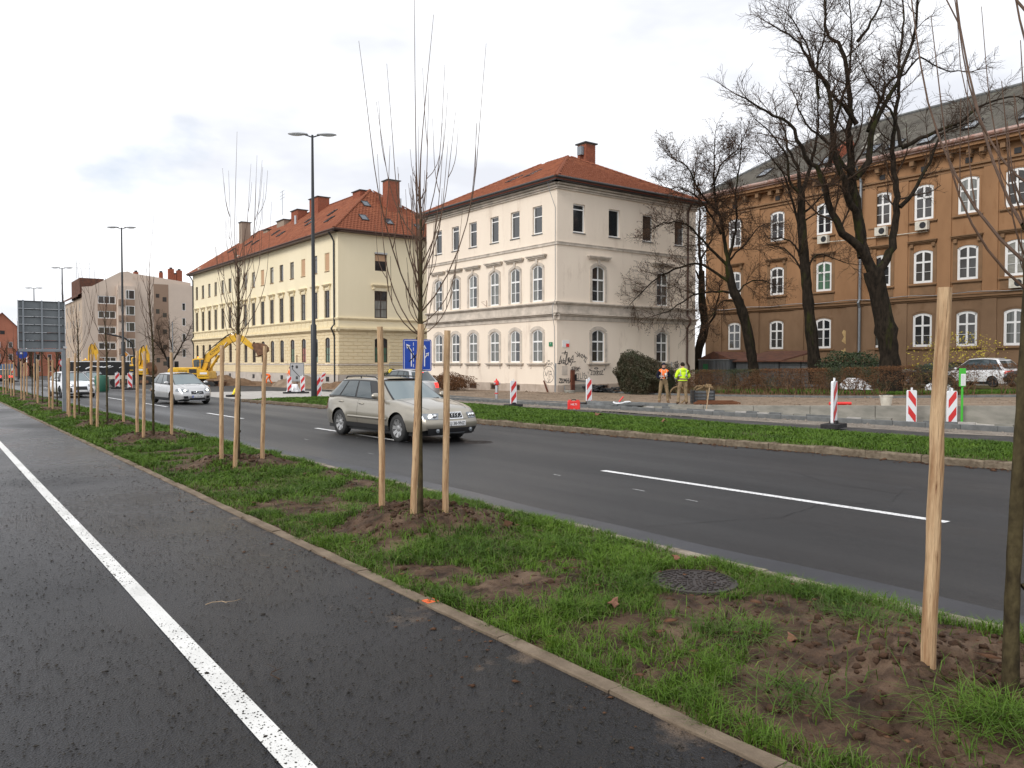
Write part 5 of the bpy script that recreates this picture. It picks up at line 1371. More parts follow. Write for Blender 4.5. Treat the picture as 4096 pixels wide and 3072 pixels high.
# young street trees: straight stem with long upright whips
def young_tree(seed, H=5.3, shoots=34, dens=1.0, segs=9, trunk_r=.045, z0=2.0, extra=None, lean=(0, 0)):
    r = random.Random(seed)
    tr = TB(); cr = TB()
    stem = [(0, 0, -.15), (0, 0, .5), (lean[0]*.4+r.gauss(0, .012), lean[1]*.4+r.gauss(0, .012), 1.2), (lean[0]+r.gauss(0, .015), lean[1]+r.gauss(0, .015), 2.1), (lean[0]+r.gauss(0, .02), lean[1]+r.gauss(0, .02), 3.1), (lean[0]+r.gauss(0, .05), lean[1]+r.gauss(0, .05), 3.9), (lean[0]+r.gauss(0, .08), lean[1]+r.gauss(0, .08), H)]
    sp = smooth_path(stem, .12)
    def rad(z): return float(np.interp(z, [-.15, 0, .3, 2.0, 2.15, 3.2, 4.0, H], [trunk_r*1.35, trunk_r*1.25, trunk_r, trunk_r*.86, trunk_r*.95, trunk_r*.45, trunk_r*.2, .0022]))
    tr.tube([p for p in sp if p[2] < 3.25], 0, 0, 9, radii=[rad(p[2])*(1+.10*math.sin(p[2]*23+seed)*r.random()) for p in sp if p[2] < 3.25])
    cr.tube([p for p in sp if p[2] > 3.1], 0, 0, 5, radii=[rad(p[2]) for p in sp if p[2] > 3.1])
    for z in (.55, 1.1, 1.55, 1.95, 2.1, 2.3):      # pruning knots
        a = r.random()*6.28; c = (stem[3][0]*min(1, z/2)+.9*rad(z)*math.cos(a), stem[3][1]*min(1, z/2)+.9*rad(z)*math.sin(a), z)
        tr.tube([c, (c[0]+.02*math.cos(a), c[1]+.02*math.sin(a), z+.012)], .022, .012, 6)
    def shoot(p0, az, L, out, r0, curve=1.0, lvl=0):
        n = segs if lvl == 0 else max(4, segs-4)
        pts = [np.array(p0, float)]; el = math.radians(r.uniform(14, 45))*(1 if lvl == 0 else 1.6)
        st = L/n; ph = r.random()*6
        for k in range(n):
            t = (k+1)/n
            e = min(math.radians(88), el+(math.radians(84)-el)*min(1, (t*1.55)**.9)*curve)
            w = .05*math.sin(ph+k*1.1)
            pts.append(pts[-1]+st*np.array([math.cos(e)*math.cos(az+w)*out, math.cos(e)*math.sin(az+w)*out, math.sin(e)]))
        cr.tube(pts, r0, .0019, 5 if lvl == 0 else 4, .8)
        return pts
    zs = [z0+.02+(3.5-z0)*((k+.5)/shoots)**1.15 for k in range(shoots)]
    az = r.random()*6.28
    for k, z in enumerate(zs):
        az += 2.399+r.gauss(0, .35)
        i = min(range(len(sp)), key=lambda q: abs(sp[q][2]-z)); p = sp[i]
        u = (z-z0)/(3.5-z0)
        top = (.50+.5*r.random()**1.7)*(H-.1) if r.random() < .8 else r.uniform(.42, .6)*H
        L = max(.35, (top-z)*(1.12-.05*u))
        if z < z0+.25: L *= r.uniform(.45, 1.0)
        r0 = .0045+.0040*min(1, L/2.2)*(1-.35*u)*r.uniform(.8, 1.3)
        pts = shoot(p, az, L, (.90 if (u < .55 and r.random() < .6) else .66)*(1.0-.25*u), r0, r.uniform(.85, 1.02))
        for q in range(r.choice((0, 1, 1, 2, 2, 3)) if dens > .5 else r.choice((0, 1))):
            j = r.randint(2, max(2, int(segs*.6)))
            shoot(pts[j], az+r.choice((-1, 1))*r.uniform(.4, 1.3), L*r.uniform(.22, .5), .8, r0*.6, 1.0, 1)
    return tr, cr
def clusters():
    labs = ['young bare street tree at the right edge of the photo beside one stake', 'tallest looking young bare tree, in front of the blue lane sign', 'young bare tree in front of the grooved cream house', 'young bare tree standing before the silver hatchback',
            'young bare tree in front of the apartment block balconies', 'young bare tree between the grey sign post and the apartment block', 'thin young tree rising across the big grey sign back', 'eighth young tree from the right, seen under the grey sign',
            'young tree right of the dark estate car at the far left', 'thin young tree before the far salmon houses, right one', 'thin young tree before the far salmon houses, middle one', 'farthest young tree at the left edge of the photo']
    specs = [(5.7, 38, 10), (5.4, 52, 10), (5.6, 50, 9), (5.3, 42, 8), (5.2, 28, 7), (5.4, 26, 6), (5.1, 20, 6), (5.0, 18, 5), (5.2, 18, 5), (5.0, 14, 5), (5, 14, 5), (5, 12, 5)]
    for i, (tx, ty) in enumerate(zip(TREE_X, TREE_Y)):
        H, sh, sg = specs[i]
        zb = float(soil_z(np.array([tx]), np.array([ty]))[0])-.02
        t = empty('young_tree', (tx, ty, zb), 0, labs[i], 'tree', 'young bare trees staked along the grass verge')
        a, c = young_tree(41+i*7, H, sh, segs=sg, trunk_r=(.035 if i == 0 else .028), z0=1.95 if i else 1.9, lean=((.075, -.05) if i == 0 else (0, 0)))
        a.build('trunk', M['bark_young'], t); c.build('crown', M['twig_young'], t)
clusters()

# stakes: round peeled poles, three to a tree
def stake_mesh(seed, H):
    r = random.Random(seed); mb = TB(); R = .036
    n = 14; k = 9; V = []
    P = [(r.gauss(0, .003), r.gauss(0, .003), H*i/k) for i in range(k+1)]
    mb.tube(P, 0, 0, n, radii=[R*(1-.06*i/k+r.gauss(0, .008)) for i in range(k+1)])
    V = mb.V[0]; F = mb.F[0]
    me = bpy.data.meshes.new('stake'); b = bmesh.new()
    bv = [b.verts.new(v) for v in V]
    for f in F: b.faces.new([bv[i] for i in f])
    top = b.faces.new([bv[k*n+i] for i in range(n)])
    ins = bmesh.ops.inset_region(b, faces=[top], thickness=.006)
    for v in top.verts: v.co.z += .006
    for f in b.faces: f.smooth = True
    top.smooth = False
    b.normal_update(); bmesh.ops.recalc_face_normals(b, faces=b.faces)
    b.to_mesh(me); b.free(); me.materials.append(M['wood'])
    me.set_sharp_from_angle(angle=math.radians(50))
    return me
STK = [(4.12,2.04,2.07,1.6), (4.62,1.35,2.05,0), (3.98,1.2,2.05,0), (4.06,8.06,2.13,-.4), (4.06,7.36,2.13,2.3), (4.44,7.34,2.07,.8),
       (3.98,13.93,2.07,.9), (3.96,13.1,2.22,2.0), (4.47,13.29,2.05,1.6), (3.88,20.28,2.1,.6), (3.92,19.83,2.08,1.5), (4.58,20.01,2.06,.4),
       (3.66,25.43,2.1,.6), (3.74,24.98,2.1,1.6), (4.53,25.6,2.05,.2), (3.75,30.97,2.05,.8), (3.72,30.31,2.05,0), (3.80,29.78,2.2,1.2),
       (3.82,36.9,2.15,0), (3.89,36.5,2.05,1), (4.5,37.3,2.05,0), (4.02,43.4,2.1,1.6), (3.95,42.7,2.15,0), (4.6,43.0,2.0,0),
       (3.82,49.2,2.1,0), (4.49,50.0,2.0,0), (3.9,48.7,2,.8), (3.8,55.6,2.1,0), (3.9,55.0,2.1,0), (4.6,55.5,2.1,0), (3.9,61.2,2.1,0), (3.8,61.9,2.0,0), (3.85,68.4,2.1,0), (4.5,68.2,2.1,0)]
meshes = [stake_mesh(s, 2.2) for s in range(4)]
tn = ['the tree at the right photo edge', 'the tree before the blue sign', 'the tree before the cream house', 'the tree before the silver hatchback', 'the tree before the apartment balconies', 'the tree beside the grey sign post',
      'the tree crossing the big grey sign', 'the eighth tree from the right', 'the ninth tree from the right', 'the tenth tree from the right', 'the eleventh tree from the right', 'the farthest young tree']
wh = ['left stake', 'middle stake', 'right stake']
cnt = {}
for k, (x, y, H, ln_) in enumerate(STK):
    ti = min(range(12), key=lambda q: abs(TREE_Y[q]-y)); c = cnt.get(ti, 0); cnt[ti] = c+1
    z = float(soil_z(np.array([x]), np.array([y]))[0])
    o = link_mesh('wooden_stake', meshes[k % 4]); o.location = (x, y, z-.12); o.scale = (1, 1, (H-(z-gz(y))*1.0+.12)/2.2)
    # lean in the view plane: small angles
    o.rotation_euler = (math.radians(ln_*.588), math.radians(ln_*.809), random.random()*.4)
    names = (['pale peeled wooden stake at the right edge, nearest the camera'] if (ti == 0 and c == 0) else None)
    tag(o, (names[0] if names else 'pale peeled wooden post, %s of %s' % (wh[min(c, 2)], tn[ti])), 'stake', 'wooden stakes around the young trees')

# ---- old bare trees behind the hedge
def old_tree(name, base, limbs, label, trunk_pts, seed, tw=1.0, leaves=0, up=.35, l2=.55, view=None, depth=.35, lv4=True, leafzone=None, rscale=1.0, rl=1.0, l2len=(1.4, 3.0)):
    """limbs given as (points (u, z), r0, r1) in a plane through the trunk; u runs across the street view, depth is added at random"""
    r = random.Random(seed); rn = np.random.default_rng(seed)
    root = empty(name, base, 0, label, 'tree', 'old bare trees behind the hedge')
    ux = np.array([.809, -.5878, 0]); dx = np.array([.5878, .809, 0])
    T = TB(); C = TB(); Lm = []
    def P3(u, z, d): return ux*u+dx*d+np.array([0, 0, z])
    tp = smooth_path([P3(u, z, 0) for u, z, rr in trunk_pts], .4)
    R = np.interp(np.linspace(0, 1, len(tp)), np.linspace(0, 1, len(trunk_pts)), [t[2] for t in trunk_pts])*rscale
    T.tube(tp, 0, 0, 12, radii=R*(1+.07*rn.standard_normal(len(tp))))
    for pts, r0, r1 in limbs:
        dd = r.choice((-1, 1))*r.uniform(.3, 1.0)*depth; L0 = math.hypot(pts[-1][0]-pts[0][0], pts[-1][1]-pts[0][1])
        n = len(pts); base_d = 0
        c = [P3(u, z, dd*L0*(i/(n-1))**1.3) for i, (u, z) in enumerate(pts)]
        sp = smooth_path(c, .45)
        sp = [p+rn.normal(0, .035, 3)*(i > 0) for i, p in enumerate(sp)]
        T.tube(sp, r0*rl, r1*rl, 8, .6)
        Lm.append((sp, r0*rl, r1*rl))
    zt = max(p[2] for l in Lm for p in l[0])
    def grow(p, d, L, r0, lvl):
        n = {2: 6, 3: 4, 4: 2}[lvl]; pts = [p]; dd = d/np.linalg.norm(d); st = L/n
        for k in range(n):
            dd = dd+rn.normal(0, .16 if lvl < 4 else .12, 3)+np.array([0, 0, up*(.16 if lvl == 2 else .10)])
            dd /= np.linalg.norm(dd); pts.append(pts[-1]+dd*st)
        C.tube(pts, r0, max(.006, r0*.35) if lvl < 4 else .005, 5 if lvl == 2 else 3)
        if lvl < 4:
            m = int(L/({2: .19, 3: .16}[lvl])*tw)
            for k in range(m):
                t = (k+.6)/m*n; i = min(n-1, int(t)); q = pts[i]+(pts[i+1]-pts[i])*(t-i)
                ax = rn.normal(0, 1, 3); side = np.cross(dd, ax); side /= max(1e-6, np.linalg.norm(side))
                nd = (pts[i+1]-pts[i])/st*.75+side*r.uniform(.5, 1.0)+np.array([0, 0, .22*up])
                nl = {2: r.uniform(.55, 1.35), 3: r.uniform(.25, .6)}[lvl]*(1.1-.5*k/m)
                if lvl == 3 and not lv4: continue
                grow(q, nd, nl, {2: .0125, 3: .0085}[lvl], lvl+1)
        if leaves and r.random() < leaves: leafp.append(pts[-1]); 
        if leaves and lvl == 3 and r.random() < leaves: leafp.append(pts[1])
    leafp = []
    for sp, r0, r1 in Lm:
        n = len(sp); L = sum(np.linalg.norm(sp[i+1]-sp[i]) for i in range(n-1)); m = int(L/l2)+1
        for k in range(m):
            t = (.22+.78*(k+r.random())/m)*(n-1.001); i = int(t); q = sp[i]+(sp[i+1]-sp[i])*(t-i); d = sp[i+1]-sp[i]; d = d/np.linalg.norm(d)
            ax = rn.normal(0, 1, 3); side = np.cross(d, ax); side /= np.linalg.norm(side)
            f = t/(n-1)
            grow(q, d*.55+side*r.uniform(.6, 1.1)+np.array([0, 0, up]), r.uniform(*l2len)*(1.1-.45*f), (r0+(r1-r0)*f)*.22+.010, 2)
        grow(sp[-1], sp[-1]-sp[-2], l2len[0]*.9, r1*.9, 2)
    T.build('trunk', M['bark'], root); C.build('crown', M['twig'], root)
    if leafp:
        V = []; F = []
        for p in leafp:
            for q in range(2):
                s_ = r.uniform(.03, .06); a = rn.normal(0, 1, 3); a /= np.linalg.norm(a); b_ = np.cross(a, rn.normal(0, 1, 3)); b_ /= np.linalg.norm(b_)
                c = p+rn.normal(0, .04, 3)-np.array([0, 0, .04]); k = len(V)
                V += [c-a*s_, c-b_*s_*.5, c+a*s_, c+b_*s_*.5]; F.append((k, k+1, k+2, k+3))
        o = link_mesh('hanging_leaves', np_mesh('hanging_leaves', V, F, M['dead_leaf']), root); o['kind'] = 'stuff'
    return root
def limbpx(base_px, base, pts, cview):
    """authoring aid: offsets measured on the photograph turned into metres in the tree's own plane"""
    k = cview/800.0
    return [((x-base_px)*k, CAM_H+(362-y)*k-base[2]) for x, y in pts]
Q = lambda x, y: (650+x/4.425, y/4.425)
def depth_of(p): return p[0]*.5875+p[1]*.8092
# the big forked tree
B = (42.0, 22.9, gz(22.9)+.15); c = depth_of(B); bx = 893.0
def LM(*pts): return limbpx(bx, B, [Q(*p) for p in pts], c)
tr = [(*LM((1075,1700))[0], .66), (*LM((1068,1640))[0], .60), (*LM((1052,1500))[0], .53), (*LM((1032,1400))[0], .50), (*LM((1008,1290))[0], .50), (*LM((985,1200))[0], .52)]
tr[0] = (tr[1][0]+.05, -.3, .74)
lim = [(LM((990,1215),(925,1110),(840,1040),(770,930),(715,790),(640,725),(560,600),(450,555),(330,500)), .36, .04),
       (LM((940,1130),(912,980),(895,940),(850,880),(835,820),(790,745),(762,600),(740,450),(650,350),(600,270),(480,205)), .32, .04),
       (LM((945,1140),(930,1000),(912,800),(905,600),(925,450),(905,180),(860,100),(850,-40),(870,-160)), .40, .05),
       (LM((905,560),(840,480),(780,450),(700,340),(660,265),(560,130)), .16, .03),
       (LM((912,800),(860,740),(800,640),(700,540),(650,400)), .17, .03),
       (LM((905,790),(955,725),(968,580),(1040,430),(1090,300),(1120,180),(1110,20),(1080,-120)), .24, .04),
       (LM((955,590),(1000,490),(1060,365),(1140,320),(1215,240),(1310,285),(1440,290)), .13, .03),
       (LM((995,1215),(1050,1150),(1095,1010),(1110,830),(1100,660),(1125,540),(1150,420),(1170,250),(1200,20),(1210,-120)), .30, .04),
       (LM((1100,920),(1135,890),(1180,800),(1225,700),(1250,620),(1390,560)), .15, .04),
       (LM((1105,660),(1180,620),(1270,590),(1340,560),(1390,510),(1500,480),(1600,500)), .15, .04),
       (LM((1100,655),(1080,520),(1040,450),(985,340),(970,270)), .13, .03),
       (LM((905,200),(960,120),(1000,20),(1010,-80)), .12, .03),
       (LM((790,745),(790,620),(830,450),(850,300),(840,120),(800,-20)), .12, .03),
       (LM((740,450),(720,300),(740,160),(720,20)), .10, .03)]
old_tree('bare_tree', B, lim, 'biggest bare tree, thick mossy trunk forking low in front of the brown building', tr, 3, tw=1.0, l2=.75, l2len=(1.5, 3.4), depth=.3, up=.3, rl=.88)
# slimmer upright tree
B = (46.0, 30.3, gz(30)+.05); c = depth_of(B); bx = 815.0
tr = [(*LM((735,1700))[0], .42), (*LM((733,1600))[0], .38), (*LM((705,1350))[0], .34), (*LM((690,1200))[0], .33), (*LM((672,1000))[0], .28), (*LM((668,860))[0], .25)]
lim = [(LM((670,880),(655,740),(625,650),(612,540),(590,460)), .17, .03), (LM((668,860),(700,740),(715,620),(702,520),(695,440)), .17, .03),
       (LM((680,1060),(640,960),(600,840),(540,760),(470,700)), .13, .03), (LM((690,1180),(640,1090),(600,1060),(540,1060)), .10, .03),
       (LM((690,1230),(650,1150),(610,1100),(560,1080)), .09, .03), (LM((672,950),(740,900),(800,830),(850,800)), .09, .03), (LM((690,1200),(740,1130),(820,1150),(900,1180)), .08, .02),
       (LM((668,870),(610,800),(590,700),(520,620),(440,560)), .12, .03), (LM((676,990),(720,960),(770,900),(800,870)), .07, .02)]
old_tree('bare_tree', B, lim, 'slender straight bare tree between the leaning one and the biggest one', tr, 5, tw=.9, l2=.55, leaves=.06, l2len=(1.2, 2.7), up=.4)
# leaning tree with seed bunches
B = (46.0, 34.9, gz(35)+.02); c = depth_of(B); bx = 756.0
tr = [(*LM((475,1700))[0], .40), (*LM((465,1620))[0], .36), (*LM((435,1450))[0], .32), (*LM((400,1340))[0], .33), (*LM((372,1280))[0], .30), (*LM((352,1180))[0], .24)]
lim = [(LM((355,1190),(330,1060),(300,950),(272,830),(268,740),(258,660)), .19, .03), (LM((365,1260),(300,1205),(210,1165),(120,1190),(20,1250),(-60,1330)), .13, .03),
       (LM((380,1300),(300,1290),(200,1310),(100,1370),(20,1400)), .10, .03), (LM((352,1180),(250,1090),(160,1010),(70,1000),(-20,1040)), .13, .03),
       (LM((350,1170),(380,1000),(370,860),(380,740),(372,660)), .13, .03), (LM((320,1040),(240,920),(170,860),(60,850)), .10, .03),
       (LM((385,1310),(440,1250),(520,1240),(580,1270)), .08, .02), (LM((300,950),(220,860),(150,760),(60,720)), .10, .03), (LM((275,830),(330,720),(390,670),(415,620)), .09, .03), (LM((395,1340),(330,1330),(270,1400),(200,1450)), .06, .02),
       (LM((350,1160),(430,1080),(500,1000),(560,980)), .09, .02)]
old_tree('bare_tree', B, lim, 'leaning bare tree with hanging brown seed bunches beside the pink house', tr, 8, tw=1.15, l2=.42, leaves=.42, l2len=(1.3, 2.6), up=.12)
# dark tree in the gap between the houses
B = (50.5, 43.9, gz(44)+.0); c = depth_of(B); bx = 697.0
tr = [(*LM((200,1700))[0], .36), (*LM((212,1560))[0], .36), (*LM((240,1450))[0], .34), (*LM((228,1330))[0], .28), (*LM((225,1200))[0], .24)]
lim = [(LM((225,1210),(215,1060),(225,940),(205,830),(215,700)), .17, .03), (LM((245,1450),(280,1400),(300,1330),(320,1250)), .12, .04), (LM((225,1250),(160,1150),(110,1060)), .10, .03), (LM((222,1150),(270,1060),(290,960)), .10, .03)]
old_tree('bare_tree', B, lim, 'dark crooked tree in the gap between the pink house and the brown building', tr, 12, tw=1.0, l2=.4, leaves=.3, l2len=(1.0, 2.2), up=.2)
# bare tree beyond the cream house and a dark mass at the end of the street
B = (30.5, 134.0, gz(134)); c = depth_of(B)
lim = [([(0,2),(-.8,4),(-2.2,6),(-3.5,6.8)], .18, .04), ([(0,2),(.6,4.5),(.2,7),(.5,9)], .18, .04), ([(0,2.2),(1.5,4.5),(3,7),(3.8,8.5)], .18, .04), ([(0,2.5),(-1,5),(-1.2,7.5),(-1.0,9)], .15, .04)]
old_tree('bare_tree', B, lim, 'rounded dark bare tree at the far end of the cream house', [(0,-.2,.3),(0,1,.25),(0,2.3,.22)], 15, tw=1.0, l2=.3, l2len=(1.6, 3.2), up=-.05, lv4=False)
for k, (x, y, h) in enumerate(((11.5, 205, 9), (14.5, 190, 8.5), (17.5, 200, 10), (20.5, 186, 8), (5.0, 214, 8))):
    B = (x, y, gz(y)); s = h/9
    lim = [([(0,1.5*s),(-1.5*s,4*s),(-2.8*s,6*s)], .15, .05), ([(0,1.5*s),(.3,5*s),(.2,8*s)], .15, .05), ([(0,1.5*s),(1.6*s,4*s),(2.8*s,6.5*s)], .15, .05)]
    old_tree('bare_tree', B, lim, ['dark far tree behind the grey sign, left one', 'dark far tree seen below the grey sign', 'taller dark far tree behind the right half of the sign', 'dark far tree next to the sign post', 'far bare tree in front of the salmon houses'][k], [(0,-.2,.3),(0,1*s,.2),(0,1.7*s,.2)], 30+k, tw=.6, l2=.35, l2len=(1.5, 3.0), lv4=False)

# ------------------------------------------------------------------ hedges and bushes
def hedge(name, x0, x1, y0, y1, h, seed, label, gap=None, dens=1.0, green=.12, cat='hedge', leafm='hedge_leaf'):
    r = np.random.default_rng(seed); rr = random.Random(seed)
    root = empty(name, ((x0+x1)/2, (y0+y1)/2, gz((y0+y1)/2)+zp((y0+y1)/2)+.1), 0, label, cat)
    ox, oy, oz = root.location
    S = TB(); Ln = y1-y0
    n = int(Ln*26*dens)
    tips = []
    for k in range(n):
        y = rr.uniform(y0, y1); x = rr.uniform(x0+.15, x1-.15); zb = gz(y)+zp(y)+.08
        if gap and any(a < y < b for a, b in gap) and rr.random() < .75: continue
        az = rr.random()*6.28; p = np.array([x, y, zb]); d = np.array([.35*math.cos(az), .35*math.sin(az), 1.0]); L = h*rr.uniform(.8, 1.02); m = 6; pts = [p]
        for q in range(m):
            d = d+r.normal(0, .22, 3)*np.array([1, 1, .3]); d[2] = max(.5, d[2]); d /= np.linalg.norm(d)
            pts.append(pts[-1]+d*L/m); pts[-1][0] = min(max(pts[-1][0], x0), x1); pts[-1][2] = min(pts[-1][2], zb+h)
        S.tube(pts, rr.uniform(.012, .024), .005, 4)
        for q in range(2, m+1):
            for e in range(rr.choice((2, 3, 4))):
                dd = r.normal(0, 1, 3); dd[2] = abs(dd[2])*.6; dd /= np.linalg.norm(dd); l = rr.uniform(.12, .34)
                a = pts[q]; b_ = a+dd*l; b_[2] = min(b_[2], zb+h); b_[0] = min(max(b_[0], x0-.05), x1+.05)
                S.tube([a, (a+b_)/2+r.normal(0, .015, 3), b_], .0065, .003, 3)
                tips.append(b_); tips.append((a+b_)/2)
    S.V = [v-np.array([ox, oy, oz]) for v in S.V]
    S.build('twigs', M['hedge_twig'], root, kind='stuff')
    tips = np.array(tips)
    top = np.stack([r.uniform(x0, x1, int(Ln*650*dens)), r.uniform(y0, y1, int(Ln*650*dens)), np.zeros(int(Ln*650*dens))], 1)
    top[:, 2] = np.array([gz(q)+zp(q) for q in top[:, 1]])+.08+h-np.abs(r.normal(0, .09, len(top)))
    fr = np.stack([np.where(r.random(int(Ln*700*dens)) < .5, x0, x0+.1)+r.normal(0, .05, int(Ln*700*dens)), r.uniform(y0, y1, int(Ln*700*dens)), np.zeros(int(Ln*700*dens))], 1)
    fr[:, 2] = np.array([gz(q)+zp(q) for q in fr[:, 1]])+.08+h*(1-r.random(len(fr))**1.6*.72)
    pts = np.concatenate([tips[r.random(len(tips)) < .6*dens], top, fr]); N = len(pts)
    a = r.normal(0, 1, (N, 3)); a /= np.linalg.norm(a, axis=1)[:, None]; b_ = np.cross(a, r.normal(0, 1, (N, 3))); b_ /= np.linalg.norm(b_, axis=1)[:, None]
    s = r.uniform(.014, .030, N)[:, None]; c = pts+r.normal(0, .03, (N, 3))-np.array([ox, oy, oz])
    V = np.stack([c-a*s, c-b_*s*.6, c+a*s, c+b_*s*.6], 1).reshape(-1, 3); F = np.arange(N*4).reshape(-1, 4)
    fm = (vnoise(pts[:, 1], pts[:, 2], 1.1, 95)+.3*(r.random(N)-.5) > 1-green*2.2).astype(int)
    o = link_mesh('foliage', np_mesh('foliage', V, F, [M[leafm], M['hedge_green']], fmat=fm), root); o['kind'] = 'stuff'
    return root
hedge('hedge', 36.75, 37.65, 26.2, 38.6, 1.42, 1, 'clipped brown leafless hedge left of and behind the two workers', dens=1.0, green=.2)
hedge('hedge', 36.75, 37.65, 17.2, 26.1, 1.40, 2, 'clipped brown leafless hedge right of the workers, in front of the sheds', gap=((19.6, 20.6),), dens=1.0, green=.12)
hedge('hedge', 36.75, 37.65, 2.0, 17.1, 1.32, 3, 'thin see-through brown hedge in front of the parked cars', gap=((15.6, 16.6), (13.2, 14.0), (10, 10.8)), dens=.62, green=.04)

def bush(name, c, rad, n, seed, label, m, shape=None, leaf=.05, cat='bush', stems=True, m2=None):
    r = np.random.default_rng(seed)
    root = empty(name, c, 0, label, cat)
    P = r.normal(0, 1, (n, 3)); P /= np.linalg.norm(P, axis=1)[:, None]; P *= (r.random(n)**.22)[:, None]; 
    lump = 1+.22*np.sin(P[:, 0]*5+seed)*np.cos(P[:, 1]*4)+.12*np.sin(P[:, 2]*9+P[:, 0]*7)
    P = P*lump[:, None]*np.array(rad)
    P[:, 2] = P[:, 2]+rad[2]*.98
    if shape is not None: P = shape(P)
    N = len(P)
    a = r.normal(0, 1, (N, 3)); a /= np.linalg.norm(a, axis=1)[:, None]; b_ = np.cross(a, r.normal(0, 1, (N, 3))); b_ /= np.linalg.norm(b_, axis=1)[:, None]
    s = (leaf*r.uniform(.5, 1.2, N))[:, None]
    V = np.stack([P-a*s, P-b_*s*.55, P+a*s, P+b_*s*.55], 1).reshape(-1, 3)
    mats = [M[m]]+([M[m2]] if m2 else []); fm = (r.random(N) < .25).astype(int) if m2 else None
    o = link_mesh('foliage', np_mesh('foliage', V, np.arange(N*4).reshape(-1, 4), mats, fmat=fm), root); o['kind'] = 'stuff'
    if stems:
        S = TB()
        for k in range(26):
            e = P[r.integers(N)]; S.tube([(e[0]*.1, e[1]*.1, 0), (e[0]*.5, e[1]*.45, e[2]*.5), tuple(e)], .025, .005, 4)
        S.build('stems', M['hedge_twig'], root)
    return root
def cutl(P):     # clipped flat side towards the house corner, sloping down to the other end
    P = P.copy(); t = (P[:, 1]+2.2)/4.4
    P[:, 1] = np.clip(P[:, 1], -2.4, 1.85); P[:, 2] *= np.interp(P[:, 1], [-2.4, -.6, .9, 1.9], [.62, .84, 1.0, .93]); return P
bush('evergreen_bush', (36.2, 36.0, gz(36)+.0), (.95, 2.7, 1.40), 40000, 4, 'big clipped dark evergreen bush with browning leaves in front of the pink house side', 'bush_leaf', cutl, .05)
bush('shrub', (45.5, 27.4, .1), (1.6, 1.9, 1.15), 7000, 5, 'low dark green shrub at the foot of the slender tree', 'hedge_green', None, .07)
bush('yellow_shrub', (52.0, 24.2, .1), (1.5, 2.6, 1.75), 1500, 6, 'sparse shrub with last yellow leaves in front of the brown building', 'yellow_leaf', None, .075)
bush('shrub', (29.9, 57.6, gz(58)+.0), (.8, 1.0, .75), 5000, 7, 'green and brown shrub at the corner of the cream house by the silver hatchback', 'hedge_green', None, .06, m2='hedge_leaf')
bush('shrub', (31.0, 50.5, gz(50)+.0), (.9, 2.8, .62), 9000, 8, 'low reddish brown bush row behind the blue lane sign posts', 'hedge_leaf', None, .05)
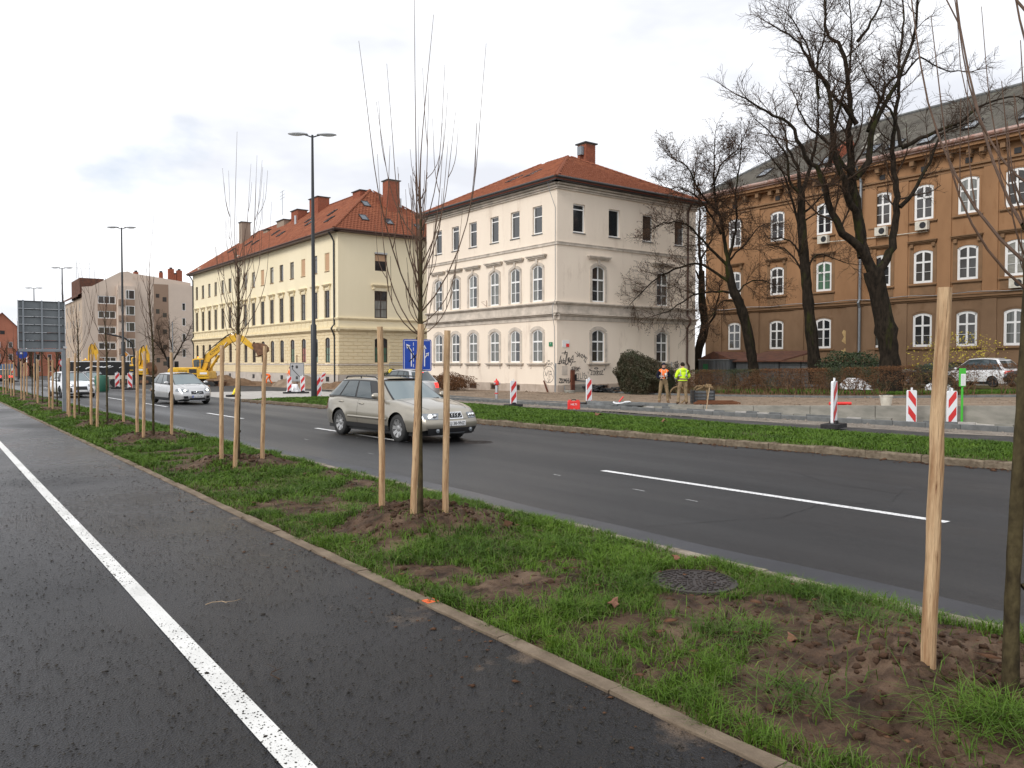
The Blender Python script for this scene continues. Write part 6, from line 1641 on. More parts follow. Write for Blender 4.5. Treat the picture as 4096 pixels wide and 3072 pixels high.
# ------------------------------------------------------------------ vehicles
def make_car(name, loc, heading, label, paint, S, group=None):
    """S: dict of proportions. local x forward, y left, z up. heading: direction angle of the nose (world)"""
    root = empty(name, loc, heading, label, 'car', group)
    Lc, W, H, WB, r = S['L'], S['W'], S['H'], S['WB'], S['r']
    fo = S['fo']                                   # front overhang
    xf = Lc/2-fo; xr = xf-WB
    hw = W/2
    ztop = lerp_tab([(a*Lc-Lc/2, z) for a, z in S['deck']])       # height of the shoulder / hood edge from tail (0) to nose (1)
    zsill = S.get('sill', .22)
    ra = r+.055
    def wid(x):
        a = abs(x); xa = Lc/2-S.get('round', .75)
        t = max(0, (a-xa)/(Lc/2-xa)); n = S.get('rn', 2.6)
        return hw*(1-t**n*S.get('taper', .27))
    def zbot(x):
        z = zsill+ (max(0, abs(x)-(Lc/2-.5))/.5)**2*.06
        for xw in (xf, xr):
            d = abs(x-xw)
            if d < ra: z = max(z, r*1.0+math.sqrt(max(0, ra*ra-d*d)))
        return z
    def sect(x, t):   # relative width over the height of the side
        return float(np.interp(t, [0, .12, .45, .8, .95, 1.0], [.935, .97, 1.0, .975, .94, .90]))
    def flare(x, z):
        f = 0
        for xw in (xf, xr):
            d = math.hypot(x-xw, z-r)
            if d < ra+.12: f = max(f, .016*(1-max(0, (d-ra))/.12))
        return f
    def nose(x, z):
        """longitudinal lean of the ends"""
        s = 1 if x > 0 else -1; a = max(0, (abs(x)-(Lc/2-.55))/.55)
        tab = S['nose'] if s > 0 else S['tail']
        return x - s*a*a*float(np.interp(z, [p[0] for p in tab], [p[1] for p in tab]))
    def side(x, z, off=0.0, sgn=1):
        zb, zt = zbot(x), ztop(x); t = min(1, max(0, (z-zsill)/(zt-zsill)))
        y = wid(x)*sect(x, t)+flare(x, z)+off
        return (nose(x, z), sgn*y, z)
    # stations, denser round the arches
    xs = set(np.linspace(-Lc/2, Lc/2, 41).round(4))
    for xw in (xf, xr):
        for k in range(17): xs.add(round(xw-ra*math.cos(math.pi*k/16), 4))
    for e in (1, -1):
        for q in (.02, .05, .09, .14): xs.add(round(e*(Lc/2-q), 4))
    xs = sorted(xs); rows = 9
    fr = [.97, .82, .6, .3, 0, -.3, -.6, -.82, -.97]
    crown = S.get('crown', .045)
    V = []; F = []
    def ring(x):
        zb, zt = zbot(x), ztop(x); out = []
        for j in range(rows+1):
            z = zb+(zt-zb)*(j/rows); out.append(side(x, z, 0, 1))
        top = out[-1]
        for f in fr:
            z = zt+crown*(1-abs(f)**2.2)+.012
            out.append((nose(x, zt)+ (0.05*(1-f*f) if abs(x) > Lc/2-.3 and x > 0 else 0)*0, top[1]*f/1.0, z))
        for j in range(rows, -1, -1):
            z = zb+(zt-zb)*(j/rows); out.append(side(x, z, 0, -1))
        return out
    n = None
    for x in xs:
        rg = ring(x); n = len(rg); V += rg
    for i in range(len(xs)-1):
        for k in range(n-1): F.append((i*n+k, i*n+k+1, (i+1)*n+k+1, (i+1)*n+k))
    nb = len(V)
    # end caps with plan curvature
    cf = [1.0]+fr+[-1.0]
    def cap(s, f, z, off=0.0):
        x = s*Lc/2; zt = ztop(x); t = min(1, max(0, (z-zsill)/(zt-zsill))); b = S.get('bulge', .10)*(1-abs(f)**2)
        y = wid(x)*sect(x, t)*f
        return (nose(x, z)+s*(b+off), y, z)
    for s, xi in ((1, len(xs)-1), (-1, 0)):
        x = xs[xi]; base = len(V); zb, zt = zbot(x), ztop(x)
        for j in range(rows+1):
            z = zb+(zt-zb)*j/rows
            for f in cf: V.append(cap(s, f, z))
        m = len(cf)
        for j in range(rows):
            for k in range(m-1): F.append((base+j*m+k, base+j*m+k+1, base+(j+1)*m+k+1, base+(j+1)*m+k))
        # join top edge of the cap with the deck edge
        tb = base+rows*m
        for k in range(m-1):
            a = xi*n+rows+k; F.append((tb+k, tb+k+1, a+1, a))
    body = link_mesh('body', np_mesh('body', V, F, paint, True), root)
    bm = bmesh.new(); bm.from_mesh(body.data); bmesh.ops.remove_doubles(bm, verts=bm.verts, dist=.0015); bmesh.ops.recalc_face_normals(bm, faces=bm.faces); bm.to_mesh(body.data); bm.free()
    body.data.set_sharp_from_angle(angle=math.radians(38))
    # underside and wheel wells
    mb = MB()
    mb.box(-Lc/2+.25, Lc/2-.25, -hw+.13, hw-.13, .17, zsill+.10)
    mb.box(xf-ra-.02, xf+ra+.02, -hw+.10, hw-.10, zsill, r+ra+.03); mb.box(xr-ra-.02, xr+ra+.02, -hw+.10, hw-.10, zsill, r+ra+.03)
    mb.build('underbody', M['car_black'], root)
    # cabin shell
    c = S['cab']  # xA cowl, xB roof front, xC roof rear, xD rear base
    xA, xB, xC, xD = c; yb = S.get('yb', .93)*hw; yr = S.get('yr', .70)*hw; zr = H-S.get('rc', .05)
    rw = 10
    def cabx(u, t):
        f0 = xA+(xB-xA)*(t**.93); r0 = xD+(xC-xD)*(t**S.get('rearp', .8)); return r0+(f0-r0)*u
    def caby(t, u=.5):
        y = yb+(yr-yb)*(t**1.25); e = min(u, 1-u); return y*(1-.10*(1-min(1, e/.12))**2)
    def zroof(u): return zr+ S.get('arc', .03)*(1-(2*u-1)**2) - S.get('rdrop', 0)*max(0, .45-u)**1.0
    def cabz(u, t):
        x = cabx(u, t); zb = ztop(min(max(x, -Lc/2), Lc/2))-.01; return zb+(zroof(u)-zb)*t
    def cab(u, t, off=0.0, s=1): return (cabx(u, t), s*(caby(t, u)+off), cabz(u, t)+off*.3)
    us = [0, .02, .06, .12, .2, .3, .4, .5, .6, .7, .8, .88, .94, .98, 1]
    V = []; F = []; m = len(us)
    loop = [(u, 1) for u in us]+[(1, f) for f in (.7, .35, 0, -.35, -.7)]+[(u, -1) for u in reversed(us)]+[(0, f) for f in (-.7, -.35, 0, .35, .7)]
    def cabpt(u, f, t, off=0.0):
        y = caby(t, u)*f; x = cabx(u, t); z = cabz(u, t)
        if u in (0, 1) and abs(f) < 1:
            bul = (.10 if u == 1 else .05)*(1-f*f); x += bul if u == 1 else -bul
        if u == 1: x += off
        elif u == 0: x -= off
        else: y += off*f
        return (x, y, z)
    nl = len(loop)
    for j in range(rw+1):
        t = j/rw
        for u, f in loop: V.append(cabpt(u, f, t))
    for j in range(rw):
        for k in range(nl): F.append((j*nl+k, j*nl+(k+1) % nl, (j+1)*nl+(k+1) % nl, (j+1)*nl+k))
    base = len(V)
    fs = [1, .86, .6, .3, 0, -.3, -.6, -.86, -1]
    for u in us:
        for f in fs:
            x = cabx(u, 1)
            if u in (0, 1): x += (.10 if u == 1 else -.05)*(1-f*f)
            V.append((x, caby(1, u)*f, zroof(u)+.045*(1-f**4)))
    q = len(fs)
    for i in range(m-1):
        for k in range(q-1): F.append((base+i*q+k, base+i*q+k+1, base+(i+1)*q+k+1, base+(i+1)*q+k))
    cabin = link_mesh('cabin', np_mesh('cabin', V, F, paint, True), root)
    bm = bmesh.new(); bm.from_mesh(cabin.data); bmesh.ops.remove_doubles(bm, verts=bm.verts, dist=.0015); bmesh.ops.recalc_face_normals(bm, faces=bm.faces); bm.to_mesh(cabin.data); bm.free()
    cabin.data.set_sharp_from_angle(angle=math.radians(40))
    def patch(fn, nm, m_, nu=8, nv=5, parent=root, thick=None):
        V = [fn(i/nu, j/nv) for j in range(nv+1) for i in range(nu+1)]; F = [(j*(nu+1)+i, j*(nu+1)+i+1, (j+1)*(nu+1)+i+1, (j+1)*(nu+1)+i) for j in range(nv) for i in range(nu)]
        o = link_mesh(nm, np_mesh(nm, V, F, m_, True), parent)
        if thick: md = o.modifiers.new('s', 'SOLIDIFY'); md.thickness = thick; md.offset = 0
        return o
    # black surround then glass on the sides
    for s in (1, -1):
        u0, u1 = S.get('glassu', (.04, .96))
        patch(lambda a, b: cab(u0+(u1-u0)*a, .02+.93*b, .004, s), 'window_trim', M['car_black'], 20, 6)
        for a0, a1 in S['sidewin']:
            # windows follow the slanting ends
            def fn(a, b, a0=a0, a1=a1): return cab(a0+(a1-a0)*a, .075+.80*b, .010, s)
            patch(fn, 'side_window', M['car_glass'], 8, 5)
    f1 = .93
    patch(lambda a, b: (lambda f, t: (cabx(1, t)+.10*(1-f*f)+.008, caby(t, 1)*f, cabz(1, t)+.006))(-.97+1.94*a, .0+.97*b), 'window_trim', M['car_black'], 12, 6)
    patch(lambda a, b: (lambda f, t: (cabx(1, t)+.10*(1-f*f)+.014, caby(t, 1)*f, cabz(1, t)+.012))(-.92+1.84*a, .035+.89*b), 'windscreen', M['windscreen'], 12, 6)
    patch(lambda a, b: (lambda f, t: (cabx(0, t)-.05*(1-f*f)-.010, caby(t, 0)*f, cabz(0, t)+.006))(-.90+1.8*a, S.get('rw0', .12)+(.90-S.get('rw0', .12))*b), 'rear_window', M['car_glass'], 10, 5)
    if S.get('wipers', True):
        for f0, f2 in ((-.55, .05), (.1, .75)):
            mb = MB(); mb.tube([(lambda f, t: (cabx(1, t)+.10*(1-f*f)+.03, caby(t, 1)*f, cabz(1, t)+.02))(f0+(f2-f0)*k/5, .04+.03*k/5) for k in range(6)], .010, 4); mb.build('wiper', M['black'], root)
    # bonnet shut lines
    def deckp(x, f): z = ztop(x)+crown*(1-abs(f)**2.2)+.0145; return (nose(x, ztop(x)), side(x, ztop(x))[1]*f, z)
    for s in (1, -1):
        P = [deckp(x, s*(.80-.06*(x-xA)/(Lc/2-xA))) for x in np.linspace(xA+.02, Lc/2-.10, 14)]; mb = MB()
        for i in range(13):
            a, b = Vector(P[i]), Vector(P[i+1]); mb.add([tuple(a-Vector((0,.006,0))), tuple(a+Vector((0,.006,0))), tuple(b+Vector((0,.006,0))), tuple(b-Vector((0,.006,0)))], [(0,1,2,3)])
        mb.build('bonnet_gap', M['black'], root)
    # door gaps, handles, mouldings
    for s in (1, -1):
        for xd in S['doors']:
            mb = MB(); P = [side(xd+S.get('dslant', .03)*(z-.5), z, .003, s) for z in np.linspace(zbot(xd)+.06, ztop(xd)-.01, 8)]
            for i in range(7):
                a, b = Vector(P[i]), Vector(P[i+1]); mb.add([tuple(a+Vector((-.004,0,0))), tuple(a+Vector((.004,0,0))), tuple(b+Vector((.004,0,0))), tuple(b+Vector((-.004,0,0)))], [(0,1,2,3)])
            mb.build('door_gap', M['black'], root)
        for xh in S['handles']:
            z = ztop(xh)-.12; p = side(xh, z, .0, s)
            mb = MB(); mb.tube([(p[0]-.09, p[1]+s*.004, z), (p[0]-.06, p[1]+s*.035, z+.008), (p[0]+.06, p[1]+s*.035, z+.008), (p[0]+.09, p[1]+s*.004, z)], .015, 6); mb.build('door_handle', paint, root, smooth=True)
        if S.get('moulding'):
            zm = S['moulding']
            patch(lambda a, b: side(xr+ra+.06+(xf-xr-2*ra-.12)*a, zm-.03+.06*b, .016*(1-abs(2*b-1)**4), s), 'side_moulding', paint, 16, 4)
        if S.get('dark_sill', True):
            patch(lambda a, b: side(xr+ra*.98+(xf-xr-2*ra*.98)*a, zsill-.01+.11*b, .008, s), 'sill_panel', M['car_black'], 12, 2)
        xm = xA-.42
        mb = MB(); y0 = caby(.12, .8); zc = ztop(xm)+.10
        mb.tube([(xm, s*(y0-.02), zc-.05), (xm+.02, s*(y0+.08), zc-.03)], .03, 6); mb.build('mirror_arm', M['car_black'], root)
        bmm = bmesh.new(); bmesh.ops.create_uvsphere(bmm, u_segments=12, v_segments=8, radius=1)
        for v in bmm.verts: v.co = Vector((xm+.03+v.co.x*.075+(0 if v.co.x > 0 else .03*v.co.x*0), s*(y0+.155)+v.co.y*.115, zc+v.co.z*.075))
        me = bpy.data.meshes.new('mirror'); bmm.to_mesh(me); bmm.free(); me.materials.append(paint); me.polygons.foreach_set('use_smooth', [True]*len(me.polygons)); link_mesh('wing_mirror', me, root)
    # ends
    def fpatch(nm, m_, f0, f2, z0, z1, off=.008, s=1, nu=8, nv=3, slope=0.0):
        return patch(lambda a, b: cap(s, f0+(f2-f0)*a, z0+(z1-z0)*b+slope*a, off*(1-.3*abs(2*b-1)**3)), nm, m_, nu, nv)
    for a in S.get('front', ()):
        fpatch(*a)
    for a in S.get('rear', ()):
        fpatch(*a)
    # corner lamps that wrap round the side
    hz0, hz1, hx, hf = S['lamp']
    for s in (1, -1):
        def hl(a, b):
            if a < .55: return cap(1, s*(hf+(1.0-hf)*a/.55), hz0+(hz1-hz0)*b+.0*a, .008)
            q = (a-.55)/.45; x = Lc/2-hx*q; z = hz0+.03*q+(hz1-hz0-.03*q+.0)*b; p = side(x, z, .008, s); return p
        hlo = patch(hl, 'headlight', M['headlight'], 12, 4)
        for fq in (.28, .62):
            pc_ = cap(1, s*(hf+(1.0-hf)*fq*1.1), (hz0+hz1)/2, .016); rr_ = (hz1-hz0)*.40
            md_ = MB(); md_.lathe([(rr_, 0), (rr_*.9, .012), (.001, .016)], 12); lit_ = (S.get('lit') == s or S.get('lit') == 2) and fq > .5
            o_ = md_.build('reflector', M['headlight_on' if lit_ else 'chrome'], hlo); o_.location = pc_; o_.rotation_euler = (0, math.pi/2, 0)
        tz0, tz1, tx, tf = S['tlamp']
        def tl(a, b):
            if a < .5: return cap(-1, s*(tf+(1.0-tf)*a/.5), tz0+(tz1-tz0)*b, .008)
            q = (a-.5)/.5; x = -Lc/2+tx*q; return side(x, tz0+(tz1-tz0)*b, .008, s)
        patch(tl, 'tail_light', M['taillight_on' if S.get('tlit') else 'taillight'], 10, 4)
    # number plate
    for s in (1, -1):
        px = cap(s, 0, S['plz'], .012)[0]
        mb = MB(); mb.box(px-.012, px+.012, -.26, .26, S['plz']-.055, S['plz']+.055); pt = mb.build('number_plate', M['plate'], root, bevel=.004)
        MB().box(px-.013, px+.013+s*.001, (-.26 if s > 0 else .21), (-.21 if s > 0 else .26), S['plz']-.05, S['plz']+.05).build('blue_band', M['sign_blue'], pt)
        if s > 0 and S.get('plate'): text('lettering', S['plate'], .105, 'black', pt, (px+.0145, .02, S['plz']), (math.pi/2, 0, math.pi/2), ext=.001, sx=.95)
    # wheels
    def wheel_meshes():
        R = r; w = .2; mb = MB()
        prof = [(.66*R, -w/2), (.93*R, -w/2), (R, -w/2+.035), (R, w/2-.035), (.93*R, w/2), (.66*R, w/2)]
        n = 28; vs = []
        for rad, y in prof:
            for k in range(n): t = 2*math.pi*k/n; vs.append((rad*math.cos(t), y, rad*math.sin(t)))
        mb.add(vs, [(i*n+k, i*n+(k+1) % n, (i+1)*n+(k+1) % n, (i+1)*n+k) for i in range(len(prof)-1) for k in range(n)])
        tyre = mb.mesh('tyre', M['rubber'], True)
        rm = MB(); ns = S.get('spokes', 8); yo = .09
        vs = []
        for rad, y in ((.70*R, .03), (.70*R, yo), (.62*R, yo), (.60*R, .02)):
            for k in range(n): t = 2*math.pi*k/n; vs.append((rad*math.cos(t), y, rad*math.sin(t)))
        rm.add(vs, [(i*n+k, i*n+(k+1) % n, (i+1)*n+(k+1) % n, (i+1)*n+k) for i in range(3) for k in range(n)])
        for k in range(ns):
            t = 2*math.pi*k/ns; sw = S.get('spw', .028)
            ct, st = math.cos(t), math.sin(t); px_, pz = -st, ct
            def P(rad, side_, y): return (rad*ct+px_*sw*side_, y, rad*st+pz*sw*side_)
            q1, q2 = .18*R, .64*R
            wv = 1.35
            v = [P(q1,-1,.055), P(q1,1,.055), P(q2,wv,.085), P(q2,-wv,.085), P(q1,-1,.02), P(q1,1,.02), P(q2,wv,.03), P(q2,-wv,.03)]
            rm.add(v, [(0,1,2,3),(0,4,5,1),(1,5,6,2),(3,2,6,7),(0,3,7,4)])
        rm.lathe([(.21*R, 0), (.21*R, .0)], 12) if False else None
        hub = []
        for rad, y in ((.23*R, .02), (.22*R, .065), (.08*R, .075)):
            for k in range(12): t = 2*math.pi*k/12; hub.append((rad*math.cos(t), y, rad*math.sin(t)))
        rm.add(hub, [(i*12+k, i*12+(k+1) % 12, (i+1)*12+(k+1) % 12, (i+1)*12+k) for i in range(2) for k in range(12)]+[tuple(24+k for k in range(12))])
        rim = rm.mesh('rim', M[S.get('rimm', 'rim')])
        dk = MB(); vs = [(.66*R*math.cos(2*math.pi*k/20), .015, .66*R*math.sin(2*math.pi*k/20)) for k in range(20)]
        dk.add(vs, [tuple(range(20))]); disc = dk.mesh('brake_disc', M['black'])
        return tyre, rim, disc
    ty, ri, di = wheel_meshes()
    for s in (1, -1):
        for xw in (xf, xr):
            o = link_mesh('wheel', ty, root); o.location = (xw, s*(hw-.115), r)
            o.rotation_euler = (0, random.random()*1.0, 0) if s > 0 else (0, random.random(), math.pi)
            link_mesh('rim', ri, o); link_mesh('brake_disc', di, o)
    if S.get('rails'):
        for s in (1, -1):
            mb = MB(); yy = caby(1, .5)-.03
            P = [(cabx(.06, 1), s*yy*.97, zroof(.06)+.005)]+[(cabx(u, 1), s*yy, zroof(u)+.065) for u in (.13, .3, .5, .7, .86)]+[(cabx(.95, 1), s*yy*.97, zroof(.95)+.005)]
            mb.tube(P, .017, 6)
            mb.tube([(cabx(.5, 1), s*yy, zroof(.5)), (cabx(.5, 1), s*yy, zroof(.5)+.06)], .016, 5); mb.build('roof_rail', M['car_black'], root, smooth=True)
    mb = MB(); mb.tube([(cabx(.12, 1), 0, zroof(.1)+.03), (cabx(.12, 1)-.06, 0, zroof(.1)+S.get('aer', .12))], .006, 4); mb.build('aerial', M['black'], root)
    S['_cap'] = cap; S['_root'] = root
    return root, cap, side

def ring_mesh(R, w, n=20):
    mb = MB(); mb.tube([(0, R*math.cos(2*math.pi*k/n), R*math.sin(2*math.pi*k/n)) for k in range(n+1)], w, 5, caps=False); return mb
# beige estate car
EST = dict(L=4.54, W=1.77, H=1.43, WB=2.65, r=.318, fo=.92, sill=.26,
    deck=[(0,.93),(.03,.955),(.2,.965),(.5,.935),(.70,.925),(.76,.905),(.86,.83),(.95,.755),(.985,.715),(1,.66)],
    nose=[(.2,.06),(.38,.0),(.5,.0),(.58,.05),(.72,.11)], tail=[(.25,.08),(.45,0),(.6,.02),(.96,.10)],
    cab=(.98,.18,-1.62,-2.16), yb=.925, yr=.68, rearp=.75, glassu=(.035,.93), sidewin=((.055,.235),(.262,.495),(.525,.77)), doors=(.58,-.42), handles=(-.24,-1.22),
    moulding=.50, lamp=(.555,.685,.30,.60), tlamp=(.62,.88,.2,.62), plz=.455, plate='LJ 38-9NZ', rails=True, round=.8, taper=.20, bulge=.14, lit=-1, spokes=8, spw=.034, crown=.05,
    front=[('lower_grille',M['car_black'],-.96,.96,.22,.355,.012), ('upper_grille',M['chrome'],-.345,.345,.555,.705,.012), ('grille_mesh',M['car_black'],-.31,.31,.575,.69,.020), ('bumper_gap',M['black'],-.9,.9,.548,.553,.004), ('air_intake',M['black'],-.40,.40,.25,.34,.018), ('intake_rim',M['metal_grey'],-.42,.42,.242,.25,.022)],
    rear=[('rear_bumper_strip',M['car_black'],-.95,.95,.24,.36,.01,-1)])
dirv = (.085, -1.0); hd = math.atan2(dirv[1], dirv[0])
fa = Vector((9.36, 16.20)); dv = Vector(dirv).normalized(); ctr = fa-dv*(4.54/2-.92)
car1, cap1, side1 = make_car('estate_car', (ctr.x, ctr.y, gz(ctr.y)), hd, 'beige estate car with black roof rails driving behind the stakes of the second tree', M['paint_beige'], EST)
x1 = cap1(1, 0, .632, .03)[0]
for k in range(4):
    o = ring_mesh(.048, .008).build('badge_ring', M['chrome'], car1, smooth=True); o.location = (x1-.003-.002*abs(k-1.5), -.114+.076*k, .634)
for k in range(6):
    z = .585+.018*k
    mb = MB(); mb.tube([cap1(1, -.30+.1*i, z, .026) for i in range(7)], .003, 4); mb.build('grille_bar', M['metal_dark'], car1)
for s in (1, -1):
    p = cap1(1, s*.66, .30, .02); mb = MB(); mb.lathe([(.045, 0), (.045, .02), (.0, .025)], 12); o = mb.build('fog_lamp', M['headlight'], car1); o.location = p; o.rotation_euler = (0, math.pi/2, 0)
for k in range(2):
    mb = MB(); mb.tube([(-1.9+.05*i, (-.2 if k else .2), 0) for i in range(2)], .004, 4)
# silver hatchback with tow sign on the bonnet
HAT = dict(L=4.02, W=1.74, H=1.48, WB=2.51, r=.305, fo=.84, sill=.22,
    deck=[(0,.92),(.05,.98),(.3,.97),(.6,.93),(.76,.92),(.84,.87),(.93,.79),(.985,.72),(1,.66)],
    nose=[(.2,.03),(.42,.0),(.55,.02),(.65,.09),(.78,.16)], tail=[(.25,.08),(.5,0),(.7,.03),(1.0,.14)],
    cab=(1.15,.20,-1.35,-1.88), yb=.92, yr=.66, rearp=.8, sidewin=((.08,.26),(.29,.54),(.57,.80)), doors=(.55,-.42), handles=(-.25,-1.15),
    lamp=(.60,.75,.42,.62), tlamp=(.7,.95,.25,.6), plz=.40, plate='LJ 139-NC', round=.85, taper=.25, bulge=.16, lit=2, spokes=7, rimm='metal_dark', crown=.05,
    front=[('lower_grille',M['car_black'],-.55,.55,.22,.33,.012), ('upper_grille',M['chrome'],-.50,.50,.50,.66,.010), ('grille_mesh',M['black'],-.46,.46,.505,.645,.018), ('chrome_bar',M['chrome'],-.30,.30,.575,.592,.028), ('fog_recess',M['black'],.66,.93,.30,.42,.012), ('fog_recess',M['black'],-.93,-.66,.30,.42,.012), ('chin_strip',M['chrome'],-.62,.62,.20,.215,.02)],
    rear=[])
c2, cap2, _ = make_car('hatchback', (9.85, 41.15, gz(41.15)), math.atan2(-1, .12), 'small silver hatchback with lit headlights and a white sticker on its bonnet', M['paint_silver'], HAT)
x2 = cap2(1, 0, .585, .04)[0]
o = ring_mesh(.065, .010).build('badge_ring', M['chrome'], c2, smooth=True); o.location = (x2, 0, .585)
MB().box(-.004, .004, -.085, .085, -.008, .008).build('badge_bolt', M['chrome'], c2, loc=(x2+.004, 0, .585))
mb = MB()
for a in ((-.32,.32,-.11,-.09),(-.32,.32,.09,.11),(-.32,-.29,-.11,.11),(.29,.32,-.11,.11)): mb.box(a[2], a[3], a[0], a[1], 0, .004)
mb.box(-.03, .03, -.22, .22, 0, .004)
mb.build('bonnet_sticker', M['sign_white'], c2, loc=(1.42, 0, .925), rot=(0, .22, 0))
# white crossover
DSW = dict(HAT); DSW.update(L=4.53, W=1.87, H=1.52, WB=2.73, r=.34, fo=.93, deck=[(0,.95),(.05,1.0),(.3,.99),(.6,.96),(.74,.96),(.84,.92),(.93,.85),(.985,.78),(1,.72)],
    cab=(1.25,.35,-1.5,-2.1), lamp=(.66,.80,.38,.62), plz=.42, plate=None, lit=2,
    front=[('upper_grille',M['chrome'],-.50,.50,.42,.70,.010), ('grille_mesh',M['black'],-.46,.46,.44,.68,.018), ('fog_recess',M['black'],.70,.95,.34,.60,.012), ('fog_recess',M['black'],-.95,-.70,.34,.60,.012), ('lower_grille',M['car_black'],-.6,.6,.22,.34,.012)])
make_car('crossover_car', (6.95, 55.6, gz(55.6)), math.atan2(-1, .10), 'white car with glaring headlights coming out from behind the grey sign post', M['paint_white'], DSW)
# silver car on the far carriageway, seen over the estate car roof (rear towards us on the right)
FAR = dict(HAT); FAR.update(L=4.45, W=1.8, H=1.60, WB=2.68, deck=[(0,.95),(.05,1.0),(.3,.99),(.6,.95),(.74,.94),(.84,.88),(.93,.8),(.985,.74),(1,.66)], cab=(1.35,.45,-1.35,-2.0), plate=None, lit=0, tlit=True, sidewin=((.07,.22),(.25,.48),(.51,.82)), arc=.06)
cF, capF, _ = make_car('minivan', (20.3, 37.6, gz(37.6)-.03), math.atan2(1, -.06), 'silver rounded car driving away on the far carriageway behind the beige estate', M['paint_silver'], FAR)
MB().box(-.03, .0, -.10, .10, 0, .03).build('high_brake_light', M['taillight_on'], cF, loc=(-1.60, 0, 1.46))
SUVp = dict(FAR); SUVp.update(L=4.6, W=1.86, H=1.68, r=.35, rails=True, tlit=True, cab=(1.25,.45,-1.9,-2.2), lit=0)
make_car('dark_estate', (7.5, 121, gz(121)), math.pi/2, 'dark grey car with red tail lights far away at the left edge', M['paint_dark'], SUVp)
WG = dict(EST); WG.update(plate=None, lit=0)
make_car('silver_car', (4.2+3.1, 138, gz(138)), -math.pi/2+.05, 'silver car farthest away at the very left edge', M['paint_silver'], WG)
make_car('small_car', (10.6, 72.5, gz(72.5)), -math.pi/2+.03, 'dark green car half hidden behind the white car', M['paint_greyd'], dict(HAT, plate=None, lit=0))
# parked behind the hedge
PK = dict(FAR); PK.update(tlit=False, H=1.62)
make_car('parked_car', (49.5, 21.6, .25), math.atan2(1, .25), 'white parked car behind the thin hedge at the right', M['paint_white'], PK, 'cars parked behind the hedge')
make_car('parked_car', (52.5, 25.8, .2), math.atan2(1, .3), 'dark parked car left of the white one behind the thin hedge', M['paint_dark'], dict(EST, plate=None, lit=0), 'cars parked behind the hedge')
make_car('parked_car', (47.5, 17.2, .35), math.atan2(1, .2), 'dark parked car at the right photo edge behind the hedge', M['paint_dark'], dict(EST, plate=None, lit=0), 'cars parked behind the hedge')

